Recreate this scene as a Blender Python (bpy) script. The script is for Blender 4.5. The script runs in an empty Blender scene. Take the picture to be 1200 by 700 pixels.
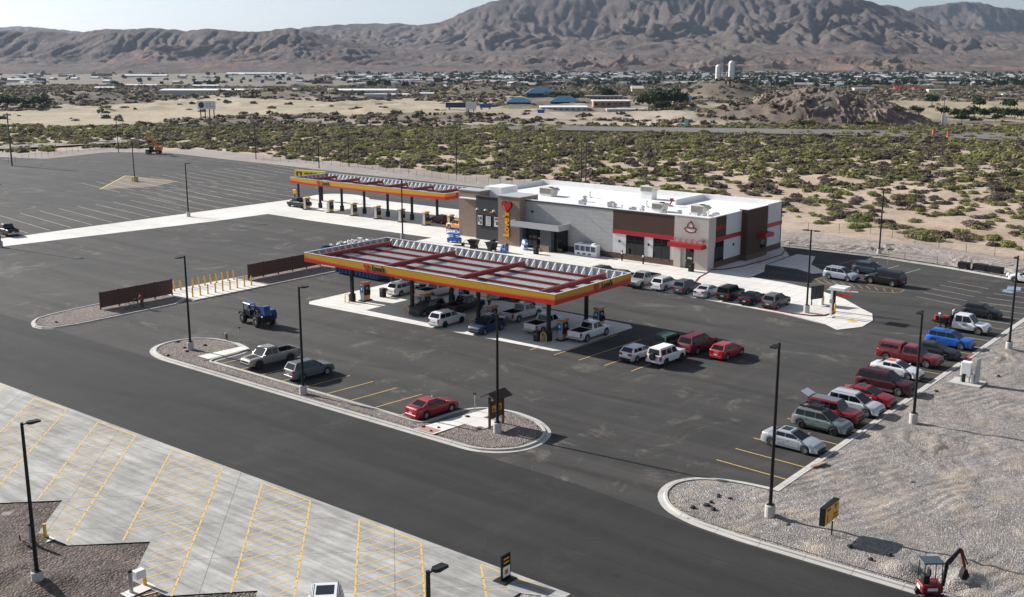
import bpy, bmesh, math, random
import numpy as np
from mathutils import Vector, Matrix
random.seed(7); np.random.seed(7)
S = bpy.context.scene
R = math.radians
# ---------------------------------------------------------------- camera
HC = 30.0; FPX = 1292.0; HZ = 58.5; YAW = R(38.7)
PITCH = math.atan((350 - HZ) / FPX)
cd = bpy.data.cameras.new('camera'); cam = bpy.data.objects.new('camera', cd)
S.collection.objects.link(cam); S.camera = cam
cd.sensor_width = 36; cd.lens = FPX / 1200 * 36; cd.clip_start = 0.5; cd.clip_end = 30000
cam.location = (0, 0, HC); cam.rotation_euler = (math.pi/2 - PITCH, 0, YAW)
# ---------------------------------------------------------------- sky, sun, exposure
SUN_EL = R(27.5); SHADOW_AZ = R(6.5)          # shadows fall towards +X, a touch towards +Y
to_sun = Vector((-math.cos(SHADOW_AZ)*math.cos(SUN_EL), -math.sin(SHADOW_AZ)*math.cos(SUN_EL), math.sin(SUN_EL)))
W = bpy.data.worlds.new('World'); S.world = W; W.use_nodes = True
nt = W.node_tree; bg = nt.nodes['Background']
sky = nt.nodes.new('ShaderNodeTexSky'); sky.sky_type = 'NISHITA'; sky.sun_disc = False
sky.sun_elevation = SUN_EL; sky.sun_rotation = math.atan2(to_sun.x, to_sun.y)
sky.altitude = 1300; sky.air_density = 1.0; sky.dust_density = 2.6; sky.ozone_density = 1.5
hs = nt.nodes.new('ShaderNodeHueSaturation'); hs.inputs['Saturation'].default_value = .5
nt.links.new(sky.outputs[0], hs.inputs['Color'])
tn = nt.nodes.new('ShaderNodeVectorMath'); tn.operation = 'MULTIPLY'; tn.inputs[1].default_value = (.95, .99, 1.08)
nt.links.new(hs.outputs[0], tn.inputs[0]); nt.links.new(tn.outputs[0], bg.inputs[0]); bg.inputs[1].default_value = 0.065
sl = bpy.data.lights.new('sun', 'SUN'); so = bpy.data.objects.new('sun', sl); S.collection.objects.link(so)
sl.energy = 5.0; sl.angle = R(0.5); sl.color = (1.0, 0.96, 0.91)
so.rotation_euler = to_sun.to_track_quat('Z', 'Y').to_euler(); so.location = (-80, 60, 120)
S.view_settings.view_transform = 'Standard'; S.view_settings.look = 'None'
S.view_settings.exposure = 0.68; S.view_settings.gamma = 1
S.render.engine = 'CYCLES'
S.cycles.max_bounces = 5; S.cycles.volume_bounces = 0
# ---------------------------------------------------------------- helpers
FW = (-math.sin(YAW), math.cos(YAW)); RT = (math.cos(YAW), math.sin(YAW))
def g(px, py, z=0.0):
    """point of the level z seen at a photo position: used to read the site plan off the photograph"""
    x = (px-600)/FPX; y = -(py-350)/FPX
    f = math.cos(PITCH)+y*math.sin(PITCH); u = -math.sin(PITCH)+y*math.cos(PITCH)
    t = (z-HC)/u
    return ((RT[0]*x+FW[0]*f)*t, (RT[1]*x+FW[1]*f)*t)
def fs(f, s): return (FW[0]*f+RT[0]*s, FW[1]*f+RT[1]*s)
def link(o, parent=None):
    S.collection.objects.link(o)
    if parent: o.parent = parent
    return o
def tag(o, label=None, cat=None, group=None, kind=None):
    if label: o['label'] = label
    if cat: o['category'] = cat
    if group: o['group'] = group
    if kind: o['kind'] = kind
    return o
def empty(name, loc=(0,0,0), rz=0, label=None, cat=None, group=None):
    o = bpy.data.objects.new(name, None); o.empty_display_size = .3
    o.location = loc; o.rotation_euler = (0,0,rz); link(o); return tag(o, label, cat, group)
def kids(o): return [c for c in o.children]
def copy_tree(o, parent=None, memo=None):
    c = o.copy(); S.collection.objects.link(c)
    if parent: c.parent = parent
    for ch in list(o.children): copy_tree(ch, c)
    return c
class MB:
    """collects faces; build() links ONE mesh object"""
    def __init__(s): s.v=[]; s.f=[]; s.m=[]; s.sm=[]; s.cm=0; s.cs=False
    def add(s, vs, fs_):
        b=len(s.v); s.v += [tuple(p) for p in vs]
        for f in fs_: s.f.append([b+i for i in f]); s.m.append(s.cm); s.sm.append(s.cs)
        return s
    def box(s, x0,x1,y0,y1,z0,z1):
        return s.add([(x0,y0,z0),(x1,y0,z0),(x1,y1,z0),(x0,y1,z0),(x0,y0,z1),(x1,y0,z1),(x1,y1,z1),(x0,y1,z1)],
            [(0,3,2,1),(4,5,6,7),(0,1,5,4),(1,2,6,5),(2,3,7,6),(3,0,4,7)])
    def cbox(s, c, d): return s.box(c[0]-d[0]/2,c[0]+d[0]/2,c[1]-d[1]/2,c[1]+d[1]/2,c[2]-d[2]/2,c[2]+d[2]/2)
    def rbox(s, x0,x1,y0,y1,z0,z1,b=.03):
        """box with chamfered edges"""
        p=[(x0,y0),(x1,y0),(x1,y1),(x0,y1)]
        q=[(x0+b,y0),(x1-b,y0),(x1,y0+b),(x1,y1-b),(x1-b,y1),(x0+b,y1),(x0,y1-b),(x0,y0+b)]
        cx,cy=(x0+x1)/2,(y0+y1)/2
        def ring(z,k):
            return [(cx+(a-cx)*(1-k*b/max(.01,(x1-x0)/2)), cy+(c-cy)*(1-k*b/max(.01,(y1-y0)/2)), z) for a,c in q]
        rs=[ring(z0,1),ring(z0+b,0),ring(z1-b,0),ring(z1,1)]
        vs=sum(rs,[]); F=[]
        for k in range(3):
            for i in range(8): F.append((k*8+i,k*8+(i+1)%8,(k+1)*8+(i+1)%8,(k+1)*8+i))
        F.append(tuple(range(7,-1,-1))); F.append(tuple(range(24,32)))
        return s.add(vs,F)
    def tube(s, a, b, r, r2=None, n=8, cap=True):
        r2 = r if r2 is None else r2
        a=Vector(a); b=Vector(b); d=(b-a).normalized()
        u=d.orthogonal().normalized(); w=d.cross(u)
        vs=[a+(u*math.cos(t)+w*math.sin(t))*r for t in [2*math.pi*i/n for i in range(n)]]
        vs+=[b+(u*math.cos(t)+w*math.sin(t))*r2 for t in [2*math.pi*i/n for i in range(n)]]
        F=[(i,(i+1)%n,n+(i+1)%n,n+i) for i in range(n)]
        if cap: F+=[tuple(range(n-1,-1,-1)),tuple(range(n,2*n))]
        return s.add(vs,F)
    def path(s, pts, r, n=8):
        for a,b in zip(pts[:-1],pts[1:]): s.tube(a,b,r,n=n)
        return s
    def lathe(s, prof, c=(0,0,0), axis='z', n=16):
        vs=[];F=[]
        for (r,h) in prof:
            for i in range(n):
                t=2*math.pi*i/n; x,y=r*math.cos(t),r*math.sin(t)
                vs.append((c[0]+x,c[1]+y,c[2]+h) if axis=='z' else (c[0]+x,c[1]+h,c[2]+y))
        for k in range(len(prof)-1):
            for i in range(n):
                j=(i+1)%n; q=(k*n+i,k*n+j,(k+1)*n+j,(k+1)*n+i)
                F.append(q if axis=='z' else q[::-1])
        return s.add(vs,F)
    def prism(s, poly, z0, z1):
        n=len(poly); vs=[(p[0],p[1],z0) for p in poly]+[(p[0],p[1],z1) for p in poly]
        return s.add(vs,[tuple(range(n-1,-1,-1)),tuple(range(n,2*n))]+[(i,(i+1)%n,n+(i+1)%n,n+i) for i in range(n)])
    def prism_y(s, poly, y0, y1):
        """poly in x,z extruded along y"""
        n=len(poly); vs=[(p[0],y0,p[1]) for p in poly]+[(p[0],y1,p[1]) for p in poly]
        return s.add(vs,[tuple(range(n)),tuple(range(2*n-1,n-1,-1))]+[(n+i,n+(i+1)%n,(i+1)%n,i) for i in range(n)])
    def prism_x(s, poly, x0, x1):
        n=len(poly); vs=[(x0,p[0],p[1]) for p in poly]+[(x1,p[0],p[1]) for p in poly]
        return s.add(vs,[tuple(range(n-1,-1,-1)),tuple(range(n,2*n))]+[(i,(i+1)%n,n+(i+1)%n,n+i) for i in range(n)])
    def sheet(s, poly, z): return s.add([(p[0],p[1],z) for p in poly],[tuple(range(len(poly)))])
    def xf(s, M, start=0):
        for i in range(start,len(s.v)): s.v[i]=tuple(M@Vector(s.v[i]))
        return s
    def build(s, name, mats, parent=None, loc=None, rot=None, smooth=None):
        me=bpy.data.meshes.new(name); me.from_pydata(s.v,[],s.f)
        if not isinstance(mats,(list,tuple)): mats=[mats]
        for m in mats: me.materials.append(m)
        me.polygons.foreach_set('material_index', s.m)
        me.polygons.foreach_set('use_smooth', [bool(smooth)]*len(s.f) if smooth is not None else s.sm)
        me.update()
        o=bpy.data.objects.new(name, me); link(o,parent)
        if loc: o.location=loc
        if rot: o.rotation_euler=rot
        return o
def npmesh(name, V, F, mats, parent=None, smooth=False, mi=None):
    me=bpy.data.meshes.new(name); k=F.shape[1]
    me.vertices.add(len(V)); me.vertices.foreach_set('co', np.ascontiguousarray(V,dtype=np.float32).ravel())
    me.loops.add(F.size); me.loops.foreach_set('vertex_index', np.ascontiguousarray(F,dtype=np.int32).ravel())
    me.polygons.add(len(F)); me.polygons.foreach_set('loop_start', np.arange(0,F.size,k,dtype=np.int32))
    me.polygons.foreach_set('loop_total', np.full(len(F),k,dtype=np.int32))
    if not isinstance(mats,(list,tuple)): mats=[mats]
    for m in mats: me.materials.append(m)
    if mi is not None: me.polygons.foreach_set('material_index', np.ascontiguousarray(mi,dtype=np.int32))
    me.update(calc_edges=True); me.validate()
    me.polygons.foreach_set('use_smooth', np.full(len(me.polygons),smooth))
    o=bpy.data.objects.new(name,me); link(o,parent); return o
def gridfaces(nr,nc):
    i=np.arange(nr-1)[:,None]*nc+np.arange(nc-1)[None,:]
    return np.stack([i,i+1,i+nc+1,i+nc],-1).reshape(-1,4)
def vcol(o, C, name='zone'):
    a=o.data.color_attributes.new(name,'FLOAT_COLOR','POINT')
    c=np.ones((len(C),4),dtype=np.float32); c[:,:3]=C; a.data.foreach_set('color',c.ravel())
# gradient noise in numpy
_P=np.random.RandomState(3).permutation(4096); _G=np.random.RandomState(4).rand(4096)*2*np.pi
def noise2(x,y):
    xi=np.floor(x).astype(int); yi=np.floor(y).astype(int); xf=x-xi; yf=y-yi
    def gr(ix,iy,dx,dy):
        a=_G[_P[(_P[ix&4095]+iy)&4095]]; return np.cos(a)*dx+np.sin(a)*dy
    u=xf*xf*xf*(xf*(xf*6-15)+10); v=yf*yf*yf*(yf*(yf*6-15)+10)
    a=gr(xi,yi,xf,yf); b=gr(xi+1,yi,xf-1,yf); c=gr(xi,yi+1,xf,yf-1); d=gr(xi+1,yi+1,xf-1,yf-1)
    return (a*(1-u)+b*u)*(1-v)+(c*(1-u)+d*u)*v
def fbm(x,y,o=5,l=2.03,k=.5):
    t=0; a=1; n=0
    for i in range(o): t=t+a*noise2(x+i*17.3,y-i*9.1); n+=a; a*=k; x=x*l; y=y*l
    return t/n
def ridged(x,y,o=6,l=2.05,k=.52):
    t=0; a=1; n=0; w=1
    for i in range(o):
        r=(1-np.abs(noise2(x+i*31.7,y+i*11.3))*2)**2; t=t+a*r*w; w=np.clip(r*1.3,0,1); n+=a; a*=k; x=x*l; y=y*l
    return t/n
def sstep(a,b,x):
    t=np.clip((x-a)/(b-a),0,1); return t*t*(3-2*t)
# ---------------------------------------------------------------- materials
MATS={}
def mat(name, col=(.5,.5,.5), rough=.6, metal=0, spec=.5, coat=0, vary=0, vscale=3.0, bump=0, bscale=20., emit=None, alpha=None):
    if name in MATS: return MATS[name]
    m=bpy.data.materials.new(name); m.use_nodes=True; n=m.node_tree.nodes; l=m.node_tree.links
    b=n['Principled BSDF']; b.inputs['Base Color'].default_value=(*col,1); b.inputs['Roughness'].default_value=rough
    b.inputs['Metallic'].default_value=metal; b.inputs['Specular IOR Level'].default_value=spec; b.inputs['Coat Weight'].default_value=coat
    b.inputs['Coat Roughness'].default_value=.05
    if vary or bump:
        tc=n.new('ShaderNodeTexCoord'); nz=n.new('ShaderNodeTexNoise'); nz.inputs['Scale'].default_value=vscale
        nz.inputs['Detail'].default_value=6; nz.inputs['Roughness'].default_value=.6
        l.new(tc.outputs['Object'],nz.inputs['Vector'])
        if vary:
            r=n.new('ShaderNodeMapRange'); r.inputs['From Min'].default_value=.3; r.inputs['From Max'].default_value=.7
            r.inputs['To Min'].default_value=1-vary; r.inputs['To Max'].default_value=1+vary
            x=n.new('ShaderNodeVectorMath'); x.operation='SCALE'; x.inputs[0].default_value=col
            l.new(nz.outputs['Fac'],r.inputs['Value']); l.new(r.outputs[0],x.inputs['Scale']); l.new(x.outputs[0],b.inputs['Base Color'])
        if bump:
            n2=n.new('ShaderNodeTexNoise'); n2.inputs['Scale'].default_value=bscale; n2.inputs['Detail'].default_value=4
            l.new(tc.outputs['Object'],n2.inputs['Vector'])
            bp=n.new('ShaderNodeBump'); bp.inputs['Strength'].default_value=bump; bp.inputs['Distance'].default_value=.05
            l.new(n2.outputs['Fac'],bp.inputs['Height']); l.new(bp.outputs[0],b.inputs['Normal'])
    if emit: b.inputs['Emission Color'].default_value=(*emit,1); b.inputs['Emission Strength'].default_value=1
    MATS[name]=m; return m
class NT:
    """small node helper"""
    def __init__(s,name,rough=.9):
        s.m=bpy.data.materials.new(name); s.m.use_nodes=True; s.n=s.m.node_tree.nodes; s.l=s.m.node_tree.links
        s.b=s.n['Principled BSDF']; s.b.inputs['Roughness'].default_value=rough; s.b.inputs['Specular IOR Level'].default_value=.25
        s.tc=s.n.new('ShaderNodeTexCoord').outputs['Object']; MATS[name]=s.m
    def mp(s,scale=(1,1,1),rot=(0,0,0),loc=(0,0,0)):
        q=s.n.new('ShaderNodeMapping'); q.inputs['Scale'].default_value=scale; q.inputs['Rotation'].default_value=rot; q.inputs['Location'].default_value=loc
        s.l.new(s.tc,q.inputs['Vector']); return q.outputs[0]
    def noise(s,scale,det=6,rough=.6,vec=None,dist=0):
        q=s.n.new('ShaderNodeTexNoise'); q.inputs['Scale'].default_value=scale; q.inputs['Detail'].default_value=det
        q.inputs['Roughness'].default_value=rough; q.inputs['Distortion'].default_value=dist
        s.l.new(vec if vec is not None else s.tc,q.inputs['Vector']); return q.outputs['Fac']
    def vor(s,scale,vec=None,out='Distance',feat='F1'):
        q=s.n.new('ShaderNodeTexVoronoi'); q.feature=feat; q.inputs['Scale'].default_value=scale
        s.l.new(vec if vec is not None else s.tc,q.inputs['Vector']); return q.outputs[out]
    def rng(s,v,a,b,c,d):
        q=s.n.new('ShaderNodeMapRange'); q.inputs[1].default_value=a; q.inputs[2].default_value=b; q.inputs[3].default_value=c; q.inputs[4].default_value=d
        s.l.new(v,q.inputs[0]); return q.outputs[0]
    def math(s,op,a,b=None):
        q=s.n.new('ShaderNodeMath'); q.operation=op
        for i,v in enumerate((a,b)):
            if v is None: continue
            if isinstance(v,(int,float)): q.inputs[i].default_value=v
            else: s.l.new(v,q.inputs[i])
        return q.outputs[0]
    def mix(s,f,a,b,mode='MIX'):
        q=s.n.new('ShaderNodeMix'); q.data_type='RGBA'; q.blend_type=mode
        if isinstance(f,(int,float)): q.inputs[0].default_value=f
        else: s.l.new(f,q.inputs[0])
        for i,v in ((6,a),(7,b)):
            if isinstance(v,tuple): q.inputs[i].default_value=(*v,1)
            else: s.l.new(v,q.inputs[i])
        return q.outputs[2]
    def sep(s):
        q=s.n.new('ShaderNodeSeparateXYZ'); s.l.new(s.tc,q.inputs[0]); return q.outputs
    def color(s,c): s.l.new(c,s.b.inputs['Base Color']); return s
    def bump(s,h,st=.5,d=.1):
        q=s.n.new('ShaderNodeBump'); q.inputs['Strength'].default_value=st; q.inputs['Distance'].default_value=d
        s.l.new(h,q.inputs['Height']); s.l.new(q.outputs[0],s.b.inputs['Normal']); return s
def joint_mask(t, v, period, width, off=0):
    """1 on thin control joints, every `period` metres along coordinate v"""
    a=t.math('ADD',v,off); a=t.math('DIVIDE',a,period); a=t.math('FRACT',a); a=t.math('SUBTRACT',a,.5); a=t.math('ABSOLUTE',a)
    return t.math('GREATER_THAN',a,.5-width/period/2)
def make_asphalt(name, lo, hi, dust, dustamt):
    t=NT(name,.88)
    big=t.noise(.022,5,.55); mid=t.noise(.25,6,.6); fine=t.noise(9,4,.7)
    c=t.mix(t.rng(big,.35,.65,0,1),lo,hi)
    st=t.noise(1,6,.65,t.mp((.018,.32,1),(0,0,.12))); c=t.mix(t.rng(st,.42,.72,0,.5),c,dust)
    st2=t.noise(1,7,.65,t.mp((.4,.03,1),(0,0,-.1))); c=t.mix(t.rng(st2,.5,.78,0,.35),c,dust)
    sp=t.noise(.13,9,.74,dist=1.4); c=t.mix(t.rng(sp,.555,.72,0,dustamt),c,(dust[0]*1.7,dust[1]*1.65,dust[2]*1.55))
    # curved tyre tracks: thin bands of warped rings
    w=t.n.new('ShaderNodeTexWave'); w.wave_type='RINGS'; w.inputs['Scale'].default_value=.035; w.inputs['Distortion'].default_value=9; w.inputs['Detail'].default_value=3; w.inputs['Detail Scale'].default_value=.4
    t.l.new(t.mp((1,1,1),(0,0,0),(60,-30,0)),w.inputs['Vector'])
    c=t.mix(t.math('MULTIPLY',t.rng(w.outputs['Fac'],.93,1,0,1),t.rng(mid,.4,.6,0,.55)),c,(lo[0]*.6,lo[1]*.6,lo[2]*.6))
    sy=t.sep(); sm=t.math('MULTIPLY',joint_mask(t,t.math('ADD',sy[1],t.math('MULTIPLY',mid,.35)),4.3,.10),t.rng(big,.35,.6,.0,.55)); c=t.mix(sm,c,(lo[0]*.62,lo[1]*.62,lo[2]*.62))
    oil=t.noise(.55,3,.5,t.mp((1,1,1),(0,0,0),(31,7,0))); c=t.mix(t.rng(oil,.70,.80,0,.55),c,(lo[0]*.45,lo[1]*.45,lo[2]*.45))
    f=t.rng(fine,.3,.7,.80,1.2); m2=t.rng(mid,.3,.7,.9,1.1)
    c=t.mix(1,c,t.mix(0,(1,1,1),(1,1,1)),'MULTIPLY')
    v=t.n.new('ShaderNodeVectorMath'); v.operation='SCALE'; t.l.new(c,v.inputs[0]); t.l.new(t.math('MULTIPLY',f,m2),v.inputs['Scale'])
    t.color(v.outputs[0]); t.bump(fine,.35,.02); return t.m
M_asph=make_asphalt('asphalt',(.036,.035,.0335),(.055,.053,.050),(.098,.092,.085),1.0)
M_road=make_asphalt('road_asphalt',(.022,.0225,.022),(.029,.029,.028),(.052,.050,.047),.3)
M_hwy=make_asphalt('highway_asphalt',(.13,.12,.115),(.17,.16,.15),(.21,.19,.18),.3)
def make_concrete(name, col, jx, jy, rot=0, streak=.2, dark=.75):
    t=NT(name,.8); q=t.n.new('ShaderNodeSeparateXYZ'); t.l.new(t.mp((1,1,1),(0,0,rot)),q.inputs[0])
    n1=t.noise(.5,7,.65); n2=t.noise(1,7,.7,t.mp((.12,1.6,1),(0,0,-.35))); n3=t.noise(12,4,.6); n4=t.noise(.09,4,.5)
    k=t.math('MULTIPLY',t.rng(n1,.3,.7,1-streak*.6,1+streak*.5),t.rng(n2,.35,.7,1+streak*.4,1-streak))
    k=t.math('MULTIPLY',k,t.rng(n3,.3,.7,.94,1.06)); k=t.math('MULTIPLY',k,t.rng(n4,.35,.65,.9,1.08))
    j=t.math('MAXIMUM',joint_mask(t,q.outputs[0],jx,.06,.7),joint_mask(t,q.outputs[1],jy,.06,.3)) if jx else None
    v=t.n.new('ShaderNodeVectorMath'); v.operation='SCALE'; v.inputs[0].default_value=col; t.l.new(k,v.inputs['Scale'])
    c=v.outputs[0]
    if j is not None: c=t.mix(t.math('MULTIPLY',j,.6),c,(col[0]*.3,col[1]*.3,col[2]*.3))
    t.color(c); t.bump(n3,.15,.01); return t.m
M_conc=make_concrete('pale_concrete',(.70,.68,.64),4.6,4.6,0,.12)
M_walk=make_concrete('walk_concrete',(.72,.69,.64),1.8,1.8,0,.12)
M_lotconc=make_concrete('truck_lot_concrete',(.385,.38,.355),5.2,11.0,R(45),.45)
M_kerb=make_concrete('kerb_concrete',(.50,.48,.445),3.0,3.0,0,.15)
def make_gravel(name,a,b,c,scale=5.,bs=.9,light=(.5,.42,.34),la=.0,tracks=0):
    t=NT(name,.95); v=t.vor(scale,out='Color'); sp=t.n.new('ShaderNodeSeparateColor'); t.l.new(v,sp.inputs[0])
    col=t.mix(sp.outputs[0],a,b); col=t.mix(t.math('GREATER_THAN',sp.outputs[1],.78),col,c)
    n=t.noise(.35,6,.65); col=t.mix(t.rng(n,.48,.70,0,la),col,light)
    n4=t.noise(2.0,5,.7); vv=t.n.new('ShaderNodeVectorMath'); vv.operation='SCALE'; t.l.new(col,vv.inputs[0]); t.l.new(t.rng(n4,.3,.7,.82,1.15),vv.inputs['Scale'])
    n5=t.noise(.22,7,.7); v6=t.n.new('ShaderNodeVectorMath'); v6.operation='SCALE'; t.l.new(vv.outputs[0],v6.inputs[0]); t.l.new(t.rng(n5,.35,.65,.80 if tracks else .92,1.14),v6.inputs['Scale'])
    t.color(v6.outputs[0]); d=t.vor(scale); hgt=t.math('ADD',t.math('MULTIPLY',d,-1.),t.math('MULTIPLY',n4,2.))
    if tracks:   # windrows and wheel ruts left by the grader
        w=t.n.new('ShaderNodeTexWave'); w.inputs['Scale'].default_value=.42; w.inputs['Distortion'].default_value=11; w.inputs['Detail'].default_value=4; w.inputs['Detail Scale'].default_value=.35
        t.l.new(t.mp((1,.45,1),(0,0,.7)),w.inputs['Vector']); hgt=t.math('ADD',hgt,t.math('MULTIPLY',t.math('MULTIPLY',w.outputs['Fac'],t.rng(t.noise(.09,4,.6),.45,.6,0,1)),tracks))
    t.bump(hgt,bs,.12); return t.m
M_gravel=make_gravel('bank_gravel',(.30,.28,.265),(.19,.175,.165),(.44,.41,.38),12,.8,(.46,.375,.295),.8,.9)
M_isl=make_gravel('island_gravel',(.24,.205,.185),(.15,.125,.115),(.36,.31,.28),10,1.,(.38,.31,.25),.3)
M_dirt=make_gravel('brown_dirt',(.125,.10,.088),(.085,.068,.06),(.19,.155,.135),7,1.,(.26,.205,.165),.35)
# terrain: colour comes from the zone the ground belongs to (sand, grass field, gravel verge), broken up by noise
t=NT('desert_ground',.95); at=t.n.new('ShaderNodeAttribute'); at.attribute_name='zone'
n1=t.noise(.6,8,.7); n2=t.noise(.05,6,.6); n3=t.noise(.010,7,.65)
k=t.math('MULTIPLY',t.rng(n1,.3,.7,.78,1.2),t.rng(n2,.3,.7,.86,1.14)); k=t.math('MULTIPLY',k,t.rng(n3,.35,.65,.9,1.1))
vv=t.n.new('ShaderNodeVectorMath'); vv.operation='SCALE'; t.l.new(at.outputs['Color'],vv.inputs[0]); t.l.new(k,vv.inputs['Scale'])
t.color(vv.outputs[0]); t.bump(n1,.7,.3); M_terr=t.m
t=NT('mountain_rock',.95); at=t.n.new('ShaderNodeAttribute'); at.attribute_name='zone'
n1=t.noise(.012,9,.72); n2=t.noise(.0025,6,.6); n3=t.noise(.06,7,.8)
k=t.math('MULTIPLY',t.rng(n1,.3,.7,.72,1.25),t.rng(n2,.3,.7,.85,1.15)); k=t.math('MULTIPLY',k,t.rng(n3,.35,.65,.85,1.15))
vv=t.n.new('ShaderNodeVectorMath'); vv.operation='SCALE'; t.l.new(at.outputs['Color'],vv.inputs[0]); t.l.new(k,vv.inputs['Scale'])
t.color(vv.outputs[0]); t.bump(t.math('ADD',n1,t.math('MULTIPLY',n3,.45)),1.,40); M_mtn=t.m
C_white=mat('white_paint',(.78,.78,.77),.5); C_black=mat('black_metal',(.010,.010,.011),.5,0,.3); C_steel=mat('galvanised_steel',(.42,.43,.44),.45,.6)
C_yel=mat('yellow_paint',(.72,.42,.03),.5,vary=.12); C_mark=mat('yellow_marking',(.62,.41,.14),.8,vary=.22,vscale=6); C_wmark=mat('white_marking',(.5,.47,.42),.8,vary=.3,vscale=5)
C_must=mat('mustard_panel',(.66,.33,.012),.4,vary=.05); C_red=mat('red_panel',(.55,.022,.015),.4,vary=.05); C_org=mat('orange_panel',(.72,.18,.02),.45)
C_maroon=mat('oxide_red_steel',(.20,.02,.018),.55,vary=.15); C_deck=mat('zinc_deck',(.60,.61,.61),.5,.1,vary=.12,vscale=1.5)
C_glass=mat('dark_glass',(.006,.007,.009),.04,0,.45); C_rubber=mat('tyre_rubber',(.016,.016,.016),.85); C_trim=mat('black_trim',(.014,.014,.015),.6,0,.3)
C_rim=mat('alloy_rim',(.45,.46,.47),.35,.7); C_rimd=mat('dark_rim',(.05,.05,.055),.4,.5); C_head=mat('headlight_lens',(.65,.68,.7),.1,0,.8); C_tail=mat('tail_lamp_lens',(.42,.012,.01),.2)
C_plate=mat('number_plate',(.6,.6,.55),.5); C_blue=mat('blue_machine_paint',(.010,.055,.20),.35); C_conc=mat('base_concrete',(.48,.46,.43),.8,vary=.1,bump=.2)
C_navy=mat('navy_steel',(.012,.045,.15),.5,vary=.2); C_brown=mat('brown_fence_panel',(.085,.040,.028),.7,vary=.15); C_skin=mat('skin',(.35,.2,.13),.6)
def text_obj(name, s, size, m, parent, M, depth=.03, bold=.0, sx=1.0):
    c=bpy.data.curves.new(name,'FONT'); c.body=s; c.size=size; c.extrude=depth; c.offset=bold; c.align_x='CENTER'; c.align_y='CENTER'; c.resolution_u=3
    o=bpy.data.objects.new(name,c); S.collection.objects.link(o); bpy.context.view_layer.update()
    me=bpy.data.meshes.new_from_object(o.evaluated_get(bpy.context.evaluated_depsgraph_get()))
    bpy.data.objects.remove(o); me.materials.clear(); me.materials.append(m); me.transform(Matrix.Diagonal((sx,1,1,1)))
    q=bpy.data.objects.new(name,me); link(q,parent); q.matrix_local=M; return q
def frame(origin, xd, zd):
    """matrix whose X runs along xd, Y along zd (up), Z out of the face"""
    x=Vector(xd).normalized(); y=Vector(zd).normalized(); z=x.cross(y); m=Matrix((x,y,z)).transposed().to_4x4(); m.translation=Vector(origin); return m
def heart_poly(r,n=28):
    P=[]
    for i in range(n):
        a=2*math.pi*i/n; P.append((r*16*math.sin(a)**3/16, r*(13*math.cos(a)-5*math.cos(2*a)-2*math.cos(3*a)-math.cos(4*a))/16))
    return P
def offset_poly(P,d):
    """P counter-clockwise, d>0 inwards"""
    n=len(P); out=[]
    for i in range(n):
        a=Vector(P[i-1]); b=Vector(P[i]); c=Vector(P[(i+1)%n])
        e1=(b-a).normalized(); e2=(c-b).normalized(); n1=Vector((-e1.y,e1.x)); n2=Vector((-e2.y,e2.x))
        out.append(tuple(b+(n1+n2)*(d/max(.35,1+n1.dot(n2)))))
    return out
def round_poly(P,r,n=5,only=None):
    Q=[]
    for i in range(len(P)):
        a=Vector(P[i-1]); b=Vector(P[i]); c=Vector(P[(i+1)%len(P)])
        if only and i not in only: Q.append(tuple(b)); continue
        d=min(r,(a-b).length*.48,(c-b).length*.48); p=b+(a-b).normalized()*d; q=b+(c-b).normalized()*d
        Q+=[tuple(p*(1-t)**2+b*2*t*(1-t)+q*t*t) for t in [k/n for k in range(n+1)]]
    return Q
def smooth_poly(P,it=2):
    for _ in range(it):
        Q=[]
        for i in range(len(P)):
            a=Vector(P[i]); b=Vector(P[(i+1)%len(P)]); Q+= [tuple(a*.75+b*.25),tuple(a*.25+b*.75)]
        P=Q
    return P
def ccw(P):
    a=sum(P[i-1][0]*P[i][1]-P[i][0]*P[i-1][1] for i in range(len(P))); return P if a>0 else P[::-1]
# ================================================================ TERRAIN
def Tbase(f): return -25*sstep(430,2300,f)
def at(px,py):
    """ground point under a photo position, on the falling plain beyond the site"""
    z=0.0
    for _ in range(40):
        x,y=g(px,py,z); f=x*FW[0]+y*FW[1]; z=.5*z+.5*float(Tbase(np.array(f)))
    return (x,y,z)
LOT=[(-330,46.3),(60,46.3),(60,140),(-36.5,154.3),(-47.5,157.5),(-56.7,159.3),(-76,159.2),(-125,164),(-150,186.5),(-163.4,187.8),(-206.7,189.6),(-237,191.5),(-257,192),(-287,194),(-303,184),(-298,161),(-330,150)]
def inpoly(X,Y,P):
    r=np.zeros(X.shape,bool); n=len(P)
    for i in range(n):
        x0,y0=P[i-1]; x1,y1=P[i]
        c=((y0>Y)!=(y1>Y)); xx=(x1-x0)*(Y-y0)/((y1-y0) if y1!=y0 else 1e-9)+x0; r^=c&(X<xx)
    return r
def dpoly(X,Y,P):
    d=np.full(X.shape,1e9); n=len(P)
    for i in range(n):
        ax,ay=P[i-1]; bx,by=P[i]; vx,vy=bx-ax,by-ay; t=np.clip(((X-ax)*vx+(Y-ay)*vy)/(vx*vx+vy*vy),0,1)
        d=np.minimum(d,np.hypot(X-ax-t*vx,Y-ay-t*vy))
    return d
HILLS=[]   # x,y,radius along view, radius across, height, sharpness
def hill(px,py,wpx,hm,rf,sharp=1.6):
    x,y,z=at(px,py); f=x*FW[0]+y*FW[1]; HILLS.append((f,x*RT[0]+y*RT[1],rf,wpx*f/1324/2,hm,sharp))
hill(985,143,215,10.,34,.9); hill(915,143,190,5.5,40,1.2); hill(835,142,190,4.,40,1.2)
hill(848,113,110,11,55,1.3); hill(760,137,180,2.5,30); hill(660,118,120,3,60); hill(95,118,190,6,90); hill(330,114,260,4,90); hill(560,108,120,6,90)
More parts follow.
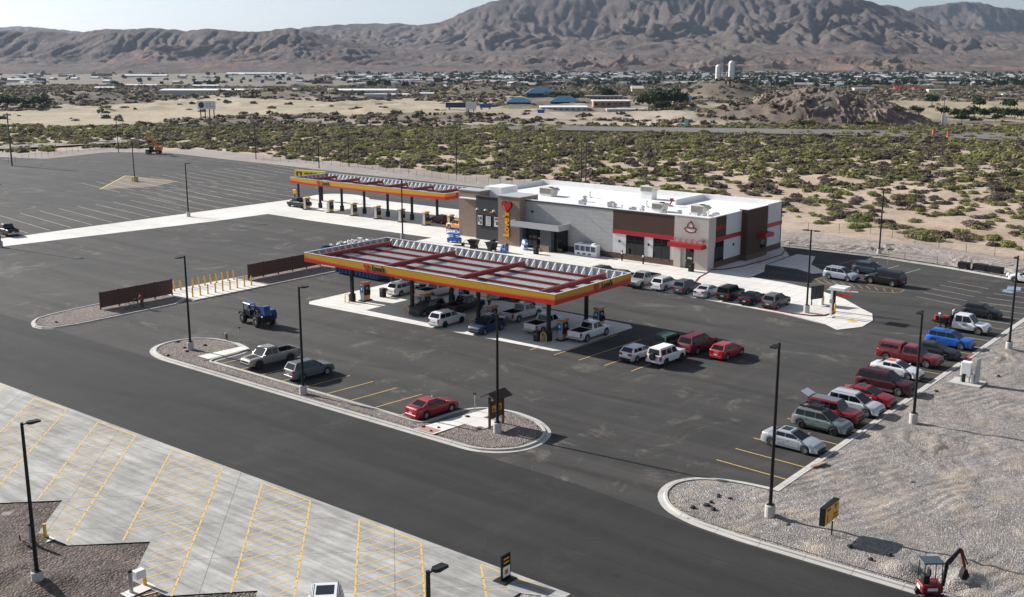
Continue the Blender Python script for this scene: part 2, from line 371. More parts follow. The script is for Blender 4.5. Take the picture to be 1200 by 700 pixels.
def zterr(F,Sx):
    X=FW[0]*F+RT[0]*Sx; Y=FW[1]*F+RT[1]*Sx
    D=dpoly(X,Y,LOT); ins=inpoly(X,Y,LOT); D=np.where(ins,-D,D)
    D=np.where(Y<46.3,np.minimum(D,0.5),D)
    m=sstep(1.5,30,D)
    Z=Tbase(F)-.06+m*(fbm(X/38,Y/38,4)*1.5+fbm(X/7,Y/7,3)*.5)
    tk=np.sin((X*.9+Y*.35+fbm(X/8,Y/8,3)*12)*2.1)*np.clip(fbm(X/14+3,Y/14,3)*4,0,1); Z=Z+tk*.16*sstep(1.5,5,D)*(1-sstep(14,22,D))
    bank=sstep(2,15,D)*(1-sstep(22,45,D)); Z=Z+bank*.0
    Z=Z+sstep(430,650,F)*fbm(X/140,Y/140,5)*5.*sstep(430,900,F)
    Z=Z+np.clip((ridged(X/60,Y/60,4)-.45),0,1)*sstep(450,600,F)*(1-sstep(900,1400,F))*4
    for f,s,rf,rs,h,k in HILLS:
        q=((F-f)/rf)**2+((Sx-s)/rs)**2
        hh=np.clip(1-q,0,1)**k
        Z=Z+h*hh*(1+.5*(ridged(X/11,Y/11,5)-.5)*(1-hh*.6))
    return X,Y,Z,D
NR,NCn=560,620
fv=(np.exp(np.linspace(math.log(100.),math.log(9400.),NR))-120.)
rv=np.linspace(-1,1,NCn)
F_=np.repeat(fv[:,None],NCn,1); S_=rv[None,:]*(.72*(F_+240))
X,Y,Z,D=zterr(F_,S_)
PX=600+S_/np.maximum(F_,1)*1324
grav=np.array([.30,.265,.24]); sand=np.array([.44,.345,.265]); sand2=np.array([.36,.255,.185]); straw=np.array([.37,.315,.215]); scrub=np.array([.155,.128,.095]); pale=np.array([.38,.315,.255]); town=np.array([.17,.145,.11])
def lerp(a,b,t): return a*(1-t[...,None])+b*t[...,None]
C=np.zeros(F_.shape+(3,))+sand
C=lerp(C,sand2,sstep(.0,.35,fbm(X/30,Y/14,4)))
C=lerp(C,grav,1-sstep(13,17,D+fbm(X/9,Y/9,3)*7))
wx=X+fbm(X/25,Y/25,4)*26; wy=Y+fbm(X/25+9,Y/25,4)*26
far=sstep(395,450,F_+fbm(X/30,Y/30,3)*60)
sc=lerp(np.zeros_like(C)+scrub,pale,sstep(-.05,.30,fbm(X/70,Y/70,5)))
C=lerp(C,sc,far)
def zpoly(pts): return [at(*p)[:2] for p in pts]
st=inpoly(wx,wy,zpoly([(-60,163),(0,158),(90,151),(180,143),(260,136),(420,134),(600,133),(640,130),(560,124),(470,117),(400,120),(260,117),(200,119),(130,124),(60,130),(0,131),(-60,132)]))
C=lerp(C,straw,st*.95)
st=inpoly(wx,wy,zpoly([(800,122),(1010,118),(1260,123),(1260,146),(1080,140),(900,127),(820,130)])); C=lerp(C,straw,st*.7)
st=inpoly(wx,wy,zpoly([(560,139),(760,141),(820,148),(820,137),(700,132),(600,132)])); C=lerp(C,pale*1.02,st*.8)
C=lerp(C,scrub*.85,sstep(.05,.3,fbm(X/45+5,Y/45,5))*sstep(500,700,F_)*.55)
C=lerp(C,town,sstep(950,1150,F_)*.75)
for f,s,rf,rs,h,k in HILLS[:2]:
    q=((F_-f)/rf)**2+((S_-s)/rs)**2; C=lerp(C,np.array([.155,.12,.10]),(1-sstep(.75,1.05,q))*(.55+.45*sstep(-.1,.2,fbm(X/5,Y/14,3))))
q=((F_-HILLS[3][0])/HILLS[3][2])**2+((S_-HILLS[3][1])/HILLS[3][3])**2; C=lerp(C,np.array([.10,.085,.065]),(1-sstep(.6,1.1,q))*.9)
o=npmesh('desert_ground',np.stack([X,Y,Z],-1).reshape(-1,3),gridfaces(NR,NCn),M_terr,smooth=True); vcol(o,C.reshape(-1,3)); tag(o,kind='structure')
def zat(x,y):
    f=x*FW[0]+y*FW[1]; s=x*RT[0]+y*RT[1]
    return float(zterr(np.array([f]),np.array([s]))[2][0])
# the brown mound beyond the highway, cut by rain gullies
f0_,s0_,rf_,rs0,h0_,_k=HILLS[0]
fg=np.repeat(np.linspace(f0_-rf_*1.15,f0_+rf_*.6,150)[:,None],420,1); sg_=np.repeat(np.linspace(s0_-rs0*1.1,s0_+rs0*1.1,420)[None,:],150,0)
xg,yg,zg,_d=zterr(fg,sg_); q=((fg-f0_)/rf_)**2+((sg_-s0_)/rs0)**2; ed=1-sstep(.8,1.15,q)
ang=np.arctan2(fg-f0_-rf_*.3,sg_-s0_)*9+fbm(xg/9,yg/9,3)*2.2
zg=zg-.9+ed*(1.1+1.7*np.clip(q,.05,1)*(.5-np.clip(np.abs(noise2(ang,q*1.5))*3,0,1))+.8*fbm(xg/2.5,yg/2.5,3))
cg=lerp(np.zeros(fg.shape+(3,))+np.array([.135,.105,.088]),np.array([.24,.19,.155]),sstep(-.1,.25,fbm(xg/5,yg/5,4)))
o=npmesh('brown_mound',np.stack([xg,yg,zg],-1).reshape(-1,3),gridfaces(150,420),M_terr,smooth=True); vcol(o,cg.reshape(-1,3)); tag(o,kind='structure')
# ---------------------------------------------------------------- mountains: three ranges one behind the other
def crest(pts,a): return np.interp(a,[p[0] for p in pts],[p[1] for p in pts])
E1=[(-900,36),(-300,33),(0,36),(50,34),(90,37),(140,34),(190,32.5),(215,35),(250,34),(300,34.5),(320,33.5),(345,33),(365,36),(390,44),(430,52),(470,58),(560,60),(640,58),(700,62),(1400,66)]
E1b=[(-900,60),(200,60),(250,44),(330,37),(360,32.5),(390,29.5),(410,26.5),(450,26.5),(490,29),(510,27),(530,21),(552,11),(572,4),(590,0),(620,-4),(660,-10),(720,-22),(780,-26),(850,-24),(930,-20),(980,-13),(1020,0),(1045,6),(1075,18),(1100,28),(1150,36),(1250,40),(1500,30),(2200,20)]
E3=[(-900,40),(-100,36),(0,33),(25,30),(50,33),(100,37),(200,45),(900,45),(1000,30),(1040,18),(1060,12.5),(1075,7.5),(1092,6.5),(1110,3.8),(1140,3),(1160,7),(1200,12),(1260,17),(2200,25)]
NR2,NC2=420,1500
fm=np.exp(np.linspace(math.log(2350.),math.log(8600.),NR2)); am=np.linspace(-330,1530,NC2)
Fm=np.repeat(fm[:,None],NC2,1); Am=np.repeat(am[None,:],NR2,0); Sm=(Am-600)/1324*Fm
Xm=FW[0]*Fm+RT[0]*Sm; Ym=FW[1]*Fm+RT[1]*Sm
wf=fbm(Sm/900,Fm/900,4)*900; ws=fbm(Sm/700+3,Fm/700,4)*500
def rng_layer(E,f0,fc,fb,power,rough,sc,seed):
    e=(58.5-crest(E,Am+fbm(Am/70+seed,Fm*0,3)*8))/1324*fc+30+27
    Fw=Fm+wf*.28*(fc-f0)/900
    t=np.clip((Fw-f0)/(fc-f0),0,1); up=t**power
    dn=1-sstep(fc,fb,Fw)
    wl=fbm(Sm/sc/1.5+seed,Fm/sc/1.5,3)*sc*.7
    a=1-np.abs(noise2((Sm+wl)/sc+seed,(Fm-wl)/(sc*2.2)))*2.1          # main spurs running down the slope
    b=np.clip(np.abs(noise2((Sm+wl*.9)/(sc*.36)+seed,(Fm+wl)/(sc*.9)+3))*3.4,0,1)   # sharp gullies between rounded ribs
    c=np.clip(np.abs(noise2((Sm+wl*.8)/(sc*.13)+seed,(Fm+wl*.9)/(sc*.3)))*3.4,0,1); d=fbm(Sm/(sc*.1),Fm/(sc*.12),3)
    v=a*.60+b*.24*(.4+.6*(1-t))+c*.16+d*.14
    m=np.clip(t*(1.02-t)*4.4,0,1)*.93+.07*t
    return np.maximum(e,0)*np.where(Fw<fc,up,dn)*np.clip(1-rough*m*(1-v),0,1.2)*1.02, v, c, t
L1,rn1,r21,t1=rng_layer(E1,2620,3500,4600,.9,.84,320,1)
L2,rn2,r22,t2=rng_layer(E1b,3000,5200,6600,1.15,.82,470,5)
L3,rn3,r23,t3=rng_layer(E3,6300,7500,8500,1.1,.7,700,9)
Lb=np.clip(ridged((Sm+ws)/150,(Fm+wf*.5)/230,4)-.25,0,1)*46*np.exp(-((Fm-2950+wf*.3)/260)**2)*sstep(520,700,Am)*(1-sstep(1040,1120,Am)*.8)
Zm=-27+np.maximum(np.maximum(L1,L2),L3)+Lb+fbm(Sm/120,Fm/120,4)*6*sstep(2500,3000,Fm)
Zm=Zm-6*(1-sstep(2350,2700,Fm))
hn=np.clip((Zm+27)/300,0,1)
cm=np.zeros(Fm.shape+(3,))+np.array([.155,.118,.102])
cm=lerp(cm,np.array([.20,.158,.138]),sstep(.35,.75,np.where(L1>L2,r21,r22))*.7)
cm=lerp(cm,np.array([.115,.09,.082]),sstep(.35,.9,hn)*.8)
cm=lerp(cm,np.array([.33,.255,.205]),np.exp(-((Fm-2980+wf*.3)/300)**2)*sstep(500,620,Am)*sstep(-.1,.25,fbm(Sm/110,Fm/110,4))*.9)
cm=lerp(cm,np.array([.27,.155,.12]),np.exp(-((Fm-2950+wf*.3)/300)**2)*sstep(.0,.2,fbm(Sm/160+4,Fm/160,4))*.8)
cm=lerp(cm,np.array([.155,.135,.10]),sstep(-.02,.25,fbm(Sm/260,Fm/500,5))*sstep(3050,3400,Fm)*(1-hn)*sstep(620,760,Am)*.6)
cm=lerp(cm,np.array([.12,.10,.09]),(L3>=np.maximum(L1,L2))*.6)
o=npmesh('mountain_range',np.stack([Xm,Ym,Zm],-1).reshape(-1,3),gridfaces(NR2,NC2),M_mtn,smooth=True); vcol(o,cm.reshape(-1,3)); tag(o,kind='structure')
# ================================================================ PAVED SITE
def sheet(name,poly,z,m,kind='structure',parent=None):
    o=MB().sheet(ccw(poly),z).build(name,m,parent); return tag(o,kind=kind)
sheet('parking_lot_asphalt',LOT,0,M_asph)
sheet('access_road',[(-330,46.7),(60,46.7),(60,58.6),(-30,58.6),(-42,60.0),(-54,60.3),(-72,60.3),(-95,60.2),(-330,60.0)],.004,M_road)
def kerb_ring(name,outline,closed=True,w=.24,h=.14,m=None,gut=.42):
    """kerb on the inside of the outline, pale gutter pan outside it"""
    P=ccw(outline); I=offset_poly(P,w); G0=offset_poly(P,-gut); b=MB(); n=len(P)
    for i in range(n):
        j=(i+1)%n
        b.add([(*P[i],0),(*P[j],0),(*P[j],h-.03),(*P[i],h-.03)],[(0,1,2,3)])
        q=lambda a,c,t:(a[0]*(1-t)+c[0]*t,a[1]*(1-t)+c[1]*t)
        b.add([(*P[i],h-.03),(*P[j],h-.03),(*q(P[j],I[j],.15),h),(*q(P[i],I[i],.15),h)],[(0,1,2,3)])
        b.add([(*q(P[i],I[i],.15),h),(*q(P[j],I[j],.15),h),(*I[j],h),(*I[i],h)],[(0,1,2,3)])
        b.add([(*I[i],h),(*I[j],h),(*I[j],0),(*I[i],0)],[(0,1,2,3)])
        if gut: b.add([(*G0[i],.010),(*G0[j],.010),(*P[j],.016),(*P[i],.016)],[(0,1,2,3)])
    tag(b.build(name,m or M_kerb),kind='structure'); return I
def strip(name,pts,w,h,m=None,z0=0,gut=0,side=1):
    """open kerb along a polyline; gutter pan on one side"""
    b=MB(); n=len(pts); N=[]
    for i in range(n):
        a=Vector(pts[max(0,i-1)]); c=Vector(pts[min(n-1,i+1)]); e=(c-a).normalized(); N.append(Vector((-e.y,e.x))*side)
    L=[[tuple(Vector(p)+q*k) for p,q in zip(pts,N)] for k in (0,w,-gut)]
    for i in range(n-1):
        A,B,C_=L
        b.add([(*A[i],z0),(*A[i+1],z0),(*A[i+1],h),(*A[i],h)],[(0,1,2,3)]); b.add([(*A[i],h),(*A[i+1],h),(*B[i+1],h),(*B[i],h)],[(0,1,2,3)])
        b.add([(*B[i],h),(*B[i+1],h),(*B[i+1],z0),(*B[i],z0)],[(0,1,2,3)])
        if gut: b.add([(*C_[i],.010),(*C_[i+1],.010),(*A[i+1],.016),(*A[i],.016)],[(0,1,2,3)])
    return tag(b.build(name,m or M_kerb),kind='structure')
def bumpy(name,poly,z,m,amp=.05,step=.6,tracks=0,edge=.5,hills=(),onterr=False):
    P=ccw(poly); xs=[p[0] for p in P]; ys=[p[1] for p in P]
    nx=int((max(xs)-min(xs))/step)+2; ny=int((max(ys)-min(ys))/step)+2
    gx,gy=np.meshgrid(np.linspace(min(xs)-.01,max(xs)+.01,nx),np.linspace(min(ys)-.01,max(ys)+.01,ny))
    ins=inpoly(gx,gy,P); D=dpoly(gx,gy,P); fr=sstep(0,edge,D)
    zz=z+fr*amp*(fbm(gx/1.7,gy/1.7,4)*2+.6*fbm(gx/9,gy/9,3)*3)
    if tracks:
        w=np.sin((gx*.8+gy*.55+fbm(gx/9,gy/9,3)*9)*3.4)*np.clip(fbm(gx/11+3,gy/11,3)*4,0,1); zz=zz+fr*tracks*w
    for hx,hy,hr,hh in hills: zz=zz+fr*hh*np.clip(1-((gx-hx)**2+(gy-hy)**2)/hr**2,0,1)*(1+.5*fbm(gx/.7,gy/.7,3))
    if onterr: zz=zz+zterr(gx*FW[0]+gy*FW[1],gx*RT[0]+gy*RT[1])[2]*fr
    F=gridfaces(ny,nx); keep=ins.ravel()[F].all(1)
    V=np.stack([gx,gy,zz],-1).reshape(-1,3)
    o=npmesh(name,V,F[keep],m,smooth=True); tag(o,kind='structure')
    if not onterr: base=MB().sheet(P,z-.035).build(name+'_bed',m); tag(base,kind='structure')
    return o
# bank of gravel on the right, with kerb
BANK=[(60,59.2),(60,142),(-30.6,153.0),(-30.6,101),(-30.6,67.7),(-33.6,67.4),(-36.0,66.3),(-37.0,64.5),(-36.6,62.3),(-35.0,60.4),(-32.6,59.5),(-29,59.2)]
BANK=round_poly(BANK,1.2,4,only=range(5,11)); I=kerb_ring('right_bank_kerb',BANK)
bumpy('gravel_bank',offset_poly(ccw(BANK),.28),.11,M_gravel,.13,.35,.2,1.2,hills=[(-14,75,5,.5),(-11,82,4,.6),(-18,84,3,.35),(-8,70,5,.5),(-13,93,4,.5),(-17,98,3,.35),(-20,74,2.2,.25),(-19.2,60.9,1.3,.55),(-16.2,61.8,1.6,.5),(-17.5,64,1.5,.18)])
strip('red_painted_kerb',[(-30.6,109.5),(-30.6,112.8)],.31,.146,mat('faded_red_paint',(.35,.06,.05),.8,vary=.3,vscale=8),z0=.02,side=1)
bumpy('rear_graded_slope',[(-76,159.5),(-57,159.6),(-47.5,157.8),(-36.5,154.6),(-15,151.6),(-12,160),(-44,168.5),(-60,172),(-76,173.5)],.22,make_gravel('graded_slope',(.36,.32,.29),(.27,.24,.22),(.45,.40,.36),7,.8,(.44,.36,.29),.7,1.2),.07,.35,.22,2.0,onterr=True)
strip('rear_kerb',[(-76,159.35),(-57,159.4),(-47.5,157.6),(-36.5,154.4),(-15,151.4)],.2,.14,gut=.5,side=1)
# island 1 behind the road, with the two fences
IS1=smooth_poly([(-117.6,60.3),(-114.8,59.2),(-112.7,60.7),(-112.6,68.5),(-112.6,78.2),(-119.8,78.2),(-120.2,68.5),(-119.3,62.0)],1)
I1=kerb_ring('left_island_kerb',IS1,gut=.22); bumpy('left_island_gravel',offset_poly(ccw(IS1),.3),.11,M_isl,.03,.4)
IS1b=[(-112.6,89.6),(-112.6,103.5),(-119.8,103.5),(-119.8,89.6)]
kerb_ring('fence_island_kerb',IS1b,gut=.15); bumpy('fence_island_gravel',offset_poly(ccw(IS1b),.3),.11,M_isl,.03,.5)
MB().box(-119.9,-112.6,78.2,89.6,0,.13).build('bollard_walkway',M_walk)['kind']='structure'
# island 2 along the access road: stalls cut into its back
IS2=[(-52.4,60.7),(-50.6,61.6),(-49.5,63.2),(-49.4,65.4),(-50.4,67.5),(-52.6,69.0),(-55.5,69.6),(-58.2,69.0),(-59.3,67.2),(-59.6,62.9),(-60.2,62.7),(-88.4,63.0),(-88.8,63.5),(-88.9,67.2),(-89.7,68.3),(-92.5,69.0),(-95.8,68.6),(-97.6,67.2),(-98.2,65.0),(-97.6,62.9),(-96.0,61.5),(-93.5,60.8)]
IS2=round_poly(IS2,1.1,4); kerb_ring('front_island_kerb',IS2); bumpy('front_island_gravel',offset_poly(ccw(IS2),.3),.11,M_isl,.03,.4)
sheet('island_path',[(-59.0,61.0),(-56.9,61.0),(-56.2,69.0),(-57.6,69.0)],.165,M_walk)
sheet('island_pad',[(-57.0,64.4),(-54.6,64.4),(-54.4,66.6),(-56.6,66.6)],.169,M_walk)
sheet('island_ramp',[(-58.9,61.1),(-57.1,61.1),(-57.0,62.1),(-58.8,62.1)],.172,mat('tactile_paving',(.42,.22,.18),.8,vary=.15))
sheet('island_slab',[(-90.9,63.2),(-89.1,63.2),(-89.1,68.2),(-90.4,68.6)],.165,M_walk)
# car-canopy apron, truck-canopy apron, white haul strip, store walk
def cut(P,c=1.3):
    out=[]
    for i in range(len(P)):
        a=Vector(P[i-1]); b=Vector(P[i]); d=Vector(P[(i+1)%len(P)]); out+=[tuple(b+(a-b).normalized()*c),tuple(b+(d-b).normalized()*c)]
    return out
sheet('fuel_apron',cut([(-101.4,86.0),(-63.7,87.4),(-63.5,101.6),(-101.4,102.4)],1.0),.012,M_conc)
sheet('truck_concrete_strip',[(-168.6,60),(-168.4,83),(-164.2,119.5),(-163.8,132),(-163.8,150.2),(-176.3,150.2),(-176.1,106.5),(-175.2,60)],.012,M_conc)
sheet('truck_fuel_apron',[(-163.8,131.4),(-150.6,130.8),(-121.5,130.8),(-121.5,158),(-163.8,158)],.0122,M_conc)
sheet('truck_round_pad',smooth_poly([(-176.3,150.4),(-163,150.4),(-162.5,158),(-172,162),(-178.5,158)],2),.0124,M_conc)
sheet('store_walk',[(-121.4,126.3),(-100,123.4),(-75.5,119.2),(-53.2,117.0),(-47.6,115.4),(-45.5,113.7),(-43.8,116.8),(-44.0,120.4),(-45.3,123.6),(-47.3,125.4),(-50.8,129.0),(-55.5,132.0),(-61,133.6),(-66.1,134.0),(-66.3,138.5),(-68.5,143.5),(-68.8,152),(-73,158.5),(-119,158.5),(-121.4,150)],.05,M_walk)
strip('store_walk_edge',[(-121.4,126.3),(-100,123.4),(-75.5,119.2),(-53.2,117.0),(-47.6,115.4)],.18,.052,M_kerb)
sheet('drive_through_pad',[(-68.4,143.6),(-63.6,143.4),(-60.6,141.6),(-59.2,143.4),(-63.5,147.8),(-65.7,154.2),(-68.6,154.2)],.014,M_walk)
strip('drive_red_kerb',[(-72.3,133.9),(-71.5,129.5),(-71.3,127.2),(-72.5,133.0)][:2]+[(-70.4,126.6)],.16,.11,C_maroon,z0=.05)
K=[(-72.6,134.8),(-71.2,136.5),(-70.3,140),(-69.9,146),(-69.9,152),(-71.5,156.5)]
strip('drive_inner_kerb',K,.18,.17,C_maroon,z0=.05)
K=[(-57.0,117.9),(-52.6,117.6),(-50.3,117.9),(-49.1,119.0),(-48.8,120.6),(-49.2,121.8)]
strip('menu_island_kerb',K,.2,.17,C_maroon,z0=.05)
# truck scale concrete with saw-tooth edge of dirt pockets
saw=[(60,46.6),(-400,46.6),(-400,35.6)]
for k in range(-30,0):
    px=-47.2+k*10.35
    if px<-200: continue
    saw+=[(px-6.7,32.0),(px-3.5,32.2),(px,35.7)]
saw+=[(-53.9,32.0),(-50.7,32.2),(-47.2,35.8),(-44.0,32.4),(-37.2,32.0),(-35.4,33.0),(-35.4,45.0),(-33.2,46.0),(-33.2,46.6)]
saw=[p for i,p in enumerate(saw) if not(i==0)]
sheet('truck_lot_slab',saw,.03,M_lotconc)
bumpy('brown_dirt_ground',[(-240,15),(-35.0,15),(-35.0,44.6),(-30,46.2),(-240,46.2)],-.03,M_dirt,.035,.5,hills=[(-57.5,28.6,1.9,.5),(-60.5,28.0,1.6,.35),(-63.5,31.0,1.4,.28),(-56,31.3,1.3,.22)])
strip('slab_edge',[(-33.2,46.6),(-33.2,46.0),(-35.4,45.0)],.1,.03)
DIRT_OUT=[(-35.2,15),(60,15),(60,46.5),(-33.0,46.5),(-35.2,45.1)]
bumpy('cobble_ground',DIRT_OUT,.02,make_gravel('cobbles',(.42,.39,.36),(.22,.20,.19),(.6,.56,.52),3.2,1.),.04,.5)
# parking lines
L=MB()
def line(a,b,w,z=.02,mb=None):
    mb=mb or L; a=Vector(a[:2]); b=Vector(b[:2]); e=(b-a).normalized(); n=Vector((-e.y,e.x))*w/2
    mb.sheet([tuple(a-n),tuple(b-n),tuple(b+n),tuple(a+n)],z)
TY=46.2
tops=[-111.7,-106.4,-101.4,-96.1,-91.0,-85.7,-80.8,-75.4,-70.5,-64.3,-59.7,-54.6,-49.8,-44.3,-39.4]
for i,x in enumerate(tops):
    ln=16.3 if i%2==0 else 19.6
    if i==len(tops)-1: ln=3.3*1.414
    d=(ln/math.sqrt(2)); end=TY-d
    stop={}
    line((x,TY),(x+d,end),.12,.036)
for i in range(0,len(tops)-1,2):
    x0,x1=tops[i],tops[i+1]; line((x0,TY),(x1,TY),.13,.037)
    a=Vector((x0,TY)); b=Vector((x1,TY)); e=Vector((1,-1)).normalized(); h=Vector((.25,.968)).normalized()
    # hatch bars run from the lower line up to the upper one
    for k in range(1,21):
        p=b+e*(k*1.18-5.2)   # on the right-hand line
        q=p-h*0
        # intersect with left line x0+s*e  along direction -h from p on right line
        # solve p - h*t = a + e*u
        det=(-h.x)*(-e.y)-(-e.x)*(-h.y)
        rx,ry=a.x-p.x,a.y-p.y
        t_=(rx*(-e.y)-(-e.x)*ry)/det; u=((-h.x)*ry-(-h.y)*rx)/det
        s0=p; s1=p-h*t_
        if (s1-a).dot(e)<0:continue
        cc=a.x+a.y+2.9
        if s1.y<35.3 and s1.x+s1.y<cc:
            tt2=(cc-(s1.x+s1.y))/(h.x+h.y); s1=s1+h*tt2
            if tt2>t_-.3: continue
        if s0.y>TY-.05:
            tt=(s0.y-(TY-.05))/h.y; s0=s0-h*tt
        if (s0-s1).length>.5: line(s1,s0,.10,.036)
line((-39.4,TY),(-34.6,TY),.13,.037)
for k in range(5): line((-38.2+k*1.0,TY-1.3-k*1.05),(-37.5+k*1.0+.35,TY-.05 if k==0 else TY-.4-k*.9),.09,.036)
L.build('truck_bay_markings',C_mark)['kind']='structure'
L=MB()
for k in range(9):      # stalls along the front island
    x=-87.3+k*3.09; line((x,63.0),(x+.55,68.4),.11)
for k in range(26):     # stalls nose-in to the gravel bank
    y=67.9+k*3.05+2.2
    if y<117: line((-36.8,y+.35),(-30.9,y),.11)
for k in range(6): x=-60.6+k*3.06; line((x-6.1,86.2),(x-5.6,97.0),.11) if k<5 else None
L.build('stall_markings',C_mark)['kind']='structure'
L=MB()
for k in range(40):
    x=-178.0-k*.0; y=84+k*3.9
    if y<152: line((-201,y+3.2),(-177.5,y),.12)
for k in range(16): line((-236,136+k*3.6),(-214,132+k*3.6),.12)
for k in range(10): line((-214,166-k*3.6),(-190,162-k*3.6),.1)
for k in range(11): line((-37.5,119.6+k*3.05),(-31.0,119.3+k*3.05),.10)
for k in range(5): line((-44.5,136+k*3.0),(-38.8,134.5+k*3.0),.10)
for k in range(4): line((-60.5+k*3.2,150.5-k*.6),(-59.8+k*3.2,156-k*.6),.11)
L.build('far_stall_markings',C_wmark)['kind']='structure'
L=MB(); line(g(117,222),g(147,206),.35,mb=L); line(g(147,206),g(208,213),.25,mb=L); L.build('lane_divider_marking',C_mark)['kind']='structure'
sheet('hatched_island',[g(*p) for p in [(117,222),(147,206),(208,213),(180,219)]],.012,mat('tan_hatch',(.17,.135,.10),.9,vary=.2))
L=MB(); e=[g(*p) for p in [(955,327),(975,325),(1000,330),(1030,336),(1060,340),(1055,343),(1030,343),(990,338),(965,333)]]
for a,b in zip(e,e[1:]+e[:1]): line(a,b,.15,mb=L)
for k in range(9): 
    a=g(965+k*10,328+k*1.5); b=g(975+k*9,334+k*1.1); line(a,b,.12,mb=L)
L.build('painted_island_marking',mat('worn_yellow_marking',(.34,.23,.10),.85,vary=.35,vscale=5))['kind']='structure'
blue=mat('accessible_marking',(.20,.27,.38),.8,vary=.3,vscale=4)
for q in ([(1181,336),(1197,337),(1196,341),(1179,340)],[(1177,339),(1190,343),(1185,344),(1174,342)]): sheet('accessible_marking',[g(*p) for p in q],.02,blue)
L=MB(); L.sheet([g(*p) for p in [(992,376),(999,374),(1002,376),(1006,378),(1000,379)]],.056); L.sheet([g(*p) for p in [(877,345),(884,343),(889,346),(882,347)]],.056); L.sheet([g(*p) for p in [(886,307),(892,306),(893,309),(888,310)]],.056)
L.build('walk_arrow_marking',C_mark)['kind']='structure'
# highway in the distance
hw=[(540,150),(700,151),(850,153),(1000,155),(1100,157),(1300,162)]; hb=[(540,154),(700,156),(850,158.5),(1000,161.5),(1100,164.5),(1300,171)]
top=[g(*p) for p in hw]; bot=[g(*p) for p in hb]
b=MB()
for i in range(5): b.add([(*bot[i],.9),(*bot[i+1],.9),(*top[i+1],.9),(*top[i],.9)],[(0,1,2,3)]); b.add([(*bot[i],-1.2),(*bot[i+1],-1.2),(*bot[i+1],.9),(*bot[i],.9)],[(0,1,2,3)])
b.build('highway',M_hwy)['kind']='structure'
sheet('gravel_track',[g(*p) for p in [(-40,172),(60,169),(150,165),(240,161),(240,163),(150,168),(60,173),(-40,178)]],.35,M_gravel)
# ================================================================ STORE
M_plank=None
def panel_mat(name,col,course,jx=None,axis='x',vary=.06,depth=.55):
    """wall cladding laid in courses of the given height"""
    t=NT(name,.7); xyz=t.sep(); n=t.noise(1.2,5,.6); j=joint_mask(t,xyz[2],course,.03)
    if jx: j=t.math('MAXIMUM',j,joint_mask(t,xyz[0 if axis=='x' else 1],jx,.03))
    v=t.n.new('ShaderNodeVectorMath'); v.operation='SCALE'; v.inputs[0].default_value=col; t.l.new(t.rng(n,.3,.7,1-vary,1+vary),v.inputs['Scale'])
    t.color(t.mix(t.math('MULTIPLY',j,depth),v.outputs[0],(col[0]*.4,col[1]*.4,col[2]*.4))); return t.m
W_grey=panel_mat('pale_grey_wall_panel',(.40,.40,.395),.62,5.0); W_dark=panel_mat('charcoal_wall_panel',(.055,.057,.062),.45)
W_tan=panel_mat('tan_wall_panel',(.29,.215,.165),.40); W_brn=panel_mat('chocolate_brick',(.075,.040,.030),.2,.6); W_brn2=panel_mat('brown_base_brick',(.13,.085,.062),.2,.5)
W_cream=mat('cream_stucco',(.50,.46,.425),.85,vary=.05,bump=.2); W_white=mat('white_stucco',(.62,.62,.62),.8,vary=.03); W_base=mat('charcoal_base',(.06,.06,.062),.7,vary=.1)
W_roof=mat('white_roof_membrane',(.80,.80,.79),.6,vary=.05,vscale=.4); W_cap=mat('white_coping',(.80,.80,.79),.5); W_dcap=mat('dark_coping',(.04,.04,.045),.5); C_awn=mat('red_awning_paint',(.36,.008,.014),.45); C_grille=mat('unit_grille',(.34,.32,.28),.6,vary=.15); C_unit=mat('unit_cream',(.58,.54,.47),.6,vary=.06)
YF=134.3; XR=-73.0; XS=-88.6; XL=-104.9; YB=157.6; HW=7.35
st=empty('convenience_store',(XS,YF,0),0,'long white-roofed store with tan tower, grey wall and chocolate brown restaurant end','store')
def sp(mb,name,m,**k):   # part of the store given in world coordinates
    mb.xf(Matrix.Translation((-XS,-YF,0))); return mb.build(name,m,st,**k)
sp(MB().box(XL,XS,YF,YF+.35,.9,HW-.25),'front_wall',W_grey); sp(MB().box(XL,XS,YF-.06,YF+.3,0,.9),'wall_base',W_base)
sp(MB().box(XS,-78.0,YF+.0,YF+.35,4.0,HW-.25),'brown_wall',W_brn)
sp(MB().box(XS,-78.0,YF,YF+.35,.85,4.0),'white_wall',W_white); sp(MB().box(XS,-78.0,YF-.07,YF+.3,0,.9),'wall_base',W_brn2)
sp(MB().box(XS,-78.0,YF-.09,YF+.02,3.75,4.35),'red_band',C_awn)
# corner pier in cream with door
sp(MB().box(-78.0,-72.6,YF-.45,YF+.35,3.2,HW+.05).box(-78.0,-76.9,YF-.45,YF+.35,0,3.2).box(-74.5,-72.6,YF-.45,YF+1.3,0,3.2).box(-76.9,-76.3,YF-.05,YF+.35,0,3.2).box(-75.0,-74.5,YF-.05,YF+.35,0,3.2).box(-73.6,-72.6,YF+.3,YF+1.6,3.2,HW+.05),'corner_pier',W_cream)
d=sp(MB().box(-76.3,-75.0,YF+.02,YF+.08,0,3.2),'door',C_glass)
MB().box(-76.3+.06-XS,-76.24-XS+.06,-.02,.06,.9,1.3).build('handle',C_steel,d)
sp(MB().box(-76.0,-75.3,YF-.0,YF+.015,1.35,1.6),'door_notice',C_white)
sp(MB().prism_y([(-78.3,3.15),(-72.9,3.15),(-72.9,3.75),(-78.3,3.75)],YF-1.75,YF-.45),'red_awning',C_awn)
for k in range(6):
    b=MB(); x=-77.7+k*.9; b.add([(x,YF-.46,4.25),(x+.06,YF-.46,4.25),(x+.06,YF-1.0,3.76),(x,YF-1.0,3.76)],[(0,1,2,3)]); b.tube((x,YF-.5,4.3),(x+.05,YF-1.3,3.75),.04,n=5); sp(b,'awning_bracket',C_maroon)
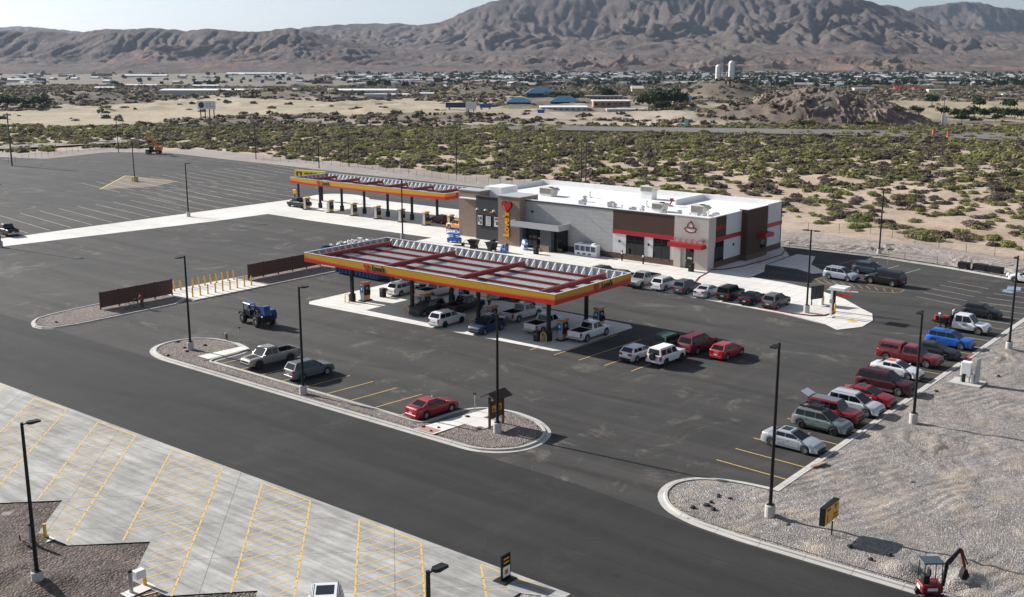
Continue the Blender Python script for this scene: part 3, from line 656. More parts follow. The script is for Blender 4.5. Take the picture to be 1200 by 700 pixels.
# hat emblem: cowboy-hat outline standing proud of the pier, dark red
hat=[(-1.05,-.28),(-.75,-.62),(-.2,-.82),(.35,-.8),(.8,-.55),(1.0,-.2),(.78,.02),(.55,-.02),(.42,.35),(.22,.72),(.02,.95),(-.16,.72),(-.33,.62),(-.52,.38),(-.62,.02),(-.85,-.05)]
M=frame((-75.15,YF-.85,6.0),(1,0,0),(0,0,1)); q=offset_poly(ccw(hat),.16); hp=ccw(hat); b=MB()
for i in range(len(hp)):
    j=(i+1)%len(hp); b.add([(*hp[i],0),(*hp[j],0),(*hp[j],.1),(*hp[i],.1),(*q[i],0),(*q[j],0),(*q[j],.1),(*q[i],.1)],[(0,1,2,3),(3,2,6,7),(5,4,7,6)])
b.xf(M); em=sp(b,'hat_emblem',mat('emblem_maroon',(.16,.02,.03),.4))
b=MB().prism(offset_poly(hp,.17),.02,.07); b.xf(M); sp(b,'emblem_backing',W_white)
b=MB().prism([(-.6,-.02),(-.25,-.18),(.1,-.2),(.48,-.02),(.45,.16),(.1,.02),(-.25,.02),(-.58,.18)],.08,.12); b.xf(M); sp(b,'hat_band',C_awn)
MM=Matrix.Translation((-XS,-YF,0))
text_obj("sign_letters","Arby's",.62,mat('emblem_maroon'),st,MM@frame((-75.2,YF-.73,5.5),(1,0,0),(0,0,1)),.03,.02)
# store-front windows of the restaurant
for x0,x1 in ((-86.2,-83.2),(-81.6,-78.9)):
    w=sp(MB().box(x0,x1,YF-.05,YF+.02,.55,3.7),'window',C_glass)
    b=MB()
    for x in (x0,(x0+x1)/2,x1): b.box(x-.04,x+.04,YF-.08,YF-.04,.55,3.7)
    b.box(x0+.04,(x0+x1)/2-.04,YF-.08,YF-.05,2.9,2.97).box((x0+x1)/2+.04,x1-.04,YF-.08,YF-.05,2.9,2.97); b.xf(MM); b.build('frame',C_trim,w)
for x in (-87.4,-82.4): sp(MB().box(x-.1,x+.1,YF-.16,YF-.02,2.5,2.85),'wall_lamp',C_black)
# right (drive-through) side, runs along +Y
XR2=-72.95
def side(y0,y1,z0,z1,name,m,px=.0,x0=None): return sp(MB().box(XR2-.35 if x0 is None else x0,XR2+px,y0,y1,z0,z1),name,m)
side(YF+1.6,YF+5.3,3.95,HW-.1,'brown_wall',W_brn); side(YF+1.6,YF+9.9,.9,3.95,'white_wall',W_white); side(YF+5.3,YF+9.9,3.95,HW-.1,'white_wall',W_white)
side(YF+1.6,YF+9.9,0,.9,'wall_base',W_brn2,.06); side(YF+1.45,YF+9.9,3.75,4.35,'red_band',C_awn,.09)
w=side(YF+2.1,YF+4.6,.4,3.7,'window',C_glass,.05)
b=MB(); [b.box(XR2+.05,XR2+.08,YF+y-.04,YF+y+.04,.4,3.7) for y in (2.1,3.35,4.6)]; b.xf(MM); b.build('frame',C_trim,w)
side(YF+9.9,YF+16.4,0.9,HW+.15,'brown_bay',W_brn,1.0,XR2-.4); side(YF+9.9,YF+16.4,0,.9,'wall_base',W_brn2,1.06,XR2-.4)
side(YF+16.4,YB,.9,HW-.1,'white_wall',W_white); side(YF+16.4,YB,0,.9,'wall_base',W_brn2,.06); side(YF+16.4,YB,3.75,4.35,'red_band',C_awn,.09)
side(YF+14.2,YF+15.6,1.3,2.5,'service_window',C_glass,1.04,XR2+.9); side(YF+13.2,YF+16.0,3.1,3.7,'red_canopy',C_awn,2.3,XR2+1.0)
text_obj("sign_letters","Arby's",1.05,mat('dim_red_letter',(.36,.015,.02),.4),st,MM@frame((XR2+.06,YF+3.45,5.75),(0,1,0),(0,0,1)),.05,.025,.95)
for y in (7.6,19.8): side(YF+y-.12,YF+y+.12,2.55,2.9,'wall_lamp',C_black,.16,XR2+.01)
# back, roof, parapets
sp(MB().box(-119.4,XR2,YB-.3,YB,0,HW-.1),'rear_wall',W_grey)
sp(MB().box(-119.0,XR2-.35,YF+.35,YB-.3,6.35,6.5),'roof',W_roof)
b=MB().box(XL,-78.0,YF-.06,YF+.42,HW-.25,HW-.05); sp(b,'dark_coping',W_dcap)
b=MB().box(XL,-78.0,YF-.04,YF+.40,HW-.05,HW+.02).box(-78.05,-72.5,YF-.5,YF+.4,HW+.05,HW+.15).box(XR2-.4,XR2+.06,YF+1.6,YF+9.9,HW-.1,HW).box(XR2-.45,XR2+1.06,YF+9.85,YF+16.45,HW+.15,HW+.22).box(XR2-.4,XR2+.06,YF+16.4,YB,HW-.1,HW).box(-119.4,XR2,YB-.35,YB+.05,HW-.1,HW)
sp(b,'coping',W_cap)
sp(MB().box(-104.9,-78,YF+.35,YF+.45,6.5,HW-.05).box(XR2-.42,XR2-.35,YF+1.6,YB-.3,6.5,HW-.1).box(-119.0,XR2-.35,YB-.37,YB-.3,6.5,HW-.1).box(-119.0,-118.9,YF+1.8,YB-.3,6.5,HW-.1).box(-86.8,-86.6,YF+14.5,YB-.4,6.5,7.3),'parapet_lining',W_roof)
# left end: tan pier, charcoal panel with posters, tan tower with sign
sp(MB().box(-119.6,-115.2,YF+1.0,YF+3.5,.0,HW+.25).box(-119.6,-119.2,YF+3.5,YB,0,HW-.1),'tan_pier',W_tan)
sp(MB().box(-115.2,-109.2,YF+.2,YF+.6,0,HW-.35),'charcoal_wall',W_dark)
sp(MB().box(-115.25,-109.2,YF+.1,YF+.7,HW-.35,HW-.22),'dark_coping',W_dcap)
sp(MB().box(-109.2,XL,YF-1.5,YF+3.2,0,HW+.35),'tan_tower',W_tan); sp(MB().box(-109.35,XL+.12,YF-1.62,YF+3.3,HW+.35,HW+.47),'coping',mat('grey_coping',(.42,.43,.44),.5)); sp(MB().box(-119.75,-115.1,YF+.9,YF+3.6,HW+.25,HW+.37),'coping',mat('grey_coping'))
sp(MB().box(-116.2,-112.8,YF+3.6,YF+8,6.5,8.2),'roof_screen',W_roof)
for k in range(3):
    x=-114.25+k*1.72; f=sp(MB().box(x-.6,x+.6,YF+.10,YF+.19,2.3,4.1),'poster_frame',C_black)
    b=MB().box(x-.5,x+.5,YF+.07,YF+.10,2.42,3.98); b.xf(MM); b.build('poster',W_white,f)
    b=MB()
    if k==0: b.box(x-.4,x-.12,YF+.055,YF+.068,2.9,3.75).box(x+.0,x+.38,YF+.055,YF+.068,3.3,3.8).box(x+.0,x+.35,YF+.055,YF+.068,2.6,3.1)
    if k==1: [b.box(x-.36,x+.36,YF+.055,YF+.068,2.6+i*.27,2.66+i*.27) for i in range(5)]
    if k==2: b.box(x-.1,x+.4,YF+.055,YF+.068,2.7,3.25).box(x-.38,x+.3,YF+.055,YF+.068,3.5,3.8)
    b.xf(MM); b.build('print',mat('poster_ink',(.10,.09,.10) if k else (.10,.09,.10),.6),f)
    b=MB().tube((x-.3,YF+.2,4.9),(x-.3,YF-.2,5.15),.035,n=6).lathe([(.05,.22),(.24,0)],(x-.3,YF-.32,4.95),n=10); b.xf(MM); b.build('gooseneck_lamp',C_white,st)
sp(MB().box(-112.3,-111.6,YF+.12,YF+.18,4.55,4.75),'wall_plaque',C_org)
# tower sign: red heart and the name climbing the tower
hp=heart_poly(.95); M=frame((-107.35,YF-1.53,6.25),(1,0,0),(0,0,1))
b=MB().prism(ccw([(x*1.12,z*1.12) for x,z in hp]),.0,.12); b.xf(M); sp(b,'heart_rim',mat('heart_rim',(.05,.004,.006),.5))
b=MB().prism(ccw(hp),.13,.2); b.xf(M); ht=sp(b,'heart',mat('heart_red',(.50,.012,.016),.35))
b=MB().prism([(-.62,.1),(-.5,.1),(-.1,-.62),(-.18,-.62),(-.55,-.2)],.205,.23); b.xf(M); b.xf(MM) ; b.build('heart_highlight',C_must,ht)
MT=MM@frame((-107.35,YF-1.53,3.35),(0,0,1),(-1,0,0)); text_obj('sign_letters',"Love's",1.55,mat('sign_yellow',(.75,.36,.015),.4),st,MT@Matrix.Translation((0,0,.12)),.1,.05,1.0); 
MT2=MM@frame((-107.27,YF-1.53,3.32),(0,0,1),(-1,0,0)); text_obj('sign_letter_backs',"Love's",1.55,C_black,st,MT2@Matrix.Translation((0,0,.02)),.02,.09,1.0)
# entrance canopy and glazed vestibule
A0,A1=-105.6,-96.4
sp(MB().box(A0,A1,YF-2.9,YF-2.75,3.45,4.35).box(A0,A0+.15,YF-2.75,YF,3.45,4.35).box(A1-.15,A1,YF-2.75,YF,3.45,4.35).box(A0+.15,A1-.15,YF-2.75,YF,3.45,3.7),'entrance_canopy',mat('canopy_metal',(.48,.49,.50),.4,.1,vary=.05))
sp(MB().box(-100.2,-98.4,YF-2.4,YF-2.15,0,3.45).box(-98.4,-98.15,YF-2.4,YF+.0,0,3.45),'vestibule_pier',mat('dark_cladding',(.075,.08,.088),.5)); sp(MB().box(-104.8,-104.5,YF-1.4,YF-.1,0,3.45),'vestibule_pier',mat('dark_cladding'))
v=sp(MB().box(-104.5,-98.4,YF-.5,YF-.42,.0,3.4),'entrance_glazing',C_glass)
b=MB(); [b.box(x-.04,x+.04,YF-.55,YF-.5,0,3.4) for x in (-104.4,-103.2,-102.2,-101.2,-100.1,-98.6)]; b.box(-104.4,-98.5,YF-.54,YF-.505,2.5,2.57); b.xf(MM); b.build('frame',C_trim,v)
sp(MB().box(-102.0,-101.3,YF-.57,YF-.555,1.5,1.75).box(-101.1,-100.4,YF-.57,YF-.555,1.5,1.75),'door_notice',C_org)
sp(MB().box(-98.15,-96.6,YF-1.6,YF-.2,0,3.44),'side_glazing',C_glass); sp(MB().box(-100.2,-98.45,YF-2.5,YF-2.41,0,.95),'brick_dado',W_tan)
for x in (-95.5,-91.7): sp(MB().tube((x,YF-.1,6.9),(x,YF-.95,6.6),.045,n=6),'downspout_arm',C_steel)
sp(MB().box(-103.8,-103.3,YF-.05,YF,5.4,5.7),'wall_lamp',C_black)
# roof equipment: every unit is its own thing, standing on the roof
def roof_unit(x,y,w,d,h,label,curb=.3):
    w*=.85; d*=.85; h*=.85; o=empty('rooftop_unit',(x,y,6.5),0,label,'air conditioner','air conditioning units on the store roof')
    MB().box(-w/2+.1,w/2-.1,-d/2+.1,d/2-.1,0,curb).build('plinth',W_roof,o)
    MB().rbox(-w/2,w/2,-d/2,d/2,curb,curb+h,.05).build('casing',C_unit,o)
    b=MB()
    for k in range(int(w/.18)): b.box(-w/2+.1+k*.18,-w/2+.16+k*.18,-d/2-.03,-d/2-.005,curb+.15,curb+h-.12)
    b.build('grille',mat('grille_dark',(.10,.095,.085),.6),o)
    MB().lathe([(.01,0),(.38,0),(.42,.10),(.34,.12),(.01,.08)],(w*.2,0,curb+h),n=14).build('fan',C_trim,o)
    MB().add([(w/2,-d/2+.1,curb+.4),(w/2+.55,-d/2+.1,curb+.75),(w/2+.55,d/2-.1,curb+.75),(w/2,d/2-.1,curb+.4),(w/2,-d/2+.1,curb+h),(w/2,d/2-.1,curb+h)],[(0,1,2,3),(4,1,2,5),(0,1,4),(3,5,2)]).build('intake_hood',C_unit,o)
roof_unit(-108.6,145.2,2.9,2.2,1.3,'beige rooftop unit nearest the tan tower')
roof_unit(-93.6,152.2,2.6,2.2,1.1,'rooftop unit raised on a tall white plinth in the middle of the roof',1.2)
roof_unit(-84.9,141.2,2.3,1.8,1.15,'beige rooftop unit behind the chocolate brown wall')
roof_unit(-78.5,141.8,2.5,2.0,1.35,'largest beige rooftop unit near the cream corner pier')
rnd=random.Random(5)
spots=[(-91.2,138.6),(-89.3,137.6),(-87.3,137.6),(-86.6,139.0),(-85.9,137.8),(-82.9,139.0),(-81.8,136.9),(-75.8,139.4),(-74.9,140.2),(-76.4,137.8),(-77.2,136.6),(-97.7,139.5),(-99.8,143.0),(-88.8,143.8),(-93.1,140.6),(-79.9,138.4),(-102,147.6)]
for i,(x,y) in enumerate(spots):
    b=MB(); k=i%3
    if k==0: b.box(-.3,.3,-.3,.3,0,.45).lathe([(.22,.45),(.22,.6),(.38,.62),(.38,.85),(.1,.95)],n=12)
    elif k==1: b.lathe([(.14,0),(.14,.8),(.24,.82),(.24,.98),(.02,1.05)],n=10).box(-.3,.3,-.3,.3,0,.12)
    else: b.box(-.55,.45,-.4,.4,.1,.75).box(-.5,-.4,-.35,.35,0,.1).box(.3,.4,-.35,.35,0,.1).lathe([(.3,.75),(.3,.85),(.05,.86)],n=12)
    o=b.build('roof_vent',C_steel if k!=1 else W_roof,loc=(x,y,6.5),rot=(0,0,rnd.random()*.4)); tag(o,'small metal vent standing on the white store roof','roof vent','small vents on the store roof')
b=MB().box(-.35,.35,-.25,.25,0,.15).tube((-.1,0,.15),(.25,.1,1.0),.12,n=7).box(.0,.45,-.2,.2,.8,1.25); o=b.build('roof_winch',C_maroon,loc=(-86.4,146.8,6.5)); tag(o,'small dark red machine standing alone on the white roof','roof machine')
b=MB().tube((0,0,0),(0,0,1.0),.04,n=6).tube((0,0,1.0),(-.9,-.1,.85),.05,n=6).box(-1.0,-.7,-.14,.14,.75,.95); tag(b.build('roof_hoist',C_steel,loc=(-117.6,141.6,7.0)),'thin grey arm on the roof by the tan pier','roof arm')
# ================================================================ FUEL CANOPIES
def fascia(b_y,b_r,b_o,L,h,flip=False):
    """flat graphics in local x 0..L, y 0..h: mustard field, red swoosh, orange stripe"""
    N=40; rt=[]; ot=[]
    for i in range(N+1):
        u=i/N; e=math.exp(-u*L/5.0)+math.exp(-(1-u)*L/7.0)*1.15
        rt.append((u*L,h*(.20+.26*min(1,e)))); ot.append((u*L,h*(.27+.38*min(1,e))))
    b_y.add([(0,0,0),(L,0,0),(L,h,0),(0,h,0)],[(0,1,2,3)])
    for i in range(N):
        b_r.add([(rt[i][0],0,.012),(rt[i+1][0],0,.012),(*rt[i+1],.012),(*rt[i],.012)],[(0,1,2,3)])
        b_o.add([(*rt[i],.010),(*rt[i+1],.010),(*ot[i+1],.010),(*ot[i],.010)],[(0,1,2,3)])
def fuel_canopy(name,label,X0,X1,Y0,Y1,zb,zt,logos,girders,rows,dirs):
    o=empty(name,(X0,Y0,0),0,label,'fuel canopy'); L=X1-X0; Wd=Y1-Y0; h=zt-zb
    sides=[((0,0,zb),(1,0,0),L),((L,0,zb),(0,1,0),Wd),((L,Wd,zb),(-1,0,0),L),((0,Wd,zb),(0,-1,0),Wd)]
    for i,(p,d,l) in enumerate(sides):
        y_,r_,o_=MB(),MB(),MB(); fascia(y_,r_,o_,l,h); M=frame(p,d,(0,0,1))
        for q in (y_,r_,o_): q.xf(M)
        f=y_.build('fascia',C_must,o); r_.build('red_swoosh',C_red,f); o_.build('orange_stripe',C_org,f)
        for (side_i,u,sz) in logos:
            if side_i!=i: continue
            hp=heart_poly(sz*.55); b=MB().prism(ccw([(x+u*l-sz*1.55,y+h*.58) for x,y in hp]),.015,.06); b.xf(M); b.build('heart_logo',C_red,f)
            hp=heart_poly(sz*.62); b=MB().prism(ccw([(x+u*l-sz*1.60,y+h*.56) for x,y in hp]),.012,.014); b.xf(M); b.build('heart_logo_rim',C_maroon,f)
            text_obj('logo_letters',"Love's",sz*1.02,mat('logo_black',(.015,.012,.01),.5),f,M@Matrix.Translation((u*l+sz*.75,h*.56,.03)),.02,.035,.95)
    # rim, inner lining, gussets
    b=MB().box(-.02,L+.02,-.02,.10,zt,zt+.05).box(-.02,L+.02,Wd-.10,Wd+.02,zt,zt+.05).box(-.02,.10,.10,Wd-.10,zt,zt+.05).box(L-.10,L+.02,.10,Wd-.10,zt,zt+.05); b.build('rim',C_white,o)
    b=MB().box(.02,L-.02,.02,.06,zb,zt).box(.02,L-.02,Wd-.06,Wd-.02,zb,zt).box(.02,.06,.06,Wd-.06,zb,zt).box(L-.06,L-.02,.06,Wd-.06,zb,zt); b.build('inner_lining',mat('fascia_back',(.30,.33,.38),.5,.2),o)
    n=int(L/1.02); me=MB().prism_x([(0,zb+.18),(-.85,zb+.18),(-.85,zb+.28),(-.12,zt-.05),(0,zt-.05)],-.05,.05).build('gusset',C_white,o); first=True
    P_=[(k*L/n,Wd-.06,0) for k in range(1,n)]+[(k*L/n,.06,math.pi) for k in range(2,n,2)]
    n=int(Wd/1.02); P_+=[(.06,k*Wd/n,math.pi/2) for k in range(1,n)]+[(L-.06,k*Wd/n,-math.pi/2) for k in range(1,n)]
    for (x,y,a_) in P_:
        q=me if first else me.copy(); first=False
        if q is not me: S.collection.objects.link(q); q.parent=o
        q.location=(x,y,0); q.rotation_euler=(0,0,a_)
    b=MB(); n=int(L/.42)*4+1; pr=[]
    for k in range(n): pr.append((.06+(L-.12)*k/(n-1), zb+(.19 if k%4 in (1,2) else .14)))
    for (xa,za),(xb_,zb_) in zip(pr[:-1],pr[1:]): b.add([(xa,.06,za),(xb_,.06,zb_),(xb_,Wd-.06,zb_),(xa,Wd-.06,za)],[(0,1,2,3)])
    b.add([(.06,.06,zb+.05),(L-.06,.06,zb+.05),(L-.06,Wd-.06,zb+.05),(.06,Wd-.06,zb+.05)],[(3,2,1,0)]); b.build('deck',C_deck,o)
    # steel frame in oxide red: long purlins and deep cross girders
    def ibeam(p0,p1,w,hh,ax,parent=o,nm='purlin'):
        b=MB(); z=p0[2]
        for (a,c,e,f) in ((-w/2,w/2,0,.04),(-w/2,w/2,hh-.04,hh),(-.03,.03,.04,hh-.04)):
            if ax=='x': b.box(p0[0],p1[0],p0[1]+a,p0[1]+c,z+e,z+f)
            else: b.box(p0[0]+a,p0[0]+c,p0[1],p1[1],z+e,z+f)
        b.build(nm,C_maroon,parent)
    for r in rows:
        ibeam((.9,r*Wd,zb+.21),(L-.9,r*Wd,0),.20,.26,'x')
    for u in girders: ibeam((u*L,1.0,zb+.50),(u*L,Wd-1.0,0),.32,.50,'y',nm='girder'); MB().box(u*L-.14,u*L+.14,1.0,1.25,zb+.20,zb+.50).box(u*L-.14,u*L+.14,Wd-1.25,Wd-1.0,zb+.20,zb+.50).build('girder_post',C_maroon,o)
    for (cx,cy) in dirs:
        MB().box(cx-X0-.17,cx-X0+.17,cy-Y0-.17,cy-Y0+.17,.0,zb+.06).build('column',C_black,o)
        MB().box(cx-X0-.28,cx-X0+.28,cy-Y0-.28,cy-Y0+.28,.0,1.0).build('column_cover',C_trim,o)
    for i in range(max(4,int(L/5))):
        for yy in (.25,.75): MB().box((i+.5)*L/max(4,int(L/5))-.3,(i+.5)*L/max(4,int(L/5))+.3,Wd*yy-.3,Wd*yy+.3,zb+.0,zb+.05).build('canopy_light',C_white,o)
    return o
ccols=[(x,y) for x in (-97.3,-87.2,-77.1,-67.4) for y in (90.3,97.2)]
fuel_canopy('car_fuel_canopy','big yellow and red fuel canopy with open dark red roof steelwork over the cars',-102.0,-64.2,87.0,101.1,4.9,6.0,[(0,.32,.82),(1,.62,.85)],[.05,.34,.63,.93],[.10,.30,.5,.70,.90],ccols)
tcols=[(-162.2+6.15*k,142.9) for k in range(7)]
fuel_canopy('truck_fuel_canopy','narrow yellow and red fuel canopy over the truck lanes beside the store',-166.4,-126.2,139.2,148.6,4.9,6.0,[(0,.235,.85),(1,.5,.85)],[.10,.26,.42,.58,.74,.90],[.3,.7],tcols)
# ---------------------------------------------------------------- fuel pumps
def pump(x,y,z,rz,label,group,blue=True):
    o=empty('fuel_pump',(x,y,z),rz,label,'fuel pump',group)
    MB().box(-.75,.75,-.45,.45,0,.12).build('island_base',C_black,o)
    MB().rbox(-.55,.55,-.30,.30,.12,2.05,.03).build('cabinet',mat('pump_silver',(.46,.47,.48),.35,.3),o)
    MB().rbox(-.68,.68,-.36,.36,2.1,2.32,.03).build('top_cap',C_must if not blue else C_org,o)
    MB().rbox(-.60,.60,-.30,.30,2.32,2.36,.01).build('cap_cover',C_white,o)
    for s_ in (-1,1):
        f=MB().box(-.46,.46,s_*.30-.01,s_*.30+.02 if s_>0 else s_*.30+.01,.75,1.98).build('dark_face',C_trim,o) if s_>0 else MB().box(-.46,.46,-.325,-.302,.75,1.98).build('dark_face',C_trim,o)
        MB().box(-.2,.2,s_*.34-.012,s_*.34+.012,1.45,1.75).build('screen',mat('pump_screen',(.25,.3,.33),.2),f)
        MB().box(-.46,.46,s_*.335-.012,s_*.335+.012,.30,.72).build('lower_panel',C_must,o)
        b=MB()
        for k in (-.36,.36): b.path([(k,s_*.36,1.9),(k,s_*.55,1.5),(k,s_*.5,.7),(k,s_*.40,1.1)],.03,6).box(k-.05,k+.05,s_*.42-.08,s_*.42+.08,1.0,1.3)
        b.build('hose',C_rubber,o)
    if blue:
        for s_ in (-1,1): MB().box(s_*.57-.012,s_*.57+.012,-.24,.24,1.1,1.9).build('blue_panel',mat('pump_blue',(.02,.13,.42),.35),o); MB().box(s_*.585-.006,s_*.585+.006,-.1,.1,1.4,1.7).build('white_mark',C_white,o)
    return o
desc=['first from the left','second from the left','third from the left','fourth from the left']
for i,x in enumerate((-97.3,-87.2,-77.1,-67.4)):
    pump(x+.9,91.6,.012,R(90),'silver pump with orange cap, %s, front row under the car canopy'%desc[i],'fuel pumps under the car canopy')
    pump(x+.9,98.4,.012,R(90),'silver pump with orange cap, %s, rear row under the car canopy'%desc[i],'fuel pumps under the car canopy')
for i,x in enumerate((-162.7,-156.0,-149.6,-143.4,-137.3,-131.4,-125.6)):
    p=pump(x,139.9,.0122,R(90),'truck fuel pump on a black base, %s of seven from the left'%('first','second','third','fourth','fifth','sixth','last')[i],'fuel pumps along the truck lanes',False)
# hoops, bins and bollards under the car canopy
def hoop(x,y):
    b=MB(); pts=[(-.35,0,0),(-.35,0,.75)]+[(-.35*math.cos(a),0,.75+.35*math.sin(a)) for a in [k*math.pi/6 for k in range(1,6)]]+[(.35,0,.75),(.35,0,0)]
    return b.path(pts,.06,8).build('hoop_guard',C_yel,loc=(x,y,.012),smooth=True)
for i,x in enumerate((-97.3,-87.2,-77.1,-67.4)):
    tag(hoop(x,89.4),'yellow steel hoop guarding the front of the %s column row under the car canopy'%('leftmost','second','third','rightmost')[i],'hoop guard','yellow hoops at the pump islands')
    tag(hoop(x+.2,99.6),'yellow steel hoop behind the %s rear pump under the car canopy'%('leftmost','second','third','rightmost')[i],'hoop guard','yellow hoops at the pump islands')
def bin_(x,y,label,z=.012):
    o=empty('litter_bin',(x,y,z),0,label,'litter bin','black litter bins')
    MB().rbox(-.32,.32,-.32,.32,0,1.0,.05).build('bin_body',C_trim,o); MB().rbox(-.36,.36,-.36,.36,1.0,1.12,.04).build('lid',C_black,o); MB().box(-.2,.2,-.335,-.32,.72,.9).build('slot',mat('bin_slot',(.08,.08,.08),.5),o)
bin_(-96.2,94.4,'black litter bin between the two leftmost pumps under the canopy'); bin_(-94.0,99.3,'black litter bin behind the left end of the car canopy'); bin_(-68.3,89.5,'black litter bin beside the yellow hoop at the front right column')
bin_(-108.6,130.8,'black litter bin by the foot of the tan sign tower',.05); bin_(-99.2,129.6,'black litter bin before the glazed store entrance',.05); bin_(-74.3,132.4,'black litter bin outside the cream corner pier',.05)
# ================================================================ LAMP POSTS
def lamp(px,py,heads,label,h=9.85,base='round',xy=None,z=0,col=None,gr='tall black lamp posts round the lots'):
    x,y=xy or g(px,py+0); o=empty('lamp_post',(x,y,z),0,label,'lamp post',gr)
    if base=='round': MB().lathe([(.01,0),(.34,0),(.34,.86),(.30,.92),(.01,.92)],n=16).build('concrete_base',C_conc,o,smooth=False); z0=.92
    elif base=='square':
        MB().rbox(-.55,.55,-.55,.55,0,1.25,.04).build('concrete_base',C_conc,o); z0=1.25
        b=MB(); 
        for s_ in (-1,1): b.box(s_*.57-.02,s_*.57+.02,-.57,-.2,.02,1.2).box(s_*.57-.02,s_*.57+.02,.2,.57,.02,1.2).box(-.57,-.2,s_*.57-.02,s_*.57+.02,.02,1.2).box(.2,.57,s_*.57-.02,s_*.57+.02,.02,1.2)
        b.build('yellow_bands',C_yel,o)
    else: z0=0
    MB().box(-.2,.2,-.2,.2,z0,z0+.06).build('base_plate',C_black,o)
    MB().tube((0,0,z0+.05),(0,0,h),.125,.09,n=10).build('pole',C_black,o)
    for a in heads:
        c,s_=math.cos(R(a)),math.sin(R(a)); M=Matrix.Rotation(R(a),4,'Z')@Matrix.Translation((0,0,h-.12))
        b=MB().tube((.05,0,0),(.35,0,.02),.04,n=6).xf(M); hd=b.build('arm',C_black,o)
        b=MB().add([(.3,-.13,-.05),(.45,-.24,-.05),(.98,-.24,-.03),(1.02,-.2,-.03),(1.02,.2,-.03),(.98,.24,-.03),(.45,.24,-.05),(.3,.13,-.05),(.3,-.10,.08),(.45,-.18,.09),(.98,-.20,.05),(1.02,-.17,.05),(1.02,.17,.05),(.98,.20,.05),(.45,.18,.09),(.3,.10,.08)],[tuple(range(7,-1,-1)),tuple(range(8,16))]+[(i,(i+1)%8,8+(i+1)%8,8+i) for i in range(8)]).xf(M)
        b.build('lamp_head',C_black,o)
    return o
lamp(45,687,[90],'black lamp post on a concrete base in the brown dirt at the bottom left')
lamp(902,607,[-90],'tallest black lamp post, rising from the gravel bank near the orange sign',11.9)
lamp(355.6,463,[90],'black lamp post on the kerb beside the grey SUV')
lamp(583,508,[0,180],'black two-headed lamp post in front of the roofed brown notice board')
lamp(223.5,411,[-90],'black lamp post at the left end of the front island')
lamp(1070,497,[-90],'black lamp post on the gravel bank beside the maroon SUV',9.6)
lamp(945,367,[0,180],'black two-headed lamp post on the pale walk near the menu canopy')
lamp(1182,411,[-90],'black lamp post on the gravel bank by the white service truck')
lamp(1030,299,[90],'black lamp post behind the parked cars at the rear kerb',9.8)
lamp(472,281,[0,180],'black two-headed lamp post standing between the two fuel canopies')
lamp(221,254,[90],'black lamp post at the near edge of the white concrete strip',9.85,'round')
lamp(1,290,[90],'black lamp post at the left edge of the white concrete strip',9.85)
lamp(158,213,[180],'black lamp post on a yellow-banded square base in the far lot',9.8,'square')
for (x,y,lb,hh) in ((139,179,'thin dark lamp post at the far fence left of the orange lift',10.5),(300,186,'thin dark lamp post at the far fence beyond the stalls',10),(374,197,'thin dark lamp post rising behind the yellow sign',10),(409,195,'thin dark lamp post on the gravel slope behind the truck canopy',10),(535,205,'thin dark lamp post on the gravel slope left of the store',10)): lamp(x,y,[90],lb,hh,'none')
lamp(0,0,[90],'nearest black lamp post, its head low at the bottom edge of the view',9.85,xy=g(501.5,672,9.75))
# ---------------------------------------------------------------- utility poles
def util_pole(x,y,z,h,label,arms=1,r=.16):
    o=empty('utility_pole',(x,y,z),R(20),label,'utility pole','wooden utility poles'); wood=mat('weathered_wood',(.07,.055,.045),.9,vary=.2)
    MB().tube((0,0,-.5),(0,0,h),r,r*.65,n=8).build('post',wood,o)
    for k in range(arms): MB().box(-1.2,1.2,-.07,.07,h-.5-k*1.0,h-.36-k*1.0).build('crossarm',wood,o)
    b=MB(); [b.lathe([(.05,0),(.07,.1),(.03,.2)],(xx,0,h-.36),n=6) for xx in (-1.1,-.5,.5,1.1)]; b.build('insulator',C_steel,o)
x,y=g(14,194); util_pole(x,y,0,13.6,'left pole of the dark wooden pair at the far left edge',2,.2); util_pole(x+1.3,y-.6,0,13.9,'right pole of the dark wooden pair at the far left edge',1,.2)
x,y=g(681,215); util_pole(x,y,0,9.8,'left pole of the dark pair standing behind the store roof',0,.16); util_pole(x+1.0,y+.4,0,9.6,'right pole of the dark pair standing behind the store roof',0,.16)
for px,py,h,lb in ((1104,152,12,'lone wooden pole beside the highway on the right'),(197,100,20,'far wooden pole above the grassy field at the left'),(680,104,14,'far wooden pole beyond the tan building')):
    x,y,z=at(px,py); util_pole(x,y,z,h,lb,1)
# concrete bases etc on the white strip
# ================================================================ FENCES
def privacy_fence(x,y0,y1,n,label):
    o=empty('brown_fence',(x,y0,.12),0,label,'fence','brown panel fences on the island'); h=2.0; Ln=y1-y0
    for k in range(n):
        a=k*Ln/n+.06; c=(k+1)*Ln/n-.06
        b=MB(); m=int((c-a)/.16)
        for i in range(m): b.box(-.02+(.008 if i%2 else 0),.02+(.008 if i%2 else 0),a+i*(c-a)/m,a+(i+1)*(c-a)/m-.012,.22,h)
        b.build('panel',C_brown,o); MB().box(-.05,.05,a,c,h+.001,h+.08).build('top_rail',C_brown,o)
    for k in range(n+1): MB().box(-.08,.08,k*Ln/n-.06,k*Ln/n+.06,0,h+.15).build('post',mat('fence_post_brown',(.05,.028,.022),.7),o)
privacy_fence(-116.9,68.4,78.2,4,'brown panel fence with the bicycle leaning near it, left of the yellow bollards'); privacy_fence(-117.2,90.2,102.8,5,'brown panel fence running from the bollards to behind the car canopy')
k=0
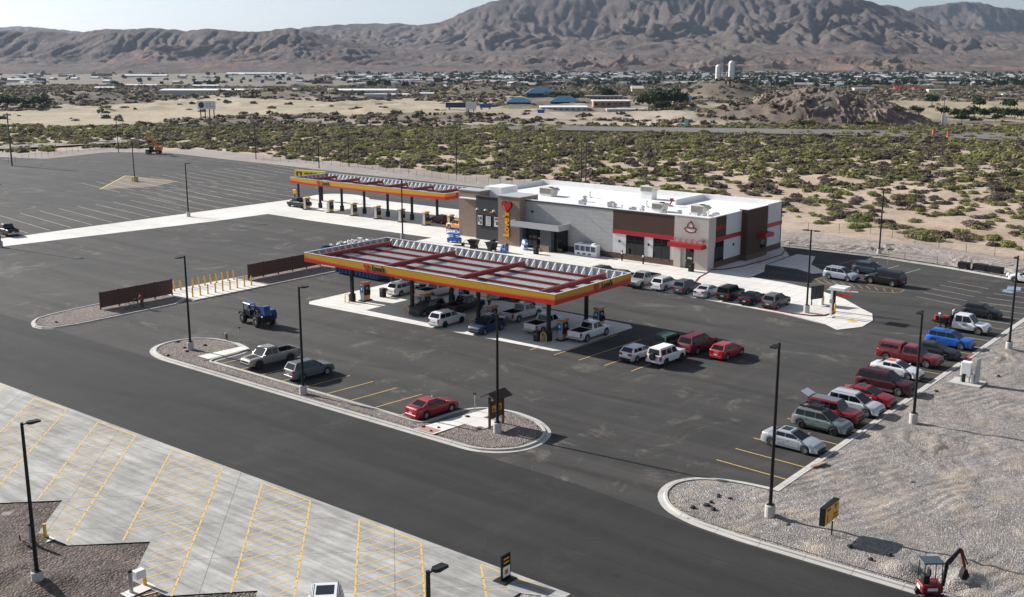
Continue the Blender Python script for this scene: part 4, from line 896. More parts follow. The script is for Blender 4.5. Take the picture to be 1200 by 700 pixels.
for x,ys in ((-118.9,[79.0+i*.92 for i in range(12)]),(-114.2,[79.3+i*1.13 for i in range(9)])):
    for y in ys:
        o=empty('bollard',(x,y,.13),0,'yellow steel bollard in the double row on the pale walkway between the brown fences','bollard','yellow bollards between the brown fences')
        MB().lathe([(.001,0),(.095,0),(.095,1.15),(.08,1.22),(.001,1.26)],n=12).build('tube',C_yel,o,smooth=True); MB().lathe([(.001,0),(.16,0),(.16,.02),(.1,.02)],n=12).build('base_ring',C_steel,o); 
def chain_fence(name,pts,label,h=1.5,gap=3.0,zf=None):
    o=empty(name,(*pts[0],0),0,label,'wire fence','wire fences round the site'); ox,oy=pts[0]; P=MB(); Rl=MB(); posts=[]
    for a,c in zip(pts[:-1],pts[1:]):
        a=Vector(a); c=Vector(c); n=max(1,int((c-a).length/gap))
        posts+=[a+(c-a)*k/n for k in range(n)]
    posts.append(Vector(pts[-1])); zs=[zat(p.x,p.y) for p in posts]
    for p,z in zip(posts,zs): P.tube((p.x-ox,p.y-oy,z-.3),(p.x-ox,p.y-oy,z+h),.04,n=5)
    for i in range(len(posts)-1):
        a,c=posts[i],posts[i+1]
        for hh in (.1,.3,.5,.7,.9,1.1,1.3,h-.03): Rl.tube((a.x-ox,a.y-oy,zs[i]+hh),(c.x-ox,c.y-oy,zs[i+1]+hh),.008 if hh<h-.05 else .018,n=3,cap=False)
    P.build('posts',mat('dull_post',(.11,.10,.095),.7,.3),o)['kind']='stuff'; Rl.build('wires',mat('dull_post'),o); return o
chain_fence('rear_wire_fence',[g(*p) for p in ((-60,196),(10,190.5),(130,172))],'low wire fence behind the far left lot')
chain_fence('rear_wire_fence',[g(*p) for p in ((300,187),(420,196),(545,213),(600,216),(660,219))],'wire fence on the gravel slope behind the truck canopy')
chain_fence('rear_wire_fence',[g(*p) for p in ((912,268),(1020,275),(1100,291),(1200,305))],'upper wire fence on the sand right of the store',1.5,4)
chain_fence('rear_wire_fence',[g(*p) for p in ((925,289.5),(990,296.5),(1060,306),(1098,311))],'lower wire fence along the rear kerb right of the store',1.2,5)
# ================================================================ VEHICLES
# x forward, y left, z up; kinds give the side outline of body and cabin
KIND={
 'sedan':dict(L=4.75,W=1.84,H=1.45,R=.335,xf=1.42,xr=-1.38,top=[(-2.37,.60),(-2.33,.92),(-2.2,1.02),(-1.75,1.06),(-.9,1.0),(1.0,.97),(1.55,.90),(2.1,.78),(2.3,.66),(2.37,.48)],cab=(-1.95,-1.05,.15,1.12),belt=.98,wins=[(-1.05,-.35),(-.27,.62)]),
 'suv':dict(L=4.72,W=1.88,H=1.70,R=.365,xf=1.42,xr=-1.36,top=[(-2.36,.65),(-2.32,1.05),(-2.2,1.12),(-1.75,1.13),(1.0,1.08),(1.6,1.04),(2.1,.94),(2.28,.80),(2.36,.55)],cab=(-2.27,-1.92,.25,1.18),belt=1.08,wins=[(-1.95,-1.22),(-1.14,-.30),(-.22,.70)]),
 'bigsuv':dict(L=5.15,W=2.0,H=1.86,R=.40,xf=1.55,xr=-1.5,top=[(-2.57,.7),(-2.53,1.15),(-2.4,1.2),(-1.75,1.2),(1.0,1.18),(1.7,1.15),(2.3,1.08),(2.5,.92),(2.57,.6)],cab=(-2.5,-2.25,.35,1.2),belt=1.17,wins=[(-2.2,-1.35),(-1.27,-.30),(-.22,.72)]),
 'hatch':dict(L=4.25,W=1.80,H=1.52,R=.33,xf=1.3,xr=-1.27,top=[(-2.12,.6),(-2.09,.98),(-1.95,1.04),(-1.4,1.05),(1.0,1.0),(1.5,.93),(1.95,.80),(2.08,.66),(2.12,.48)],cab=(-2.03,-1.55,.20,1.15),belt=1.0,wins=[(-1.62,-1.1),(-1.02,-.30),(-.22,.68)]),
 'boxy':dict(L=4.5,W=1.86,H=1.84,R=.40,xf=1.38,xr=-1.25,top=[(-2.25,.7),(-2.22,1.1),(-2.1,1.16),(-1.4,1.17),(.8,1.16),(1.5,1.13),(2.05,1.08),(2.2,.95),(2.25,.62)],cab=(-2.18,-2.08,.42,.80),belt=1.14,wins=[(-1.95,-1.18),(-1.08,-.30),(-.20,.50)]),
 'pickup':dict(L=5.75,W=2.0,H=1.88,R=.42,xf=1.85,xr=-1.72,top=[(-2.87,.72),(-2.85,1.22),(-.62,1.22),(-.6,1.14),(.0,1.14),(1.5,1.12),(2.3,1.08),(2.72,1.0),(2.83,.85),(2.87,.6)],cab=(-.58,-.42,.82,1.45),belt=1.14,wins=[(-.38,.22),(.30,1.0)],bed=(-2.78,-.68,.72)),
 'shell':dict(L=6.1,W=2.0,H=1.88,R=.40,xf=2.0,xr=-1.95,top=[(-3.05,.72),(-3.02,1.2),(-.62,1.2),(-.6,1.14),(.0,1.14),(1.5,1.12),(2.5,1.08),(2.9,1.0),(3.0,.85),(3.05,.6)],cab=(-.58,-.42,.82,1.45),belt=1.14,wins=[(-.38,.22),(.30,1.0)]),
 'service':dict(L=5.9,W=2.0,H=1.95,R=.43,xf=2.1,xr=-1.7,top=[(-.75,.6),(-.73,1.14),(.0,1.16),(1.7,1.14),(2.5,1.1),(2.8,1.02),(2.9,.88),(2.95,.6)],cab=(-.72,-.60,.95,1.6),belt=1.14,wins=[(-.45,.22),(.32,1.1)]),
}
_wheel={}
def wheel_parts(Rw,dark):
    k=(Rw,dark)
    if k in _wheel: return _wheel[k]
    w=.23; t=MB().lathe([(Rw*.62,-w/2),(Rw*.93,-w/2),(Rw,-w/2+.04),(Rw,w/2-.04),(Rw*.93,w/2),(Rw*.62,w/2)],axis='y',n=22).build('tyre',C_rubber,smooth=True)
    b=MB(); rr=Rw*.66
    b.lathe([(rr,-w/2+.02),(rr,w/2-.02)],axis='y',n=18).lathe([(.001,.0),(rr*.98,.0)],axis='y',n=18)
    for s in range(6):
        a=s*math.pi/3; c,q=math.cos(a),math.sin(a); px,pz=-q*.035,c*.035
        b.add([(c*.03+px,w/2-.03,q*.03+pz),(c*.03-px,w/2-.03,q*.03-pz),(c*rr-px,w/2-.015,q*rr-pz),(c*rr+px,w/2-.015,q*rr+pz)],[(0,1,2,3)])
    b.lathe([(rr,w/2-.02),(rr*.86,w/2-.01),(rr*.84,w/2-.04)],axis='y',n=18).lathe([(.07,w/2-.03),(.001,w/2-.01)],axis='y',n=10)
    r=b.build('rim',C_rimd if dark else C_rim)
    for o in (t,r): S.collection.objects.unlink(o)
    _wheel[k]=(t.data,r.data); return _wheel[k]
def put(name,data,parent,loc=(0,0,0),rot=(0,0,0)):
    o=bpy.data.objects.new(name,data); link(o,parent); o.location=loc; o.rotation_euler=rot; return o
def add_wheels(o,pts,Rw,dark=False):
    for (x,y) in pts:
        t,r=wheel_parts(Rw,dark); q=put('wheel',t,o,(x,y,Rw),(0,0,0 if y>0 else math.pi)); put('rim',r,q)
def car(kind,near,head,label,paint,group=None,flip=0,clad=None,roofc=None,rack=False,side=None,dark=False,center=None,cat=None,sun=False,rough=.38,metal=.2,S_=1.0,spare=False,parts='',front_low=0):
    """near = photo position of the ground midway between the near-side wheels"""
    K=KIND[kind]; Lh=K['L']/2; Wh=K['W']/2; H=K['H']; Rw=K['R']
    a=R(head)
    if center is None:
        x,y=g(*near); lx,ly=-math.sin(a),math.cos(a)      # left-hand normal of the car
        sgn=1 if (lx*x+ly*y)>0 else -1                   # push the centre away from the camera
        cx,cy=x+lx*sgn*(Wh-.1),y+ly*sgn*(Wh-.1)
    else: cx,cy=center
    o=empty({'pickup':'pickup_truck','shell':'pickup_truck','service':'service_truck'}.get(kind,'parked_car'),(cx,cy,front_low),a,label,cat or {'pickup':'pickup','shell':'pickup','service':'truck'}.get(kind,'car'),group)
    pm=mat('paint_%02d%02d%02d_%d'%(paint[0]*99,paint[1]*99,paint[2]*99,metal*10),paint,rough if max(paint)>.15 else .42,metal if max(paint)>.15 else .0,.5 if max(paint)>.15 else .35,.5 if max(paint)>.15 else .1)
    top=K['top']; xs=sorted(set([round(v,3) for v in np.linspace(top[0][0],top[-1][0],26)]+[p[0] for p in top]+
        [round(w+Rw*1.16*math.cos(t),3) for w in (K['xf'],K['xr']) for t in np.linspace(0,math.pi,11)]+([K['bed'][0],K['bed'][0]+.015,K['bed'][1],K['bed'][1]+.015] if 'bed' in K else [])))
    xs=[x for x in xs if top[0][0]<=x<=top[-1][0]]
    tx=[p[0] for p in top]; tz=[p[1] for p in top]; fl=.24 if kind in('sedan','hatch') else .32
    if kind in('pickup','shell','boxy','service'): fl=.42
    def hw(x):
        e=Lh-abs(x); k=max(0,1-e/.55) if kind!='service' or x>0 else 0; k2=k*.5 if (kind in('pickup','shell','boxy') and x<0) else k
        return Wh*(1-.20*k2*k2)
    def prof(x):
        tp=float(np.interp(x,tx,tz)); w=hw(x); b0=fl
        for c in (K['xf'],K['xr']):
            if abs(x-c)<Rw*1.16: b0=max(b0,Rw+math.sqrt((Rw*1.16)**2-(x-c)**2))
        b0=min(b0,tp-.06); inb='bed' in K and K['bed'][0]+.001<x<K['bed'][1]+.014
        z=lambda k: b0+(tp-b0)*k
        P=[(w*.955,b0),(w*.99,z(.25)),(w,z(.5)),(w*.985,z(.75)),(w*.955,z(.93)),(w*.90,tp)]
        if inb: P+=[(w*.84,tp),(w*.82,K['bed'][2]),(0,K['bed'][2])]
        else: P+=[(w*.8,tp+.012),(w*.5,tp+.03),(0,tp+.035)]
        return P
    b=MB(); n=len(prof(0)); ring=2*n-1
    for x in xs:
        P=prof(x); b.v+=[(x,y,z) for y,z in P]+[(x,-y,z) for y,z in P[-2::-1]]
    for i in range(len(xs)-1):
        for k in range(ring-1): b.f.append([i*ring+k,i*ring+k+1,(i+1)*ring+k+1,(i+1)*ring+k]); b.m.append(0); b.sm.append(not('bed' in K))
    for i,fl_ in ((0,0),(len(xs)-1,1)):
        q=list(range(i*ring,(i+1)*ring)); b.f.append(q if fl_ else q[::-1]); b.m.append(0); b.sm.append(False)
    # cabin
    rb,rr,rf,wb=K['cab']; zb=K['belt']-.02; yb=Wh*.90; yr=Wh*.73
    hard = roofc and roofc!='same'
    cab=MB(); c8=[(rb,zb),(rr,H),(rf,H),(wb,zb)]
    def ysec(z): return yb+(yr-yb)*(z-zb)/(H-zb)
    m1=(rr+rf)/2
    ptsL=[(rb,yb,zb),(wb,yb,zb),(rf,yr,H-.035),(m1,yr,H-.015),(rr,yr,H-.035)]
    vs=[(rb,yb,zb),(wb,yb,zb),(rf-.02,yr,H-.06),(rr+.02,yr,H-.06),(rf-.12,yr-.10,H),(rr+.14,yr-.10,H)]
    vs+= [(x,-y,z) for x,y,z in vs]
    cab.add(vs,[(0,1,2,3),(3,2,4,5),(7,6,9,8),(8,9,11,10),(1,7,8,2),(2,8,10,4),(6,0,3,9),(9,3,5,11),(5,4,10,11)])
    for f,m in zip(cab.f,cab.m): pass
    base=len(b.v); b.v+=cab.v
    for f in cab.f: b.f.append([base+i for i in f]); b.m.append(0); b.sm.append(False)
    body=b.build('body',pm,o)
    if roofc: MB().add([(rr+.16,-(yr-.11),H+.006),(rf-.14,-(yr-.11),H+.006),(rf-.14,yr-.11,H+.006),(rr+.16,yr-.11,H+.006)],[(0,1,2,3)]).build('roof_panel',roofc,o)
    if sun: MB().add([(rf-1.0,-.42,H+.009),(rf-.3,-.42,H+.009),(rf-.3,.42,H+.009),(rf-1.0,.42,H+.009)],[(0,1,2,3)]).build('sunroof',C_glass,o)
    # underbody
    MB().box(top[0][0]+.2,top[-1][0]-.25,-(Wh-.28),Wh-.28,.18 if fl<.4 else .3,fl+.35).build('underbody',C_trim,o)
    # glass
    def lerp3(p,q,t): return tuple(p[i]*(1-t)+q[i]*t for i in range(3))
    def pane(q,nm,off,u=.08,v0=.08,v1=.92):
        """q = 4 corners (lower-left, lower-right, upper-right, upper-left) -> inset pane moved along its normal"""
        A,B,C_,D_=q; P=[lerp3(lerp3(A,D_,v),lerp3(B,C_,v),t) for t,v in ((u,v0),(1-u,v0),(1-u,v1),(u,v1))]
        nn=(Vector(P[1])-Vector(P[0])).cross(Vector(P[3])-Vector(P[0])).normalized()*off
        return MB().add([tuple(Vector(p)+nn) for p in P],[(0,1,2,3)]).build(nm,C_glass,o)
    hz=H-.06
    pane([(wb,-yb,zb),(wb,yb,zb),(rf-.02,yr,hz),(rf-.02,-yr,hz)],'windscreen',.012,.045,.06,.96)
    if 'O' not in parts: pane([(rb,yb,zb),(rb,-yb,zb),(rr+.02,-yr,hz),(rr+.02,yr,hz)],'rear_window',.012,.09,.16,.93)
    for s_ in (-1,1):
        for (xa,xb) in K['wins']:
            z0,z1=zb+.07,H-.13; 
            def fx(x,z): # keep windows inside the slanting cabin outline
                lo=rb+(rr-rb)*(z-zb)/(H-zb)+.10; hi=wb+(rf-wb)*(z-zb)/(H-zb)-.12; return min(max(x,lo),hi)
            P=[(fx(xa,z0),z0),(fx(xb,z0),z0),(fx(xb,z1),z1),(fx(xa,z1),z1)]
            if xb==K['wins'][-1][1]: P[1]=(wb-.20,z0); P[2]=(fx(9,z1),z1)
            P=[(x,s_*(ysec(z)+.012),z) for x,z in P]
            if s_>0: P=P[::-1]
            MB().add(P,[(0,1,2,3)]).build('side_window',C_glass,o)
    # doors: thin panels proud of the flank, with handles
    dz0=fl+.16; dz1=K['belt']-.10
    for s_ in (-1,1):
        for j,(xa,xb) in enumerate(K['wins'][-2:]):
            xa2,xb2=(xa+.02,xb-.02) if j==0 else (xa+.02,min(xb+.25,K['xf']-Rw*1.2)); xa2=max(xa2,K['xr']+Rw*.75 if j==0 else -9); 
            zz=[dz0+.1 if (j==0 and kind in('sedan','hatch','suv','bigsuv')) else dz0,(dz0+dz1)/2,dz1]
            wy=lambda x,z:hw(x)*(1-.045*abs((z-(fl+K['belt'])/2)/((K['belt']-fl)/2))**2)+.008
            vs=[(x,s_*wy(x,z),z) for z in zz for x in (xa2,(xa2+xb2)/2,xb2)]
            F=[(0,1,4,3),(1,2,5,4),(3,4,7,6),(4,5,8,7)]
            if s_>0: F=[f[::-1] for f in F]
            d=MB().add(vs,F).build('door',pm,o,smooth=True)
            MB().cbox((xa2+.16,s_*(wy(xa2,dz1)+.015),dz1-.05),(.18,.03,.035)).build('handle',C_trim if clad else pm,d)
    # lights, bumpers, mirrors, plate
    fx_=top[-1][0]; rx_=top[0][0]; zt=float(np.interp(fx_-.12,tx,tz)); 
    for s_ in (-1,1):
        w=hw(fx_-.05)
        MB().add([(fx_-.02,s_*w*.55,zt-.24),(fx_-.22,s_*(w+.035),zt-.20),(fx_-.26,s_*(w+.03),zt-.03),(fx_-.06,s_*w*.55,zt-.08)],[(0,1,2,3) if s_>0 else (3,2,1,0)]).build('headlight',C_head,o)
        MB().rbox(wb-.32,wb-.20,s_*(Wh+.02)-.10,s_*(Wh+.02)+.10,zb+.04,zb+.20,.03).build('mirror',pm if not clad else C_trim,o)
        if kind!='service':
            w=hw(rx_+.05); z0,z1=(K['belt']-.25,K['belt']-.02) if kind in('sedan','hatch') else (K['belt']-.45,K['belt']+.02); wi=.42 if kind in('sedan','hatch') else .16
            MB().add([(rx_-.012,s_*(w-wi),z0),(rx_-.012,s_*(w-.01),z0),(rx_+.16,s_*(w+.015),z0+.02),(rx_+.16,s_*(w+.01),z1),(rx_-.004,s_*(w-.02),z1),(rx_-.004,s_*(w-wi),z1)],[(0,1,4,5),(1,2,3,4)]).build('tail_light',C_tail,o)
    MB().rbox(fx_-.10,fx_+.05,-hw(fx_)*.92,hw(fx_)*.92,fl+.02,fl+.24,.04).build('front_bumper',clad or C_trim,o)
    MB().box(fx_-.02,fx_+.012,-.48,.48,fl+.30,zt-.12).build('grille',C_trim,o)
    if kind!='service':
        MB().rbox(rx_-.05,rx_+.10,-hw(rx_)*.94,hw(rx_)*.94,fl+.0,fl+.26,.04).build('rear_bumper',C_steel if kind in('pickup','shell') else (clad or pm),o)
        MB().box(rx_-.03,rx_-.012,-.2,.2,fl+.30,fl+.44).build('number_plate',C_plate,o)
    if clad:
        for s_ in (-1,1): MB().box(K['xr']+Rw*1.2,K['xf']-Rw*1.2,s_*(Wh-.01)-.02,s_*(Wh-.01)+.02,fl-.02,fl+.16).build('sill_cladding',clad,o)
    yw=Wh-.13
    add_wheels(o,[(x,s_*yw) for x in (K['xf'],K['xr']) for s_ in (-1,1)],Rw,dark)
    if rack or kind in('bigsuv',):
        for s_ in (-1,1): MB().tube((rr+.2,s_*(yr-.06),H+.05),(rf-.2,s_*(yr-.06),H+.05),.022,n=6).build('roof_rail',C_trim if rack!='silver' else C_steel,o)
    if 'bed' in K:
        x0,x1,zf=K['bed']; w=Wh*.81
        MB().add([(x0+.03,-w,zf+.01),(x1-.02,-w,zf+.01),(x1-.02,w,zf+.01),(x0+.03,w,zf+.01),(x0+.03,-w-.012,1.20),(x1-.02,-w-.012,1.20),(x1-.02,w+.012,1.20),(x0+.03,w+.012,1.20)],[(0,1,2,3),(0,4,5,1),(2,6,7,3),(1,5,6,2),(3,7,4,0)]).build('bed_liner',C_trim,o)
    if 'C' in parts:   # tonneau / low bed cover
        x0,x1,zf=K['bed']; MB().rbox(x0,x1,-Wh*.86,Wh*.86,1.2,1.26,.02).build('bed_cover',C_trim,o)
    if kind=='shell':
        v=[(-3.0,.92,1.21),(-.66,.92,1.21),(-.66,.76,1.86),(-2.86,.76,1.86),(-.8,.62,1.92),(-2.75,.62,1.92)]; v+=[(x,-y,z) for x,y,z in v]
        MB().add(v,[(1,0,3,2),(2,3,5,4),(6,7,8,9),(9,8,10,11),(4,5,11,10),(0,6,9,3),(3,9,11,5),(7,1,2,8),(8,2,4,10)]).build('camper_shell',pm,o)
        for s_ in (-1,1):
            P=[(-2.7,s_*.885,1.40),(-.95,s_*.885,1.40),(-.95,s_*.815,1.70),(-2.6,s_*.815,1.70)]; P=P if s_<0 else P[::-1]
            MB().add(P,[(0,1,2,3)]).build('shell_window',C_glass,o)
    if spare:
        t,r=wheel_parts(Rw*.92,dark); q=put('spare_wheel',t,o,(rx_-.16,0,1.05),(0,0,R(90))); put('rim',r,q)
    if group==G5: o.location.x-=.45
    return o
WHT=(.74,.75,.76); SIL=(.42,.44,.46); GRY=(.12,.125,.13); BLK=(.006,.006,.008); NVY=(.018,.030,.055)
G1='cars parked facing the store'; G2='cars parked behind the car canopy'; G3='vehicles at the car canopy pumps'; G4='cars parked along the front island'; G5='cars parked nose-in to the gravel bank'; G6='cars near the rear kerb'
# --- row facing the store
x9,y9=g(917,360.5); x9-=.85; X9=lambda k:(x9-3.06*k, y9+.10*k*.9)
car('suv',None,90,'dark grey SUV at the right end of the row facing the store',(.10,.105,.115),G1,center=X9(0),rack=True,clad=C_trim)
car('sedan',None,90,'black sedan, second from the right in the row facing the store',BLK,G1,center=X9(1))
car('boxy',None,90,'black boxy SUV with roof rack, third from right in the store row',BLK,G1,center=X9(2),rack=True,dark=True)
car('sedan',None,90,'silver sedan parked between a black boxy SUV and a slate crossover',(.55,.56,.57),G1,center=X9(3.05))
car('suv',None,90,'slate blue crossover, centre of the row facing the store',(.06,.072,.088),G1,center=X9(4.05),rack=True)
car('suv',None,90,'white crossover with dark rear glass in the row facing the store',WHT,G1,center=X9(5.1),rough=.2,metal=.05)
car('pickup',None,-90,'silver pickup backed in, bonnet outward, in the row facing the store',(.36,.36,.35),G1,center=X9(6.2),dark=True)
car('suv',None,90,'dull pewter SUV beside the backed-in silver pickup',(.13,.13,.125),G1,center=X9(7.25),clad=C_trim)
car('bigsuv',None,90,'dark navy SUV at the left end of the row facing the store',(.03,.038,.05),G1,center=X9(8.25))
# --- cluster behind the car canopy
car('hatch',(755,422),86,'silver hatchback in the shade edge beside the white boxy 4x4',(.58,.62,.66),G2,clad=C_trim)
car('boxy',(789,426.5),86,'white boxy 4x4 with a spare wheel on its tail',WHT,G2,spare=True,dark=True,metal=.05,roofc=C_white)
car('suv',(794,410),86,'dark green SUV parked nose to nose behind the silver hatchback',(.015,.06,.03),G2,rack='silver')
car('bigsuv',(826.5,412.5),86,'maroon SUV with silver roof rails behind the white 4x4',(.11,.008,.018),G2)
car('hatch',(860,419.3),86,'bright red hatchback at the right end of the cluster',(.36,.018,.02),G2)
# --- under the canopy
car('pickup',(698.7,397.5),90,'white pickup pulled out at the right end of the car canopy',WHT,G3,metal=.05)
car('pickup',(647,388.5),90,'white pickup beside the rightmost front pump',(.66,.68,.70),G3,metal=.05)
car('pickup',(619,375),90,'white pickup at the rear right pumps under the canopy',(.62,.62,.61),G3,metal=.05)
car('suv',(531,381.5),90,'white SUV with glossy black window band at the front canopy edge',WHT,G3,roofc=C_white,dark=True,metal=.05)
car('suv',(578,390),-90,'dark blue crossover facing out under the front canopy edge',(.015,.035,.075),G3,rough=.2)
car('suv',(507,369),-90,'charcoal SUV facing out between the left front pumps',(.04,.04,.045),G3)
car('pickup',(517,348.5),90,'silver pickup at the left rear pumps with its tailgate outward',(.50,.50,.49),G3)
car('suv',(479,345.5),90,'white SUV at the leftmost rear pump',(.72,.73,.73),G3,metal=.05)
car('pickup',(551,366),90,'black pickup in deep shade in the middle of the canopy',BLK,G3,dark=True)
car('sedan',(596,349),90,'pale silver sedan just outside the rear edge of the canopy',(.5,.5,.5),G3)
# --- front island stalls
car('pickup',(323,428.5),-95,'sand coloured pickup with a black bonnet patch by the front island',(.25,.24,.21),G4,dark=True)
car('suv',(369,443),84,'grey blue SUV parked beside the sand coloured pickup',(.10,.115,.13),G4,rack=True)
car('sedan',(514,487),84,'red sedan parked alone beside the front island',(.30,.010,.016),G4)
# --- right bank row
car('sedan',(929.5,529.5),-2,'silver sedan nearest the viewer in the gravel bank row',(.40,.43,.46),G5,sun=True)
sg=car('suv',(963.6,508),-2,'sage green SUV with a black basket rack on its roof',(.16,.20,.19),G5,clad=C_trim,dark=True)
sgx,sgy=sg.location.x+.45,sg.location.y
jp=car('boxy',None,-2,'dark red 4x4 with a black hardtop and its rear glass raised',(.22,.012,.014),G5,center=(sgx-.05,sgy+2.75),dark=True,roofc=mat('slate_hardtop',(.13,.15,.17),.5),parts='O')
car('suv',None,-2,'pale silver SUV between the dark red 4x4 and the red sedan',(.52,.54,.58),G5,center=(sgx+.35,sgy+6.0),rack='silver')
car('sedan',None,-2,'red sedan with a sunroof beside the pale silver SUV',(.30,.010,.016),G5,center=(sgx+.2,sgy+9.2),sun=True)
car('bigsuv',(1038.6,462),-2,'dark maroon SUV with grey lower cladding facing the bank',(.055,.008,.014),G5,clad=mat('grey_cladding',(.10,.10,.10),.6))
ws=car('sedan',(1052,443.5),-2,'white sedan with orange rust patches on its roof',WHT,G5,metal=.0)
car('shell',(1067,428.5),-2,'maroon pickup with a matching camper shell over its bed',(.19,.018,.028),G5)
car('sedan',(1097,420.5),-2,'black sedan tucked between the maroon pickup and the blue SUV',(.02,.022,.024),G5,dark=True)
car('suv',(1115,408.8),-2,'bright blue SUV facing the gravel bank',(.012,.13,.55),G5,rack=True,sun=True)
sv=car('service',(1128,390.2),-2,'white service truck with black flatbed full of welding gear',WHT,G5,metal=.0)
car('hatch',(1152,373.5),-2,'black hatchback behind the white service truck',(.018,.019,.022),G5,dark=True,S_=1)
car('suv',(1202,333),175,'white SUV cut by the right edge at the rear kerb',WHT,G6,metal=.0)
car('suv',(982,329),-7,'silver SUV parked on the painted island behind the menu canopy',(.36,.40,.44),G6,rack=True)
car('suv',(1016,322.5),-7,'navy SUV partly hidden behind the silver SUV',(.03,.04,.06),G6)
car('bigsuv',(1033,334.5),173,'large black SUV facing the silver SUV near the rear kerb',BLK,G6)
# --- truck lanes and the rest
car('pickup',(346,243.5),176,'black pickup by the yellow sign at the end of the truck lanes',BLK,None,dark=True)
car('hatch',(512,262),174,'dark red hatchback at the last truck pump',(.10,.008,.012),None)
car('pickup',(535,270.5),172,'orange pickup parked between truck pumps and the tan tower',(.62,.26,.02),None,metal=.05)
car('pickup',(3,276),170,'black pickup cut by the left edge on the far lot',BLK,None,dark=True)
wn=g(382,682,1.86); car('bigsuv',None,-45,'white SUV with a big dark sunroof on the truck bays at the bottom',WHT,None,center=(wn[0]+1.55,wn[1]-1.55),metal=.0,dark=True)
car('suv',None,-45,'black car beside the white SUV on the truck bays',BLK,None,center=(wn[0]+4.2,wn[1]+.2-1.4))
# extras on individual cars
def extra(o,name,mb,m,**k): return mb.build(name,m,o,**k)
b=MB(); 
for x in (-1.7,-1.25,-.8,-.35,.1): b.box(x,x+.05,-.58,.58,1.80,1.85)
for s_ in (-.58,.54): b.box(-1.75,.2,s_,s_+.04,1.78,1.92)
b.box(-1.0,.0,-.45,.45,1.86,1.98); extra(sg,'roof_basket',b,C_trim)
extra(jp,'raised_rear_glass',MB().add([(-2.12,-.62,1.82),(-2.12,.62,1.82),(-2.85,.60,2.12),(-2.85,-.60,2.12),(-2.12,-.62,1.86),(-2.12,.62,1.86),(-2.85,.60,2.16),(-2.85,-.60,2.16)],[(3,2,1,0),(4,5,6,7),(0,1,5,4),(2,3,7,6),(0,4,7,3),(1,2,6,5)]),C_head)
extra(jp,'cargo_opening',MB().box(-2.20,-2.16,-.6,.6,1.2,1.75),C_trim); extra(jp,'fender_flare',MB().rbox(.95,1.82,-.98,.98,.86,.93,.03),C_trim)
rs=mat('rust_patch',(.40,.13,.05),.8,vary=.4,vscale=9)
extra(ws,'rust_patch',MB().add([(-.9,-.5,1.463),(-.15,-.45,1.463),(-.1,.1,1.463),(-.4,.5,1.463),(-.95,.35,1.463)],[(0,1,2,3,4)]),rs)
for c in S.objects:
    if c.get('label','').startswith('sand coloured'): extra(c,'bonnet_patch',MB().add([(1.55,-.45,1.165),(2.5,-.38,1.118),(2.5,.38,1.118),(1.55,.45,1.165)],[(0,1,2,3)]),C_trim)
    if c.get('label','').startswith('orange pickup'): extra(c,'light_bar',MB().rbox(.1,.3,-.5,.5,1.89,2.02,.03),C_must)
for c in list(S.objects):
    if c.get('label','').startswith('white SUV with a big dark'): extra(c,'sunroof',MB().add([(-1.8,-.48,1.872),(-.75,-.48,1.872),(-.75,.48,1.872),(-1.8,.48,1.872)],[(0,1,2,3)]),C_glass)
# flatbed and welding gear of the service truck
extra(sv,'flatbed',MB().box(-2.95,-.85,-1.05,1.05,.82,.92).box(-2.9,2.0,-.35,-.2,.55,.75).box(-2.9,2.0,.2,.35,.55,.75).box(-.95,-.85,-1.0,1.0,.92,1.75),C_trim)
extra(sv,'toolbox',MB().rbox(-2.2,-1.3,-1.0,-.55,.92,1.35,.03),C_black); extra(sv,'red_machine',MB().rbox(-2.1,-1.4,-.1,.45,.92,1.4,.04),mat('machine_red',(.42,.02,.015),.4))
extra(sv,'red_tank',MB().lathe([(.001,0),(.2,0),(.24,.1),(.24,.5),(.001,.55)],(-2.6,-.55,.92),n=12),mat('machine_red',(.42,.02,.015),.4))
b=MB(); 
for x,y,h in ((-1.15,.75,1.2),(-1.15,.45,1.2),(-2.7,.6,.6),(-2.4,.1,.7)): b.lathe([(.001,0),(.12,0),(.12,h*.85),(.04,h),(.001,h)],(x,y,.92),n=10)
extra(sv,'gas_bottle',b,C_steel); b=MB(); [b.lathe([(.16,-.05),(.24,0),(.16,.05)],(x,y,z),axis='y',n=14) for x,y,z in ((-1.2,-.3,1.55),(-1.6,.75,1.15),(-2.75,0,1.15))]; extra(sv,'hose_reel',b,C_rubber)
extra(sv,'door_emblem',MB().box(.35,.75,-1.025,-1.012,.85,1.0),mat('grey_decal',(.2,.2,.22),.5))
# ================================================================ MACHINES
def big_wheel(o,x,y,r,w=.4):
    t=MB().lathe([(r*.55,-w/2),(r*.9,-w/2),(r,-w/2+.06),(r,w/2-.06),(r*.9,w/2),(r*.55,w/2)],(0,0,0),'y',18).build('wheel',C_rubber,o,loc=(x,y,r),smooth=True)
    MB().lathe([(r*.56,-w/2+.05),(r*.56,w/2-.05)],(0,0,0),'y',14).lathe([(.001,w/2-.12),(r*.56,w/2-.12)],(0,0,0),'y',14).lathe([(r*.56,-w/2+.12),(.001,-w/2+.12)],(0,0,0),'y',14).lathe([(.001,w/2-.04),(r*.2,w/2-.04),(r*.2,w/2-.12)],(0,0,0),'y',10).build('rim',C_rim,t); return t
M_mred=mat('machine_red_dark',(.17,.007,.010),.5); M_lor=mat('lift_orange',(.75,.22,.02),.4)
th=empty('telehandler',(-97.4,75.9,0),R(172),'blue telehandler with a black open cab and forks on the open lot','telehandler')
for x in (-1.45,1.45):
    for y in (-.95,.95): big_wheel(th,x,y,.62,.42)
MB().box(-2.2,2.0,-.45,.45,.5,1.0).build('chassis',C_black,th)
